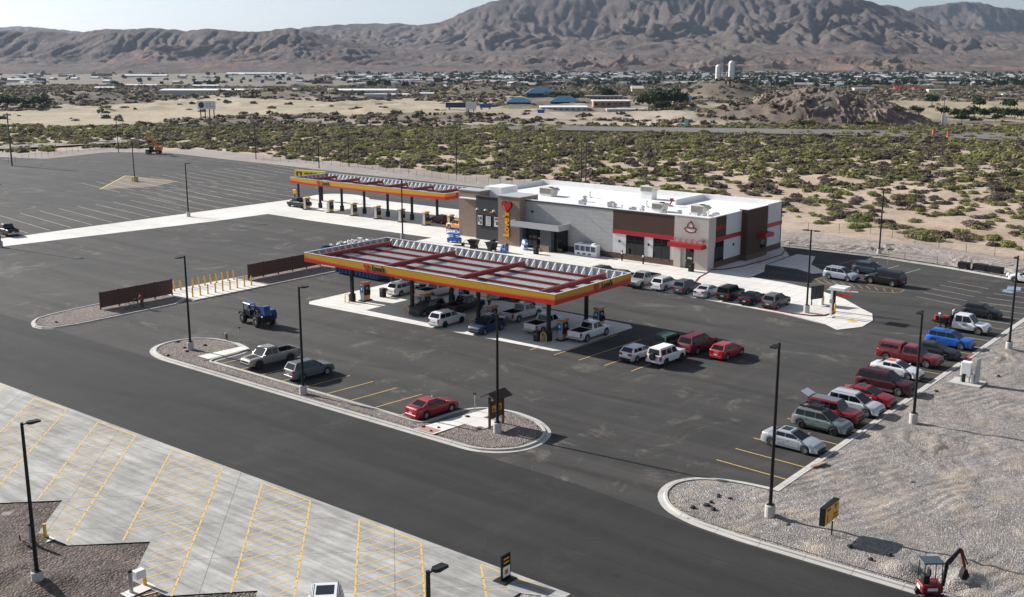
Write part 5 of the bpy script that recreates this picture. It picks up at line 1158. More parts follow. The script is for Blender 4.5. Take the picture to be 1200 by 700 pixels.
MB().prism_y([(-2.35,.85),(-.55,.85),(-.5,1.35),(-.9,1.75),(-2.1,1.85),(-2.4,1.5)],-1.1,-.45).build('engine_cover',C_blue,th); MB().rbox(-2.5,-2.1,-.8,.8,.65,1.35,.08).build('counterweight',C_black,th); MB().rbox(-1.9,-1.0,-1.12,-1.1,1.1,1.5,.01).build('grille',C_trim,th)
for x,y in ((-1.45,-.95),(-1.45,.95),(1.45,-.95),(1.45,.95)): MB().prism_y([(x-.75,.95),(x-.5,1.32),(x+.5,1.32),(x+.75,.95),(x+.62,1.0),(x+.42,1.26),(x-.42,1.26),(x-.62,1.0)],y-.2,y+.2).build('mudguard',C_black,th)
MB().add([(-2.5,-.05,1.95),(1.3,-.05,1.55),(1.3,.35,1.55),(-2.5,.35,1.95),(-2.5,-.05,2.35),(1.3,-.05,1.95),(1.3,.35,1.95),(-2.5,.35,2.35)],[(0,3,2,1),(4,5,6,7),(0,1,5,4),(1,2,6,5),(2,3,7,6),(3,0,4,7)]).build('boom',C_blue,th)
MB().prism_y([(-2.5,1.35),(-1.5,1.35),(-1.6,2.35),(-2.35,2.4)],-.25,.5).build('rear_tower',C_blue,th)
MB().box(1.2,1.75,-.0,.3,.6,1.75).build('boom_nose',C_blue,th)
c=MB()
for x in (-.35,1.0):
    for y in (.42,1.08): c.box(x-.04,x+.04,y-.04,y+.04,1.0,2.4)
c.build('cab_frame',C_black,th)['kind']='stuff'
MB().rbox(-.42,1.08,.38,1.12,2.4,2.48,.03).build('cab_roof',C_blue,th); MB().rbox(-.2,.35,.5,.95,1.0,1.75,.05).build('seat',C_trim,th); MB().box(-.3,.95,1.045,1.06,1.1,1.7).build('cab_door',C_glass,th)
for y in (-.55,.55): MB().box(1.85,3.1,y-.06,y+.06,.28,.34).build('fork',C_steel,th)
MB().box(1.75,1.86,-.75,.75,.28,1.1).build('fork_carriage',C_black,th)
# mini excavator
ex=empty('mini_excavator',(-17.1,57.7,0),R(40),'red mini excavator with dark canopy and raised arm at the bottom right','excavator')
for s_ in (-1,1):
    p=[(-.85,.0),(-.95,.22),(-.85,.42),(.85,.42),(.95,.22),(.85,.0)]; MB().prism_y(p,s_*.62-.15,s_*.62+.15).build('track',C_rubber,ex)
MB().rbox(-.9,.75,-.7,.7,.5,1.05,.08).build('house',M_mred,ex); MB().box(-.95,-.905,-.3,.3,.7,.9).build('decal',C_white,ex); MB().box(-.5,.3,-.712,-.702,.72,.9).build('decal',C_white,ex)
MB().rbox(-.7,-.2,-.3,.3,1.05,1.55,.05).build('seat',C_trim,ex); MB().rbox(-.25,-.12,-.28,.28,1.5,2.0,.04).build('seat_back',C_trim,ex)
for x,y in ((-.8,-.6),(-.8,.6),(.6,-.6),(.6,.6)): MB().tube((x,y,1.0),(x*.95,y*.95,2.45),.035,n=6).build('canopy_post',C_black,ex)
MB().rbox(-.95,.75,-.68,.68,2.45,2.55,.06).build('canopy_roof',mat('excavator_canopy',(.045,.07,.085),.5),ex)
for y in (-.2,.2): MB().tube((.35,y,1.05),(.42,y,1.5),.02,n=5).build('lever',C_black,ex)
MB().path([(.95,0,.8),(1.15,0,2.35),(2.1,0,3.25)],.15,6).build('boom',C_black,ex)
MB().path([(2.1,0,3.25),(2.55,0,2.0)],.11,6).build('arm',M_mred,ex); MB().path([(1.35,0,2.2),(2.0,0,3.0)],.05,6).build('ram',M_mred,ex); MB().path([(2.2,0,3.2),(2.75,0,2.2)],.05,6).build('ram',C_black,ex)
MB().prism_y([(2.45,2.0),(2.65,1.95),(2.85,1.5),(2.6,1.25),(2.25,1.3),(2.3,1.6)],-.3,.3).build('bucket',C_black,ex)
ex.scale=(.72,.72,.9); ex.location=(-17.1,58.7,.1)
# orange lift at the far edge of the lot
lf=empty('boom_lift',(-286.5,188.8,0),R(218),'orange telescopic lift with its boom raised at the far fence','lift')
for x in (-1.5,1.5):
    for y in (-1,1): big_wheel(lf,x,y,.6,.4)
MB().rbox(-2.2,2.3,-.7,.7,.6,1.3,.08).build('chassis',C_black,lf); MB().rbox(-2.4,-.6,-1,1,1.2,2.3,.1).build('turret',M_lor,lf)
MB().path([(-1.6,.2,1.9),(.6,.2,4.6),(2.3,.2,7.2)],.28,6).build('boom',M_lor,lf); MB().rbox(.3,1.5,-1.1,-.3,1.3,2.3,.08).build('cab',C_glass,lf)
MB().box(2.2,3.2,-.7,.9,6.3,6.4).box(2.2,2.25,-.7,.9,6.4,7.3).box(3.15,3.2,-.7,.9,6.4,7.3).build('basket',C_steel,lf)
# scissor lift
sc_=empty('scissor_lift',(-115.6,129.6,.05),R(10),'bright blue scissor lift on the walk in front of the orange pickup','lift'); mb_=mat('lift_blue',(.02,.16,.55),.4)
for x in (-.8,.8):
    for y in (-.5,.5): big_wheel(sc_,x,y,.2,.18)
MB().rbox(-1.1,1.1,-.5,.5,.25,.75,.04).build('base',mb_,sc_); MB().rbox(-1.15,1.15,-.55,.55,1.35,1.5,.03).build('platform',mb_,sc_)
b=MB()
for s_ in (-.42,.42):
    b.path([(-.9,s_,.78),(.9,s_,1.05)],.05,5).path([(.9,s_,.78),(-.9,s_,1.05)],.05,5).path([(-.9,s_,1.05),(.9,s_,1.33)],.05,5).path([(.9,s_,1.05),(-.9,s_,1.33)],.05,5)
b.build('scissor_arms',mb_,sc_)['kind']='stuff'
b=MB()
for z in (1.95,2.4): b.path([(-1.1,-.52,z),(1.1,-.52,z),(1.1,.52,z),(-1.1,.52,z),(-1.1,-.52,z)],.03,5)
for x in (-1.1,0,1.1):
    for y in (-.52,.52): b.tube((x,y,1.5),(x,y,2.4),.03,n=5)
b.build('guard_rail',mb_,sc_)['kind']='stuff'; MB().box(.4,.9,-.53,-.50,1.55,2.2).build('control_box',C_white,sc_)
def hopper(x,y,rz,label):
    o=empty('tipping_hopper',(x,y,.05),rz,label,'hopper','black tipping hoppers before the store')
    MB().prism_y([(-.25,.35),(.35,.35),(.75,1.35),(-.85,1.35)],-.65,.65).build('tub',C_black,o); MB().box(-.5,.5,-.5,-.4,0,.35).build('skid',C_trim,o); MB().box(-.5,.5,.4,.5,0,.35).build('skid',C_trim,o); MB().box(-.9,.8,-.70,-.64,1.25,1.4).build('lip',C_trim,o); return o
hopper(-109.6,127.4,R(15),'black tipping hopper behind the canopy rim, nearer the scissor lift'); hopper(-106.0,127.4,R(-5),'black tipping hopper behind the canopy rim, nearer the tan tower')
o=empty('pallet_truck',(-112.6,127.3,.05),R(8),'low black pallet truck on the walk beside a tipping hopper','pallet truck')
for y in (-.25,.25): MB().box(-1.0,.6,y-.08,y+.08,.1,.18).build('fork',C_black,o)
MB().rbox(.6,.9,-.3,.3,.1,.6,.04).build('head',C_black,o); MB().tube((.75,0,.6),(1.3,0,1.2),.03,n=6).build('handle',C_black,o)
o=empty('utility_cart',(-103.6,127.6,.05),R(-10),'bright blue cleaning cart with a brown bag before the tan tower','cart')
MB().rbox(-.7,.5,-.35,.35,.25,.65,.05).build('tray',mb_,o); MB().rbox(-.6,-.1,-.3,.3,.65,1.2,.08).build('tank',mb_,o); MB().lathe([(.001,0),(.33,.1),(.36,.5),(.2,.85),(.001,.9)],(.35,0,.62),n=12).build('bag',mat('brown_bag',(.16,.11,.09),.8),o)
for x in (-.5,.35):
    for y in (-.32,.32): big_wheel(o,x,y,.14,.08)
MB().path([(.5,-.3,.5),(.8,-.3,1.0),(.8,.3,1.0),(.5,.3,.5)],.025,5).build('push_bar',C_steel,o)
# product cages by the store wall
o=empty('ice_cabinet',(-92.4,133.25,.05),0,'white merchandiser with four dark blue panels against the grey wall','cabinet')
MB().rbox(-2.0,2.0,-.5,.5,0,1.75,.06).build('body',C_white,o)
for k in range(4): d=MB().box(-1.85+k*.95,-1.05+k*.95,-.53,-.50,.75,1.5).build('door',mat('panel_navy',(.03,.06,.15),.3),o); MB().box(-1.2+k*.95,-1.14+k*.95,-.56,-.53,.95,1.3).build('handle',C_steel,d)
for k in range(3): MB().box(-1.5+k*1.0,-1.0+k*1.0,-.52,-.50,.2,.45).build('vent_panel',mat('panel_navy'),o)
for x in (-1.2,1.2): MB().rbox(x-.25,x+.25,-.3,.3,1.75,1.95,.03).build('top_unit',C_white,o)
o=empty('display_rack',(-103.0,131.6,.05),R(-35),'white and blue stack of bottled goods by the store entrance','display')
for k in range(4): MB().rbox(-.7,.7,-.4+.1*k,.4,.05+.38*k,.38+.38*k,.03).build('shelf_goods',C_white if k%2==0 else mb_,o); MB().box(-.68,.68,-.42+.1*k,-.39+.1*k,.12+.38*k,.24+.38*k).build('label_strip',mat('tan_label',(.3,.24,.18),.6) if k%2==0 else C_white,o)
for x,y,l in ((-86.2,133.2,'black post beside the left restaurant window'),(-82.4,132.9,'black post between the two restaurant windows')):
    o=empty('black_post',(x,y,.05),0,l,'post','black posts before the restaurant'); MB().tube((0,0,0),(0,0,1.5),.12,n=10).build('tube',C_black,o); MB().box(-.12,.12,-.14,-.125,1.0,1.3).build('tag',C_white,o)
# ================================================================ MENU CANOPY, SIGNS
o=empty('order_canopy',(-48.4,118.9,.05),0,'small white order canopy on a slim post at the tip of the walk','order canopy')
MB().box(-.1,.1,-.1,.1,0,3.4).build('post',C_white,o); MB().rbox(-.25,1.6,-.2,1.6,3.2,3.55,.04).build('roof',C_white,o); MB().rbox(-.35,.35,-.35,.35,0,.12,.03).build('foot',C_white,o); MB().box(-.17,.17,-.14,.14,1.7,2.1).build('speaker_box',C_steel,o)
o=empty('clearance_bar',(-49.3,121.9,.05),0,'black post carrying a white clearance bar with two red boards','clearance bar')
MB().box(-.14,.14,-.14,.14,0,3.0).build('post',C_black,o); MB().tube((-.8,-.3,2.55),(2.6,.55,2.55),.07,n=8).build('bar',C_white,o)
MB().box(.2,1.9,.10,.14,2.65,2.85).build('red_board',C_red,o); MB().box(0,2.0,-.05,-.01,1.95,2.2).build('red_board',C_red,o)
for x,y,l in ((-48.9,121.3,'yellow bollard beside the black clearance post'),(-51.7,124.5,'yellow bollard beside the black menu boards')):
    q=MB().lathe([(.001,0),(.1,0),(.1,1.0),(.07,1.1),(.001,1.12)],n=12).build('bollard',C_yel,loc=(x,y,.05),smooth=True); tag(q,l,'bollard')
o=empty('menu_board',(-52.3,124.0,.05),R(65),'black three-panel menu board on the walk behind the two-headed lamp','menu board')
for k in range(3): f=MB().rbox(-.95+k*.66,-.34+k*.66,-.08,.08,.7,2.3,.03).build('panel',C_black,o); MB().box(-.90+k*.66,-.39+k*.66,-.095,-.08,.8,2.2).build('screen',mat('menu_screen',(.05,.05,.055),.3),f)
MB().box(-.85,-.75,-.05,.05,0,.7).build('leg',C_black,o); MB().box(.85,.95,-.05,.05,0,.7).build('leg',C_black,o); MB().rbox(.3,.75,-.5,-.1,0,.5,.05).build('speaker_post',C_white,o)
# direction sign in the gravel
o=empty('direction_sign',(-24.6,62.9,.11),0,'orange direction sign in a thick black case on one post in the gravel','sign')
MB().tube((0,0,-.05),(0,0,1.0),.05,n=8).build('post',C_black,o); f=MB().rbox(-.45,-.08,-1.05,1.15,.95,2.15,.02).build('case',C_black,o)
MB().box(-.08,-.06,-1.0,1.1,1.0,2.1).build('face',C_must,f); MF=Matrix.Translation((-.052,.05,1.55))@Matrix(((0,0,1,0),(1,0,0,0),(0,1,0,0),(0,0,0,1)))
b=MB().box(-.052,-.05,-.72,-.62,1.1,1.65).build('arrow',C_black,f); MB().box(-.053,-.05,.15,.95,1.12,1.22).build('dark_bar',C_maroon,f)
text_obj('sign_text','Trucks',.26,C_black,f,MF@Matrix.Translation((-.62,.38,0)),.003,.006,.9); text_obj('sign_text','Cars',.26,C_black,f,MF@Matrix.Translation((.48,.38,0)),.003,.006,.9); text_obj('sign_text','Entrance',.22,C_black,f,MF@Matrix.Translation((.48,-.16,0)),.003,.006,.8)
MB().add([(-.05,.5,1.62),(-.05,.62,1.62),(-.05,.62,1.78),(-.05,.68,1.78),(-.05,.56,1.88),(-.05,.44,1.78),(-.05,.5,1.78)],[(0,1,2,3,4,5,6)]).build('arrow',C_black,f)
# roofed notice board
o=empty('notice_board',(-54.35,65.8,.12),0,'brown roofed notice board with yellow squares behind the two-headed lamp post','notice board'); wd=mat('dark_stained_wood',(.07,.035,.025),.8,vary=.2)
for y in (-.85,.85): MB().box(-.08,.08,y-.08,y+.08,0,2.6).build('post',wd,o)
p=MB().box(-.05,.05,-.76,.76,.75,2.2).build('panel',wd,o)
MB().box(.052,.07,-.6,-.1,1.3,1.85).build('yellow_square',C_must,p); MB().box(.052,.07,.2,.6,1.3,1.85).build('yellow_square',C_must,p); MB().box(.071,.075,-.5,-.3,1.4,1.6).box(.071,.075,.3,.45,1.35,1.7).build('pictogram',C_black,p)
for s_ in (-1,1): MB().add([(0,-1.1,2.95),(0,1.1,2.95),(s_*.8,1.1,2.5),(s_*.8,-1.1,2.5),(0,-1.1,3.01),(0,1.1,3.01),(s_*.82,1.1,2.56),(s_*.82,-1.1,2.56)],[(0,1,2,3),(4,5,6,7),(0,1,5,4),(1,2,6,5),(2,3,7,6),(3,0,4,7)]).build('roof_slope',wd,o)
# black placard at the corner of the truck bays
o=empty('entry_placard',(-37.05,45.3,.03),0,'small black sign with orange lines and a white panel by the road edge','sign')
MB().box(-.05,.05,-.05,.75,.0,1.6).build('board',C_black,o); MB().box(.052,.06,.05,.68,.22,.85).build('white_panel',C_white,o); MB().box(.062,.07,.2,.5,.38,.66).build('orange_square',mat('burnt_orange',(.42,.13,.02),.5),o)
for z in (1.05,1.28): MB().box(.052,.06,.12,.6,z,z+.10).build('orange_line',C_must,o)
MB().rbox(-.45,.45,-.3,.9,-.01,.06,.02).build('foot',C_trim,o)
# yellow price sign at the end of the truck canopy
o=empty('lane_sign',(-176.0,149.0,-.6),R(12),'yellow board with a black shield on posts at the left of the truck canopy','sign')
for x in (0.3,6.2): MB().box(x-.16,x+.16,-.16,.16,0,5.0).build('post',C_black,o)
f=MB().rbox(-.4,7.2,-.2,.2,4.7,6.6,.04).build('board',mat('sign_lemon',(.72,.60,.05),.5),o)
MB().prism_y([(.1,6.25),(1.5,6.25),(1.45,5.4),(.8,4.95),(.15,5.4)],-.24,-.205).build('shield',C_black,f)
MB().prism_y([(.5,6.05),(1.1,6.05),(1.08,5.55),(.8,5.3),(.5,5.55)],-.26,-.245).build('shield_mark',mat('sign_lemon'),f)
b=MB(); [b.box(2.1+i*.52,2.45+i*.52,-.23,-.205,5.75,6.1+.12*(i%2)) for i in range(7)]; [b.box(1.9+i*.8,2.2+i*.8,-.23,-.205,5.2,5.5) for i in range(3)]; b.build('dark_characters',C_black,f)
o=empty('lane_marker',(-172.8,145.6,0),0,'small yellow lane marker on a black stand beside the black pickup','marker'); MB().tube((0,0,0),(0,0,1.7),.1,n=8).build('stand',C_black,o); MB().rbox(-.5,.5,-.15,.15,1.7,2.5,.05).build('yellow_head',C_must,o)
# containers behind the left end of the car canopy
def container(x,y,rz,L,label,debris):
    o=empty('roll_off_container',(x,y,.0),rz,label,'container','blue roll-off containers behind the car canopy'); W_=2.4; h=2.3
    b=MB().box(0,L,0,.06,.2,h).box(0,L,W_-.06,W_,.2,h).box(0,.06,.06,W_-.06,.2,h).box(L-.06,L,.06,W_-.06,.2,h).box(.06,L-.06,.06,W_-.06,.2,.3); b.build('shell',C_navy,o)
    for k in range(int(L/.7)):
        x_=.3+k*.7; MB().box(x_-.06,x_+.06,-.09,-.002,.25,h-.1).build('rib',mat('container_rib',(.02,.07,.22),.5),o)
    MB().box(-.05,L+.05,-.1,0,h-.1,h+.04).build('top_rail',mat('container_rib'),o)
    if debris:
        b=MB(); r=random.Random(3)
        for k in range(70):
            c=(r.uniform(.5,L-.5),r.uniform(.4,W_-.4),r.uniform(1.6,2.75)); b2=MB().cbox((0,0,0),(r.uniform(.3,1.0),r.uniform(.2,.7),r.uniform(.05,.35))).xf(Matrix.Translation(c)@Matrix.Rotation(r.random()*6,4,'Z')@Matrix.Rotation(r.random()-.5,4,'X')); b.add(b2.v,b2.f)
        tag(b.build('rubbish_heap',mat('white_rubbish',(.6,.6,.58),.8,vary=.2),o),kind='stuff')
container(-112.0,100.9,R(-2),8.6,'navy blue roll-off container on the lot behind the leftmost pump',False); container(-117.3,105.2,R(88),8.6,'blue roll-off container heaped with white rubbish above the canopy corner',True)
# ================================================================ SMALL FURNITURE
for x,y,l,wbx in ((-63.0,30.9,'grey air post with a yellow guard beside the lamp base',False),(-52.6,31.2,'grey air post with a white box and yellow guard at the bottom edge',True)):
    o=empty('air_post',(x,y,.02),0,l,'air post'); MB().tube((0,0,0),(0,0,1.25),.12,n=10).build('grey_post',C_steel,o); MB().lathe([(.001,1.25),(.13,1.25),(.10,1.38),(.001,1.4)],n=10).build('cap',C_black,o); MB().tube((-.2,1.0,0),(-.2,1.0,.95),.11,n=10).build('yellow_guard',C_yel,o)
    if wbx: MB().rbox(-.1,.35,.2,.8,.75,1.25,.04).build('white_box',C_white,o)
    else: MB().box(-.9,.4,-.45,-.3,.1,.18).build('pipe_bracket',C_black,o); MB().tube((-.7,-.38,.1),(-.7,-.38,.55),.04,n=6).build('bracket_post',C_black,o)
    MB().box(-.35,.5,-.5,1.3,.02,.03).build('pad',M_walk,o)
o=empty('electrical_cabinet',(-28.3,102.0,.12),0,'pale electrical cabinet with a tall grey panel on a concrete pad','electrical cabinet')
MB().rbox(-1.2,1.6,-1.0,1.2,-.1,.10,.03).build('pad',C_conc,o); b=MB().rbox(-.4,.5,-.3,.4,.7,2.0,.04).build('white_cabinet',C_white,o); MB().box(-.2,.1,-.33,-.30,.1,.9).build('meter_box',C_trim,o)
MB().box(-.35,-.25,-.2,-.1,.1,.7).build('leg',C_steel,o); MB().box(.35,.45,-.2,-.1,.1,.7).build('leg',C_steel,o); MB().rbox(.85,1.1,-.2,.6,.1,2.4,.03).build('grey_panel',C_steel,o); MB().rbox(.6,.85,-.35,.1,.1,.9,.03).build('transformer_box',C_steel,o)
for i,(x,y,w,l) in enumerate(((-45.3,157.6,1.5,'leftmost of the three black boxes on the rear kerb, with small wheels'),(-43.1,157.5,1.9,'middle one of the three black boxes on the rear kerb'),(-40.9,157.0,1.9,'rightmost of the three black boxes on the rear kerb'))):
    o=empty('black_box',(x,y,.05),R(-10),l,'box','black boxes on the rear kerb'); MB().rbox(-w/2,w/2,-.45,.45,.12,.95,.05).build('body',C_black,o); MB().rbox(-w/2-.04,w/2+.04,-.5,.5,.95,1.03,.03).build('lid',C_trim,o)
    for k in (-1,1): MB().box(k*w*.35-.06,k*w*.35+.06,-.4,.4,0,.12).build('foot',C_trim,o)
    if i==0:
        for k in (-1,1): big_wheel(o,k*.5,-.5,.16,.08)
o=MB().lathe([(.001,0),(.35,0),(.3,.3),(.12,.45),(.001,.5)],n=10).build('white_sack',C_white,loc=(-39.0,156.2,.1)); tag(o,'small white sack on the ground beside the rightmost black box','sack')
# signs posts on islands: thin sign stakes
for px,py,h,l in ((556.5,483.5,1.6,'thin grey post with a small black cap on the front island'),(281,401,1.5,'thin grey stake at the left end of the front island'),(1018,320,2.2,'left thin grey post by the rear parked cars'),(1040,311,2.2,'right thin grey post by the rear parked cars')):
    x,y=g(px,py); o=empty('marker_post',(x,y,.0),0,l,'post'); MB().tube((0,0,0),(0,0,h),.045,n=6).build('stake',C_steel,o); MB().box(-.1,.1,-.1,.1,h,h+.12).build('cap',C_black,o)
o=empty('utility_riser',(*g(265.5,399),.1),0,'short brown utility riser on the front island','riser'); MB().tube((0,0,0),(0,0,.6),.14,n=8).build('tube',mat('riser_brown',(.15,.08,.05),.7),o); MB().lathe([(.001,.6),(.16,.6),(.12,.75),(.001,.78)],n=8).build('cap',C_steel,o)
# tyre / debris on the lot, wood scrap, dark valve lids
rr=random.Random(11)
for (px,py) in ((66,378),(208,401),(219,412),(197,417),(496,501),(505,506),(514,502),(812,595),(828,592),(836,597),(842,581),(855,585),(833,589),(842,583),(924,616),(1042,651),(1020,656),(996,641),(1070,567),(1097,459),(1116,417),(1170,441),(240,405),(216,408),(548,489)):
    x,y=g(px,py,.12); r=rr.uniform(.12,.22); b=MB(); n=9
    prof=[(r*.3,.14),(r*.8,.10),(r,.03),(r*1.05,-.05)]; b.lathe(prof,n=n); b.v=[(vx*(1+.2*math.sin(3*i)),vy*(1+.2*math.cos(5*i)),vz) for i,(vx,vy,vz) in enumerate(b.v)]; b.f.append(list(range(n))); b.m.append(0); b.sm.append(False)
    o=b.build('dark_rock',mat('dark_rock',(.035,.03,.028),.9),loc=(x,y,.13),rot=(0,0,rr.random()*6)); tag(o,'small dark stone lying in the pale gravel','stone','small dark stones in the gravel')
o=MB().cbox((0,0,.09),(.25,1.5,.12)).cbox((.15,.2,.16),(.2,1.1,.08)).build('timber_scrap',mat('timber_scrap',(.34,.24,.16),.9,vary=.2),loc=(*g(959,546,.12),.12),rot=(0,0,R(-15))); tag(o,'short pale timber scraps lying by the kerb of the gravel bank','timber')
# ================================================================ BICYCLE AND PEOPLE
bk=empty('bicycle',(-114.9,71.2,.12),R(88),'dark bicycle standing by the brown fence','bicycle')
for x in (-.52,.52):
    b=MB(); pts=[(x+.33*math.cos(a),0,.34+.33*math.sin(a)) for a in [k*math.pi/9 for k in range(19)]]; w=b.path(pts,.022,5).build('wheel',C_rubber,bk)
    b=MB(); [b.tube((x,0,.34),(x+.32*math.cos(a),0,.34+.32*math.sin(a)),.004,n=3) for a in [k*math.pi/6 for k in range(12)]]; tag(b.build('spokes',C_steel,w),kind='stuff')
MB().path([(-.52,0,.34),(-.12,0,.30),(.30,0,.80),(-.22,0,.84),(-.12,0,.30)],.02,6).path([(-.52,0,.34),(-.22,0,.84)],.015,6).path([(.52,0,.34),(.28,0,.95)],.02,6).build('frame',C_black,bk)
MB().path([(.28,0,.98),(.28,-.28,1.0)],.015,6).path([(.28,0,.98),(.28,.28,1.0)],.015,6).build('handlebar',C_black,bk); MB().rbox(-.36,-.1,-.06,.06,.90,.96,.02).build('saddle',C_black,bk); MB().rbox(.45,.8,-.2,.2,.75,1.0,.03).build('basket',C_trim,bk)
def skin_body(name,joints,edges,radii,m,parent,sub=1):
    me=bpy.data.meshes.new(name); me.from_pydata([Vector(j) for j in joints],edges,[]); o=bpy.data.objects.new(name,me); link(o,parent)
    bpy.context.view_layer.objects.active=o
    md=o.modifiers.new('skin','SKIN'); 
    if not me.skin_vertices: me.skin_vertices.new() if hasattr(me.skin_vertices,'new') else None
    if not me.skin_vertices:
        with bpy.context.temp_override(object=o,active_object=o): bpy.ops.mesh.customdata_skin_add()
    for i,v in enumerate(me.skin_vertices[0].data):
        r=radii[i]; v.radius=(r,r) if not isinstance(r,tuple) else r; v.use_root=(i==0)
    s_=o.modifiers.new('sub','SUBSURF'); s_.levels=sub; s_.render_levels=sub
    bpy.context.view_layer.update(); dg=bpy.context.evaluated_depsgraph_get(); m2=bpy.data.meshes.new_from_object(o.evaluated_get(dg)); o.modifiers.clear(); o.data=m2; m2.name=name
    m2.materials.clear(); m2.materials.append(m)
    for p in m2.polygons: p.use_smooth=True
    return o
def person(loc,rz,label,shirt,trousers,hair,lean=0.0,stride=.0,arms='down'):
    o=empty('person',loc,rz,label,'person'); L=lean
    def B(x,y,z): return (x+L*max(0,z-.95)*1.0,y,z-(L*L*.35)*max(0,z-.95))
    J=[B(0,0,.95),B(.01,0,1.12),B(.0,0,1.32),B(0,0,1.47),B(.02,0,1.56),B(.03,0,1.68), # pelvis..head
       B(0,.10,.90),(stride*.5+.02,.11,.50),(stride-.02,.11,.09),(stride+.14,.12,.04),
       B(0,-.10,.90),(-stride*.4+.03,-.11,.50),(-stride-.04,-.11,.09),(-stride+.12,-.12,.04)]
    if arms=='down': A=[B(0,.19,1.40),B(.02,.25,1.13),B(.10,.26,.90),B(0,-.19,1.40),B(.0,-.25,1.13),B(.08,-.26,.90)]
    else: A=[B(0,.19,1.40),B(.16,.24,1.18),B(.38,.22,1.10),B(0,-.19,1.40),B(.16,-.24,1.18),B(.38,-.22,1.10)]
    J+=A
    E_=[(0,1),(1,2),(2,3),(3,4),(4,5),(0,6),(6,7),(7,8),(8,9),(0,10),(10,11),(11,12),(12,13),(3,14),(14,15),(15,16),(3,17),(17,18),(18,19)]
    Rr=[(.15,.12),(.135,.11),(.16,.12),(.10,.09),.055,.10,.095,.06,.045,.04,.095,.06,.045,.04,.06,.045,.033,.06,.045,.033]
    body=skin_body('body',J,E_,Rr,C_skin,o,1)
    hx,hy,hz=J[5]; MB().lathe([(.001,-.13),(.06,-.11),(.085,-.03),(.09,.04),(.07,.10),(.001,.125)],(hx,hy,hz),n=12).build('head',C_skin,body,smooth=True)
    MB().lathe([(.098,-.02),(.10,.05),(.08,.115),(.001,.14)],(hx-.012,hy,hz),n=12).build('hair',hair,o,smooth=True)
    MB().cbox((hx+.09,hy,hz-.01),(.03,.025,.04)).build('nose',C_skin,body)
    for s_ in (-1,1): MB().cbox((hx+.083,hy+s_*.033,hz+.02),(.012,.02,.012)).build('eye',C_black,body)
    # clothes: the same limbs a little fatter
    skin_body('shirt',[J[0],J[1],J[2],J[3],J[14],J[15],J[17],J[18]],[(0,1),(1,2),(2,3),(3,4),(4,5),(3,6),(6,7)],[(.165,.135),(.15,.125),(.175,.135),(.115,.10),.075,.058,.075,.058],shirt,o,1)
    skin_body('trousers',[J[0],J[6],J[7],J[8],J[10],J[11],J[12]],[(0,1),(1,2),(2,3),(0,4),(4,5),(5,6)],[(.168,.138),.11,.078,.062,.11,.078,.062],trousers,o,1)
    for i,s_ in ((9,1),(13,-1)): a=J[i]; MB().rbox(a[0]-.20,a[0]+.07,a[1]-.05,a[1]+.05,0,.09,.02).build('shoe',C_black,o)
    for k,s_ in ((16,1),(19,-1)):
        w=Vector(J[k]); e=Vector(J[k-1]); d=(w-e).normalized(); side=Vector((0,s_,0)); pal=w+d*.05
        hnd=MB().cbox(tuple(pal),(.05,.03,.09)) ; h_=hnd.build('hand',C_skin,o)
        for f in range(4):
            st_=pal+d*.04+Vector((.018-.012*f,0,0)); MB().path([tuple(st_),tuple(st_+d*(.035+.006*(1.5-abs(f-1.5)))),tuple(st_+d*.055+Vector((.012,-s_*.015,0)))],.008,5).build('finger',C_skin,h_)
        MB().path([tuple(pal+Vector((.025,0,.01))),tuple(pal+Vector((.05,-s_*.01,-.02)))],.009,5).build('thumb',C_skin,h_)
    return o
pv=person((-81.9,97.9,.012),R(-60),'worker in a lime vest and dark trousers walking under the car canopy',mat('hi_vis_lime',(.30,.62,.05),.6),mat('dark_trousers',(.02,.02,.03),.8),mat('dark_hair',(.02,.015,.012),.8),0,.22)
person((-113.9,72.0,.12),R(170),'person in a red top leaning forward over the bicycle by the fence',mat('red_top',(.40,.015,.03),.7),mat('dark_trousers'),mat('dark_hair'),.55,.05,'out')
# ================================================================ DESERT SHRUBS
def clump(n,seed,leaf,flat=.62,holes=.25,lobes=4):
    """leaf quads scattered through a few merged lobes: returns arrays of quad corners, unit radius"""
    r=np.random.RandomState(seed); L=[(r.uniform(-.5,.5),r.uniform(-.5,.5),r.uniform(.28,.5),r.uniform(.42,.7)) for _ in range(lobes)]
    k=r.randint(0,lobes,n); c=np.array([L[i] for i in k]); d=r.normal(size=(n,3)); d/=np.linalg.norm(d,axis=1)[:,None]; d[:,2]=np.abs(d[:,2])*1.0-.25*(r.rand(n)<.3)
    rad=c[:,3]*(r.rand(n)**.45); p=np.stack([c[:,0]+d[:,0]*rad,c[:,1]+d[:,1]*rad,(c[:,2]*.55+d[:,2]*rad)*flat],1); p[:,2]=np.maximum(p[:,2],.02)
    nrm=d+r.normal(size=(n,3))*.55; nrm[:,2]+=.25; nrm/=np.linalg.norm(nrm,axis=1)[:,None]
    u=np.cross(nrm,r.normal(size=(n,3))); u/=np.linalg.norm(u,axis=1)[:,None]; v=np.cross(nrm,u); s=leaf*(.6+.8*r.rand(n))[:,None]
    return np.stack([p-u*s-v*s*.6,p+u*s-v*s*.5,p+u*s*.8+v*s*.6,p-u*s*.7+v*s*.7],1)   # n,4,3
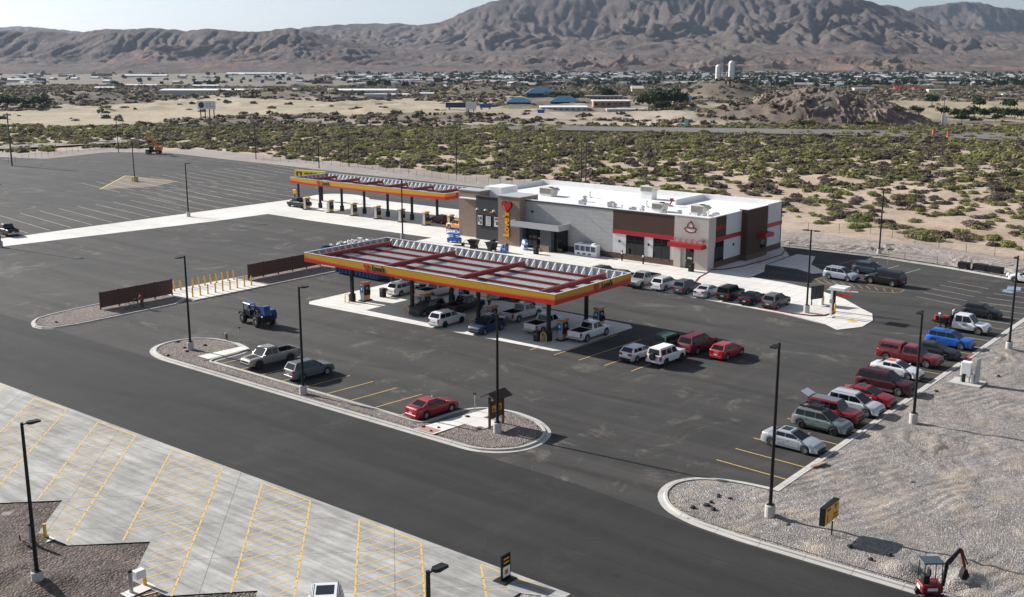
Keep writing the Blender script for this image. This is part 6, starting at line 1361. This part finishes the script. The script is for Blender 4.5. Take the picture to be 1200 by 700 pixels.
def leafmat(name,a,b):
    t=NT(name,.75); n=t.noise(1.6,4,.7); n2=t.noise(.03,3,.5); oi=t.n.new('ShaderNodeObjectInfo').outputs['Random']
    c=t.mix(t.rng(n,.35,.65,0,1),a,b); v=t.n.new('ShaderNodeVectorMath'); v.operation='SCALE'; t.l.new(c,v.inputs[0]); t.l.new(t.math('MULTIPLY',t.rng(oi,0,1,.75,1.3),t.rng(n2,.3,.7,.8,1.2)),v.inputs['Scale']); t.color(v.outputs[0])
    tl=t.n.new('ShaderNodeBsdfTranslucent'); mx=t.n.new('ShaderNodeMixShader'); mx.inputs[0].default_value=.38; t.l.new(v.outputs[0],tl.inputs['Color'])
    t.l.new(t.b.outputs[0],mx.inputs[1]); t.l.new(tl.outputs[0],mx.inputs[2]); t.l.new(mx.outputs[0],t.n['Material Output'].inputs['Surface']); return t.m
F_grn=leafmat('bright_shrub_leaf',(.22,.235,.075),(.30,.30,.12)); F_olv=leafmat('olive_shrub_leaf',(.19,.18,.08),(.26,.235,.12)); F_drk=leafmat('grey_brown_twig',(.125,.10,.078),(.19,.155,.125)); F_tree=leafmat('tree_leaf',(.022,.038,.014),(.045,.062,.022)); F_bark=mat('tree_bark',(.10,.075,.055),.9)
SH=[]
for i in range(9):
    q=clump(640,50+i,.072,.60,lobes=3+i%3); m=(F_grn,F_drk,F_olv)[i%3]
    o=npmesh('desert_shrub',q.reshape(-1,3),np.arange(len(q)*4).reshape(-1,4),m); S.collection.objects.unlink(o); SH.append(o.data)
rs_=np.random.RandomState(21)
def scatter(n,f0,f1,w,seed):
    r=np.random.RandomState(seed); f=np.sqrt(r.rand(n)*(f1**2-f0**2)+f0**2); s=(r.rand(n)*2-1)*w*f; return f,s
f,s=scatter(16000,165,445,.60,31); x=FW[0]*f+RT[0]*s; y=FW[1]*f+RT[1]*s
D=dpoly(x,y,LOT); ins=inpoly(x,y,LOT)
dn=fbm(x/16,y/16,4)+.10*np.sin(0)+(f-300)/900
keep=(~ins)&(D>np.where(x>-85,20,15)+fbm(x/10,y/10,3)*8)&(y>60)&(x<6)&(dn+(f-230)/1500+rs_.rand(len(f))*.45-.30*(1-sstep(-.42,-.18,s/f))>.125)
# thinner beside the road, none on the graded strip
keep&=~((f>405)&(f<445)&(s>20)&(inpoly(x,y,[g(*p) for p in [(600,146),(700,150),(850,152.5),(1000,154),(1300,161),(1300,173),(1000,163),(850,159.5),(700,157),(600,156)]])))
f,s,x,y,D=f[keep],s[keep],x[keep],y[keep],D[keep]
rad=rs_.uniform(1.0,2.25,len(f))*(.85+.6*rs_.rand(len(f))**3)*(1+np.clip((f-250)/500,0,.3)); ht=rad*rs_.uniform(.52,.88,len(f)); rot=rs_.rand(len(f))*6.283
kd=np.where(fbm(x/9+4,y/9,3)+rs_.normal(size=len(f))*.16>.02,0,1); kd=np.where(rs_.rand(len(f))<.25,2,kd)
kd=np.where((f>395)&(rs_.rand(len(f))<.6),2,kd)
zz=zterr(f,s)[2]
near=np.argsort(f-0*rad-(np.abs(s)/f<.47)*60)[:300]; isn=np.zeros(len(f),bool); isn[near]=True
lab={0:('bright green desert shrub on the pale sand beyond the site','green shrubs on the sand'),1:('grey brown leafless desert shrub on the pale sand beyond the site','grey brown shrubs on the sand'),2:('olive green desert shrub on the pale sand beyond the site','olive shrubs on the sand')}
for i in near:
    o=bpy.data.objects.new('desert_shrub',SH[int(rs_.randint(3))*3+int(kd[i] if kd[i]<2 else 2)]); S.collection.objects.link(o)
    o.location=(x[i],y[i],zz[i]-.05); o.rotation_euler=(0,0,rot[i]); o.scale=(rad[i],rad[i]*.9,ht[i]*1.25); tag(o,lab[int(kd[i])][0],'shrub',lab[int(kd[i])][1])
def merged(name,idx,x,y,z,rad,ht,rot,kd,variants,mats,label,grp=None,cat='shrubs'):
    V=[];M=[]
    for i in idx:
        q=variants[int((x[i]*7.3+y[i]*3.1))%len(variants)]; c,s_=math.cos(rot[i]),math.sin(rot[i])
        p=q.reshape(-1,3); V.append(np.stack([(p[:,0]*c-p[:,1]*s_)*rad[i]+x[i],(p[:,0]*s_+p[:,1]*c)*rad[i]+y[i],p[:,2]*ht[i]*1.25+z[i]-.05],1)); M.append(np.full(len(q),kd[i]))
    V=np.concatenate(V); M=np.concatenate(M); o=npmesh(name,V,np.arange(len(V)).reshape(-1,4),mats,mi=M); return tag(o,label,cat,kind='stuff')
lowv=[clump(110,90+i,.145,.60,lobes=3) for i in range(6)]; farv=[clump(22,190+i,.34,.60,lobes=3) for i in range(6)]
merged('desert_scrub',np.where(~isn)[0],x,y,zz,rad,ht,rot,kd,lowv,[F_grn,F_drk,F_olv],'wide belt of green and grey desert scrub behind the store')
# scrub of the middle distance, in bands round the pale clearings
f,s=scatter(26000,430,1250,.62,41); x=FW[0]*f+RT[0]*s; y=FW[1]*f+RT[1]*s
CL=[zpoly(p) for p in ([(-60,163),(0,158),(90,151),(180,143),(260,136),(420,134),(600,133),(640,130),(560,124),(470,117),(400,120),(260,117),(200,119),(130,124),(60,130),(0,131),(-60,132)],[(800,122),(1010,118),(1260,123),(1260,146),(1080,140),(900,127),(820,130)],[(560,139),(760,141),(820,148),(820,137),(700,132),(600,132)],[(590,132),(760,132),(770,116),(590,114)])]
inc=np.zeros(len(f),bool)
for p in CL: inc|=inpoly(x,y,p)
hwy=inpoly(x,y,[g(*p) for p in [(530,144),(700,149),(850,151),(1000,153),(1300,160),(1300,174),(1000,164),(850,160.5),(700,158),(530,156)]])
dn=fbm(x/60,y/40,4)
q0=((f-HILLS[0][0])/HILLS[0][2])**2+((s-HILLS[0][1])/HILLS[0][3])**2<.8
keep=(~hwy)&(((~inc)&(dn+rs_.rand(len(f))*.5>.12))|(inc&(rs_.rand(len(f))<.03)))&(~(q0&(rs_.rand(len(f))<.85)))
f,s,x,y=f[keep],s[keep],x[keep],y[keep]; n=len(f); rad=rs_.uniform(.9,2.4,n)*(1+f/1400); ht=rad*rs_.uniform(.5,.8,n); rot=rs_.rand(n)*6.28; kd=rs_.choice([0,1,2],n,p=[.12,.5,.38])
merged('distant_scrub',np.arange(n),x,y,zterr(f,s)[2],rad,ht,rot,kd,farv,[F_olv,F_drk,mat('dark_scrub_leaf',(.12,.105,.065),.8)],'dark scrub spread over the distant plain')
# ================================================================ TREES
TR=[]
for i in range(5):
    q=clump(420,300+i,.10,1.0,lobes=6); q[...,2]=q[...,2]*1.15+.42
    b=MB(); b.tube((0,0,-.1),(0.03,0,.55),.05,.03,n=6)
    for a in range(4): an=a*1.6+i; b.tube((.02,0,.38+.04*a),(.35*math.cos(an),.35*math.sin(an),.75),.022,.010,n=4)
    tb=b.build('tree',F_bark); S.collection.objects.unlink(tb)
    cr=npmesh('crown',q.reshape(-1,3),np.arange(len(q)*4).reshape(-1,4),F_tree); S.collection.objects.unlink(cr); TR.append((tb.data,cr.data))
def tree(x,y,z,h,label,group=None,i=0,w=1.0):
    o=bpy.data.objects.new('tree',None); S.collection.objects.link(o); o.location=(x,y,z); o.rotation_euler=(0,0,(x*3.3)%6.28); o.scale=(h*w*.8,h*w*.8,h*.72)
    put('trunk',TR[i%5][0],o); put('crown',TR[i%5][1],o); return tag(o,label,'tree',group)
rt=random.Random(9)
for px,py,h,w in [(952,136,5,1.2),(968,133,5.5,1.2),(1007,134,8,1.0),(1015,136,6.5,1.1),(1035,139,6,.8),(1043,133,6,.8),(1000,138,5,1.4),(1067,139,4.5,1.2),(1072,142,4.5,1.1),(1107,138,5,1.),(1118,139,5,.9),(1131,140,5,.9),(1142,138,5.5,.9),(1153,139,5,1.),(1165,138,5,1.),(1177,140,5.5,.9),(1189,140,5.5,.9),(1127,144,4,1.1),(1167,143,3.5,1.2),(1197,142,5.5,1),(938,134,4.5,1.3),(925,131,5,1.4),(1024,130,6,1),(1092,124,6,1),(1183,131,6,1),(1148,128,6,1)]:
    x,y,z=at(px,py); tree(x,y,zat(x,y),h,'dark green tree in the pale field right of the brown mound','trees right of the brown mound',rt.randint(0,4),w)
for px,py,h,w,l in [(40,129,7,1.9,'round green tree alone in the dry field at the far left'),(9,129,7,1.3,'dark tree at the left edge of the dry field'),(-5,129,7,1.3,'darker tree cut off by the left edge'),(711,117,9,1.2,'dark tree rising behind the long tan building'),(760,130,9,1.1,'dark tree right of the tan building, left one of the pair'),(770,129,11,.9,'tallest dark cypress-like tree right of the tan building'),(790,128,11,1.,'dark tree at the foot of the tank hill'),(655,121,6,1.8,'wide green tree before the blue roofed buildings'),(668,121,6,1.8,'green tree touching the right end of the blue roof'),(775,132,6,1.3,'small green bush-like tree by the white building')]:
    x,y,z=at(px,py); tree(x,y,zat(x,y),h,l,None,rt.randint(0,4),w)
# far-off groves of the town read as one mass
f,s=scatter(5200,1150,2650,.50,71); x=FW[0]*f+RT[0]*s; y=FW[1]*f+RT[1]*s; A_=600+s/f*1324
dens=np.interp(A_,[-100,0,350,450,520,600,800,900,1300],[.03,.07,.09,.35,.65,.85,.85,.95,.95])*np.interp(f,[1150,1400,1500,2650],[.25,.6,1,1]); keep=(rs_.rand(len(f))<dens)&(fbm(x/120,y/120,3)>-.12)
f,s,x,y=f[keep],s[keep],x[keep],y[keep]; n=len(f); rad=rs_.uniform(3,7.5,n); ht=rad*rs_.uniform(.8,1.3,n)
merged('town_trees',np.arange(n),x,y,zterr(f,s)[2],rad,ht,rs_.rand(n)*6.28,np.zeros(n),[clump(22,400+i,.36,1.0,lobes=4) for i in range(6)],[mat('town_tree_leaf',(.035,.050,.024),.9)],'dark tree cover among the houses of the distant town',cat='trees')
# ================================================================ DISTANT TOWN
wallm=[mat('house_wall_cream',(.55,.52,.46),.8),mat('house_wall_tan',(.38,.30,.22),.8),mat('house_wall_white',(.72,.72,.70),.8),mat('house_wall_brown',(.20,.14,.11),.8)]
roofm=[mat('house_roof_white',(.60,.60,.59),.6),mat('house_roof_grey',(.26,.26,.27),.7),mat('house_roof_brown',(.17,.12,.10),.8),mat('house_roof_teal',(.12,.28,.32),.6),mat('house_roof_red',(.38,.06,.05),.7)]
def house_data(w,d,h,gab,wi,ri):
    b=MB(); b.box(-w/2,w/2,-d/2,d/2,-1.0,h)
    b.cm=1
    if gab: b.add([(-w/2-.4,-d/2-.5,h),(w/2+.4,-d/2-.5,h),(w/2+.4,0,h+gab),(-w/2-.4,0,h+gab),(-w/2-.4,d/2+.5,h),(w/2+.4,d/2+.5,h)],[(0,1,2,3),(3,2,5,4),(0,3,4),(1,5,2),(0,4,5,1)])
    else: b.box(-w/2-.2,w/2+.2,-d/2-.2,d/2+.2,h,h+.35)
    b.cm=2
    for k in range(3): b.box(-w/2+1.2+k*w/3,-w/2+2.6+k*w/3,-d/2-.06,-d/2-.005,1.0,2.3)
    o=b.build('house',[wallm[wi],roofm[ri],C_glass]); S.collection.objects.unlink(o); return o.data
HD=[house_data(14,9,3.2,1.7,0,0),house_data(18,10,3.2,0,2,0),house_data(12,9,3.0,2.0,1,1),house_data(20,8,3.0,1.3,2,0),house_data(15,10,3.4,2.0,3,2),house_data(24,12,4.5,0,1,0),house_data(13,10,3.2,2,0,1),house_data(16,9,3.2,1.5,2,3)]
f,s=scatter(5200,1180,2620,.50,72); x=FW[0]*f+RT[0]*s; y=FW[1]*f+RT[1]*s; A_=600+s/f*1324
dens=np.interp(A_,[-100,0,250,380,450,520,800,860,1300],[.06,.10,.06,.10,.35,.7,.7,.7,.75])*np.interp(f,[1180,1450,1600,2620],[.10,.45,.9,1.]); keep=(rs_.rand(len(f))<dens*.72)&(fbm(x/150+8,y/150,3)>-.12)
f,s,x,y=f[keep],s[keep],x[keep],y[keep]; z=zterr(f,s)[2]; order=np.argsort(f+(np.abs(s)/f>.46)*5000)
V=[];Fc=[];Mi=[];nb=0
for j,i in enumerate(order):
    k=int(rs_.choice(len(HD),p=[.12,.12,.2,.12,.16,.06,.18,.04])); a=rs_.choice([0,1.57,.3,1.9])+rs_.normal()*.1
    if j<300:
        o=bpy.data.objects.new('house',HD[k]); S.collection.objects.link(o); o.location=(x[i],y[i],z[i]); o.rotation_euler=(0,0,a); tag(o,'small low house among trees in the distant town','house','houses of the distant town')
    else:
        me=HD[k]; co=np.empty(len(me.vertices)*3); me.vertices.foreach_get('co',co); co=co.reshape(-1,3); c,s_=math.cos(a),math.sin(a)
        V.append(np.stack([co[:,0]*c-co[:,1]*s_+x[i],co[:,0]*s_+co[:,1]*c+y[i],co[:,2]+z[i]],1))
        for p in me.polygons:
            if p.material_index==2: continue
            vv=[nb+q for q in p.vertices]; vv=vv if len(vv)==4 else vv+[vv[-1]]
            if len(set(vv))==4: Fc.append(vv); Mi.append((k if k<5 else k-5)*0+ (0 if p.material_index==0 else 1)+ (0 if k in (0,1,3,5) else 2))
        nb+=len(co)
o=npmesh('town_houses',np.concatenate(V),np.array(Fc),[wallm[2],roofm[0],wallm[1],roofm[1]],mi=np.array(Mi)); tag(o,'mass of low pale houses filling the rest of the distant town','houses',kind='stuff')
def block(name,px,py,w,d,h,wm,rm,label,rz=None,cat='building',gab=0,wins=0,zoff=0):
    x,y,z=at(px,py); k=(x*FW[0]+y*FW[1])/1324; w*=k; d*=k; h*=k; gab=gab if gab=='hip' else gab*k; d=max(d,w*.16) if gab!='hip' else max(d,w*.5); o=empty(name,(x,y,zat(x,y)+zoff),YAW if rz is None else rz,label,cat)
    MB().box(-w/2,w/2,0,d,-3,h).build('walls',wm,o)
    if gab=='hip': MB().add([(-w/2-1,-1,h),(w/2+1,-1,h),(w/2+1,d+1,h),(-w/2-1,d+1,h),(-w*.2,d/2,h+w*.20),(w*.2,d/2,h+w*.20)],[(0,1,5,4),(1,2,5),(2,3,4,5),(3,0,4),(0,3,2,1)]).build('roof',rm,o)
    elif gab: MB().add([(-w/2-.6,-.8,h),(w/2+.6,-.8,h),(w/2+.6,d/2,h+gab),(-w/2-.6,d/2,h+gab),(-w/2-.6,d+.8,h),(w/2+.6,d+.8,h)],[(0,1,2,3),(3,2,5,4),(0,3,4),(1,5,2),(0,4,5,1)]).build('roof',rm,o)
    else: MB().box(-w/2-.3,w/2+.3,-.3,d+.3,h,h+.5).build('roof',rm,o)
    for k in range(wins): xx=-w/2+(k+.5)*w/wins; MB().box(xx-w/wins*.25,xx+w/wins*.25,-.12,-.01,h*.35,h*.75).build('window',C_glass,o)
    return o
Wl=mat('metal_wall_pale',(.52,.52,.50),.6); Wr=mat('metal_roof_white',(.78,.78,.78),.5); Bl=mat('blue_school_roof',(.07,.18,.29),.5); Tn=mat('tan_masonry',(.36,.22,.16),.8); Rd=mat('red_shop_roof',(.36,.05,.045),.6)
m=lambda px,py:(1324*30/ (py-58.5)) 
for px,py,w,d,h,l,gg in [(325,112,278,22,2.6,'very long white-roofed warehouse across the middle plain',1),(440,116,26,10,3,'short cream shed at the right end of the long warehouse',0),(458,113,40,12,3,'white shed beyond the long warehouse',1),(122,107,22,12,3,'white shed alone left of the long warehouse',1),(9,97,42,12,4,'white warehouse at the left edge of the plain',1),(240,103,30,10,2,'low white building behind the long warehouse',1),(165,103,36,10,2,'low pale building in the far left scrub',1),(170,91,50,12,2,'distant pale row building below the left ridge',1),(242,84,16,6,3,'first of three white sheds at the mountain foot',1),(258,84,14,6,3,'second of three white sheds at the mountain foot',1),(283,84,24,6,2.5,'third and longest white shed at the mountain foot',1),(300,88,70,10,2,'long white building at the mountain foot',1),(420,91,44,10,3,'wide cream building at the left end of the town',0),(490,97,60,14,3.5,'long white commercial building at the left end of the town',0),(500,112,16,8,3,'small white house at the edge of the dry field',1),(545,104,50,10,3,'white roofed hall in front of the town',1)]:
    block('warehouse',px,py,w,d,h,Wl,Wr,l,None,'warehouse',gg)
block('dark_hall',118,89,22,8,3.5,wallm[3],roofm[2],'dark brown hall far away at the left foot of the ridge',None,'building')
block('school_wing',608,124.5,28,14,2.6,C_navy,Bl,'blue hipped-roof school wing nearest the white flat building',None,'school',gab='hip',wins=5)
block('school_hall',634,118.5,34,16,4,C_navy,Bl,'blue roofed school hall at the back, the tallest of the blue ones',None,'school',gab='hip',wins=6)
block('school_wing',662,122,34,16,2.4,C_navy,Bl,'blue roofed school wing on the right beside the green trees',None,'school',gab='hip',wins=6)
block('school_annex',644,112,15,12,3,C_navy,Bl,'small blue roofed annex behind the school hall',None,'school',gab='hip')
block('flat_building',661,130,56,34,3,Wl,Wr,'white flat-roofed building in front of the blue school',None,'building',wins=8)
block('tan_building',717,128,44,26,6.5,Tn,Wr,'tan masonry building with a pale roof beside the dark trees',None,'building',wins=6)
block('long_building',700,118,60,18,4,wallm[1],roofm[1],'long grey roofed building behind the tan one',None,'building',wins=12)
block('low_shed',733,131,44,10,2,Wl,Wr,'low white shed in front of the tan building',None,'shed')
block('blue_tarpaulin_hut',634,133,8,6,2.6,mat('tarp_blue',(.03,.12,.42),.5),mat('tarp_blue'),'small bright blue hut by the white flat building',None,'hut')
block('yellow_hall',747,110,13,10,6,mat('yellow_wall',(.55,.42,.14),.7),roofm[0],'yellow walled hall below the tank hill',None,'building',gab=3)
block('brick_hall',799,122,20,14,6,Tn,Bl,'brick hall with a blue sloping roof at the foot of the tank hill',None,'building',gab=5)
block('red_roofed_shop',1058,107.5,17,9,2.6,wallm[2],Rd,'long red roofed building in the town at the right',None,'building',gab=3)
block('red_roofed_shop',1079,108,14,8,2.3,wallm[2],mat('dull_red_roof',(.22,.07,.06),.6),'smaller dull red roofed building right of the bright red one',None,'building',gab=3)
for px,py,w,l in ((1100,110,24,'white flat building right of the red roofs'),(1185,113,20,'white building at the right edge of the town'),(1012,108,22,'white flat building left of the red roofs')): block('flat_building',px,py,w,8,2.4,Wl,Wr,l)
for px,py,h,r,l in ((825.5,100,9,1.9,'shorter left one of the two white water tanks on the hill'),(841,99.5,12.5,2.2,'taller right one of the two white water tanks on the hill')):
    x,y,z=at(848+(px-833)*1.0,113); z=zat(x,y)-.5; o=empty('water_tank',(x,y,z),0,l,'water tank'); MB().lathe([(r,-4),(r,h),(r*.6,h+1.2),(.01,h+1.6)],n=24).build('shell',mat('tank_white',(.74,.74,.71),.5),o,smooth=False); MB().tube((r+.3,0,-2),(r+.3,0,h+1),.3,n=5).build('ladder',C_steel,o); MB().lathe([(r+.15,h*.5),(r+.15,h*.52)],n=24).build('band',C_steel,o)
x,y,z=at(844,112.5); o=empty('radio_mast',(x,y,zat(x,y)),0,'thin lattice mast standing between the two white tanks','mast')
b=MB(); [b.tube((a,c,0),(a*.2,c*.2,30),.16,n=4) for a,c in ((1.5,0),(-1,1.3),(-1,-1.3))]; b.build('mast_legs',C_steel,o)['kind']='stuff'; MB().box(-2.5,2.5,-.12,.12,27,27.4).build('antenna',C_steel,o)
# billboards, truck, cones, sign
def board(px,py,w,h,z0,posts,label,mark):
    x,y,z=at(px,py); o=empty('billboard',(x,y,zat(x,y)),YAW+R(-8),label,'billboard'); f=MB().box(-w/2,w/2,-.25,.25,z0,z0+h).build('board',C_white,o)
    for k in range(posts): xx=-w/2+(k+.5)*w/posts; MB().box(xx-.18,xx+.18,.26,.6,-1,z0+h*.8).build('post',mat('weathered_wood'),o)
    if mark:
        MB().lathe([(.01,-.30),(h*.36,-.30),(h*.36,-.27)],(-w/2+h*.5,0,z0+h*.5),'y',20).build('navy_disc',mat('navy_print',(.04,.035,.12),.6),f); b=MB(); r=random.Random(2)
        for i in range(5): b.box(-.2+(i%3)*1.4,.7+(i%3)*1.4,-.29,-.26,z0+h*(.25+.3*(i//3)),z0+h*(.45+.3*(i//3)))
        b.build('grey_print',mat('grey_print',(.45,.43,.45),.6),f)
board(243,140,8.2,3.6,4.2,4,'white billboard with a navy disc on tall posts at the dry field',True); board(552,135,5,3.2,2.6,2,'blank white billboard on two posts before the blue lorry',False)
for px,l,c in ((537,'long dark blue trailer parked behind the blank billboard',(.015,.025,.09)),(569,'blue lorry cab parked right of the blank billboard',(.03,.08,.30))):
    x,y,z=at(px,128.5); o=empty('lorry',(x,y,zat(x,y)),YAW,l,'lorry'); w=13 if px<550 else 6
    MB().rbox(-w/2,w/2,-1.2,1.2,1.0,3.6 if w>8 else 3.0,.1).build('body',mat('lorry_%d'%px,c,.5),o); [big_wheel(o,a,-1.1,.5,.3) for a in (-w*.35,w*.35)]
    if w<8: MB().box(w/2-.6,w/2+.02,-1.22,1.22,2.0,2.8).build('windscreen',C_glass,o)
for px,py,l in ((1093.5,157.5,'orange traffic drum on the left at the highway edge'),(1110.5,160.5,'orange traffic drum on the right at the highway edge')):
    x,y=g(px,py,.9); tag(MB().lathe([(.01,0),(.55,0),(.5,.15),(.34,.2),(.28,1.6),(.01,1.65)],n=12).build('traffic_drum',mat('safety_orange',(.85,.16,.02),.6),loc=(x,y,.9)),l,'traffic drum')
for px,py,w,h,c,l in ((1106,148,2.2,3.2,C_white,'white roadside sign beyond the highway'),(804,151.5,1.6,2.2,mat('sign_mint',(.25,.62,.50),.5),'small mint green sign at the highway edge')):
    x,y,z=at(px,py); o=empty('road_sign',(x,y,zat(x,y)+.3),YAW,l,'sign'); MB().box(-w/2,w/2,-.05,.05,.8,.8+h).build('plate',c,o); [MB().box(a-.07,a+.07,.06,.16,-1.2,.8+h*.9).build('post',C_steel,o) for a in (-w*.3,w*.3)]
# ================================================================ HAZE
hm=bpy.data.materials.new('haze_air'); hm.use_nodes=True; hn_=hm.node_tree.nodes; hn_.remove(hn_['Principled BSDF'])
pvn=hn_.new('ShaderNodeVolumePrincipled'); pvn.inputs['Color'].default_value=(.62,.78,1,1); pvn.inputs['Density'].default_value=.000028; pvn.inputs['Anisotropy'].default_value=.3
hm.node_tree.links.new(pvn.outputs[0],hn_['Material Output'].inputs['Volume'])
hz_=MB().box(-11900,3200,-600,12100,-75,560).build('haze',hm); tag(hz_,kind='stuff',label='thin blue air between the lot and the mountains')
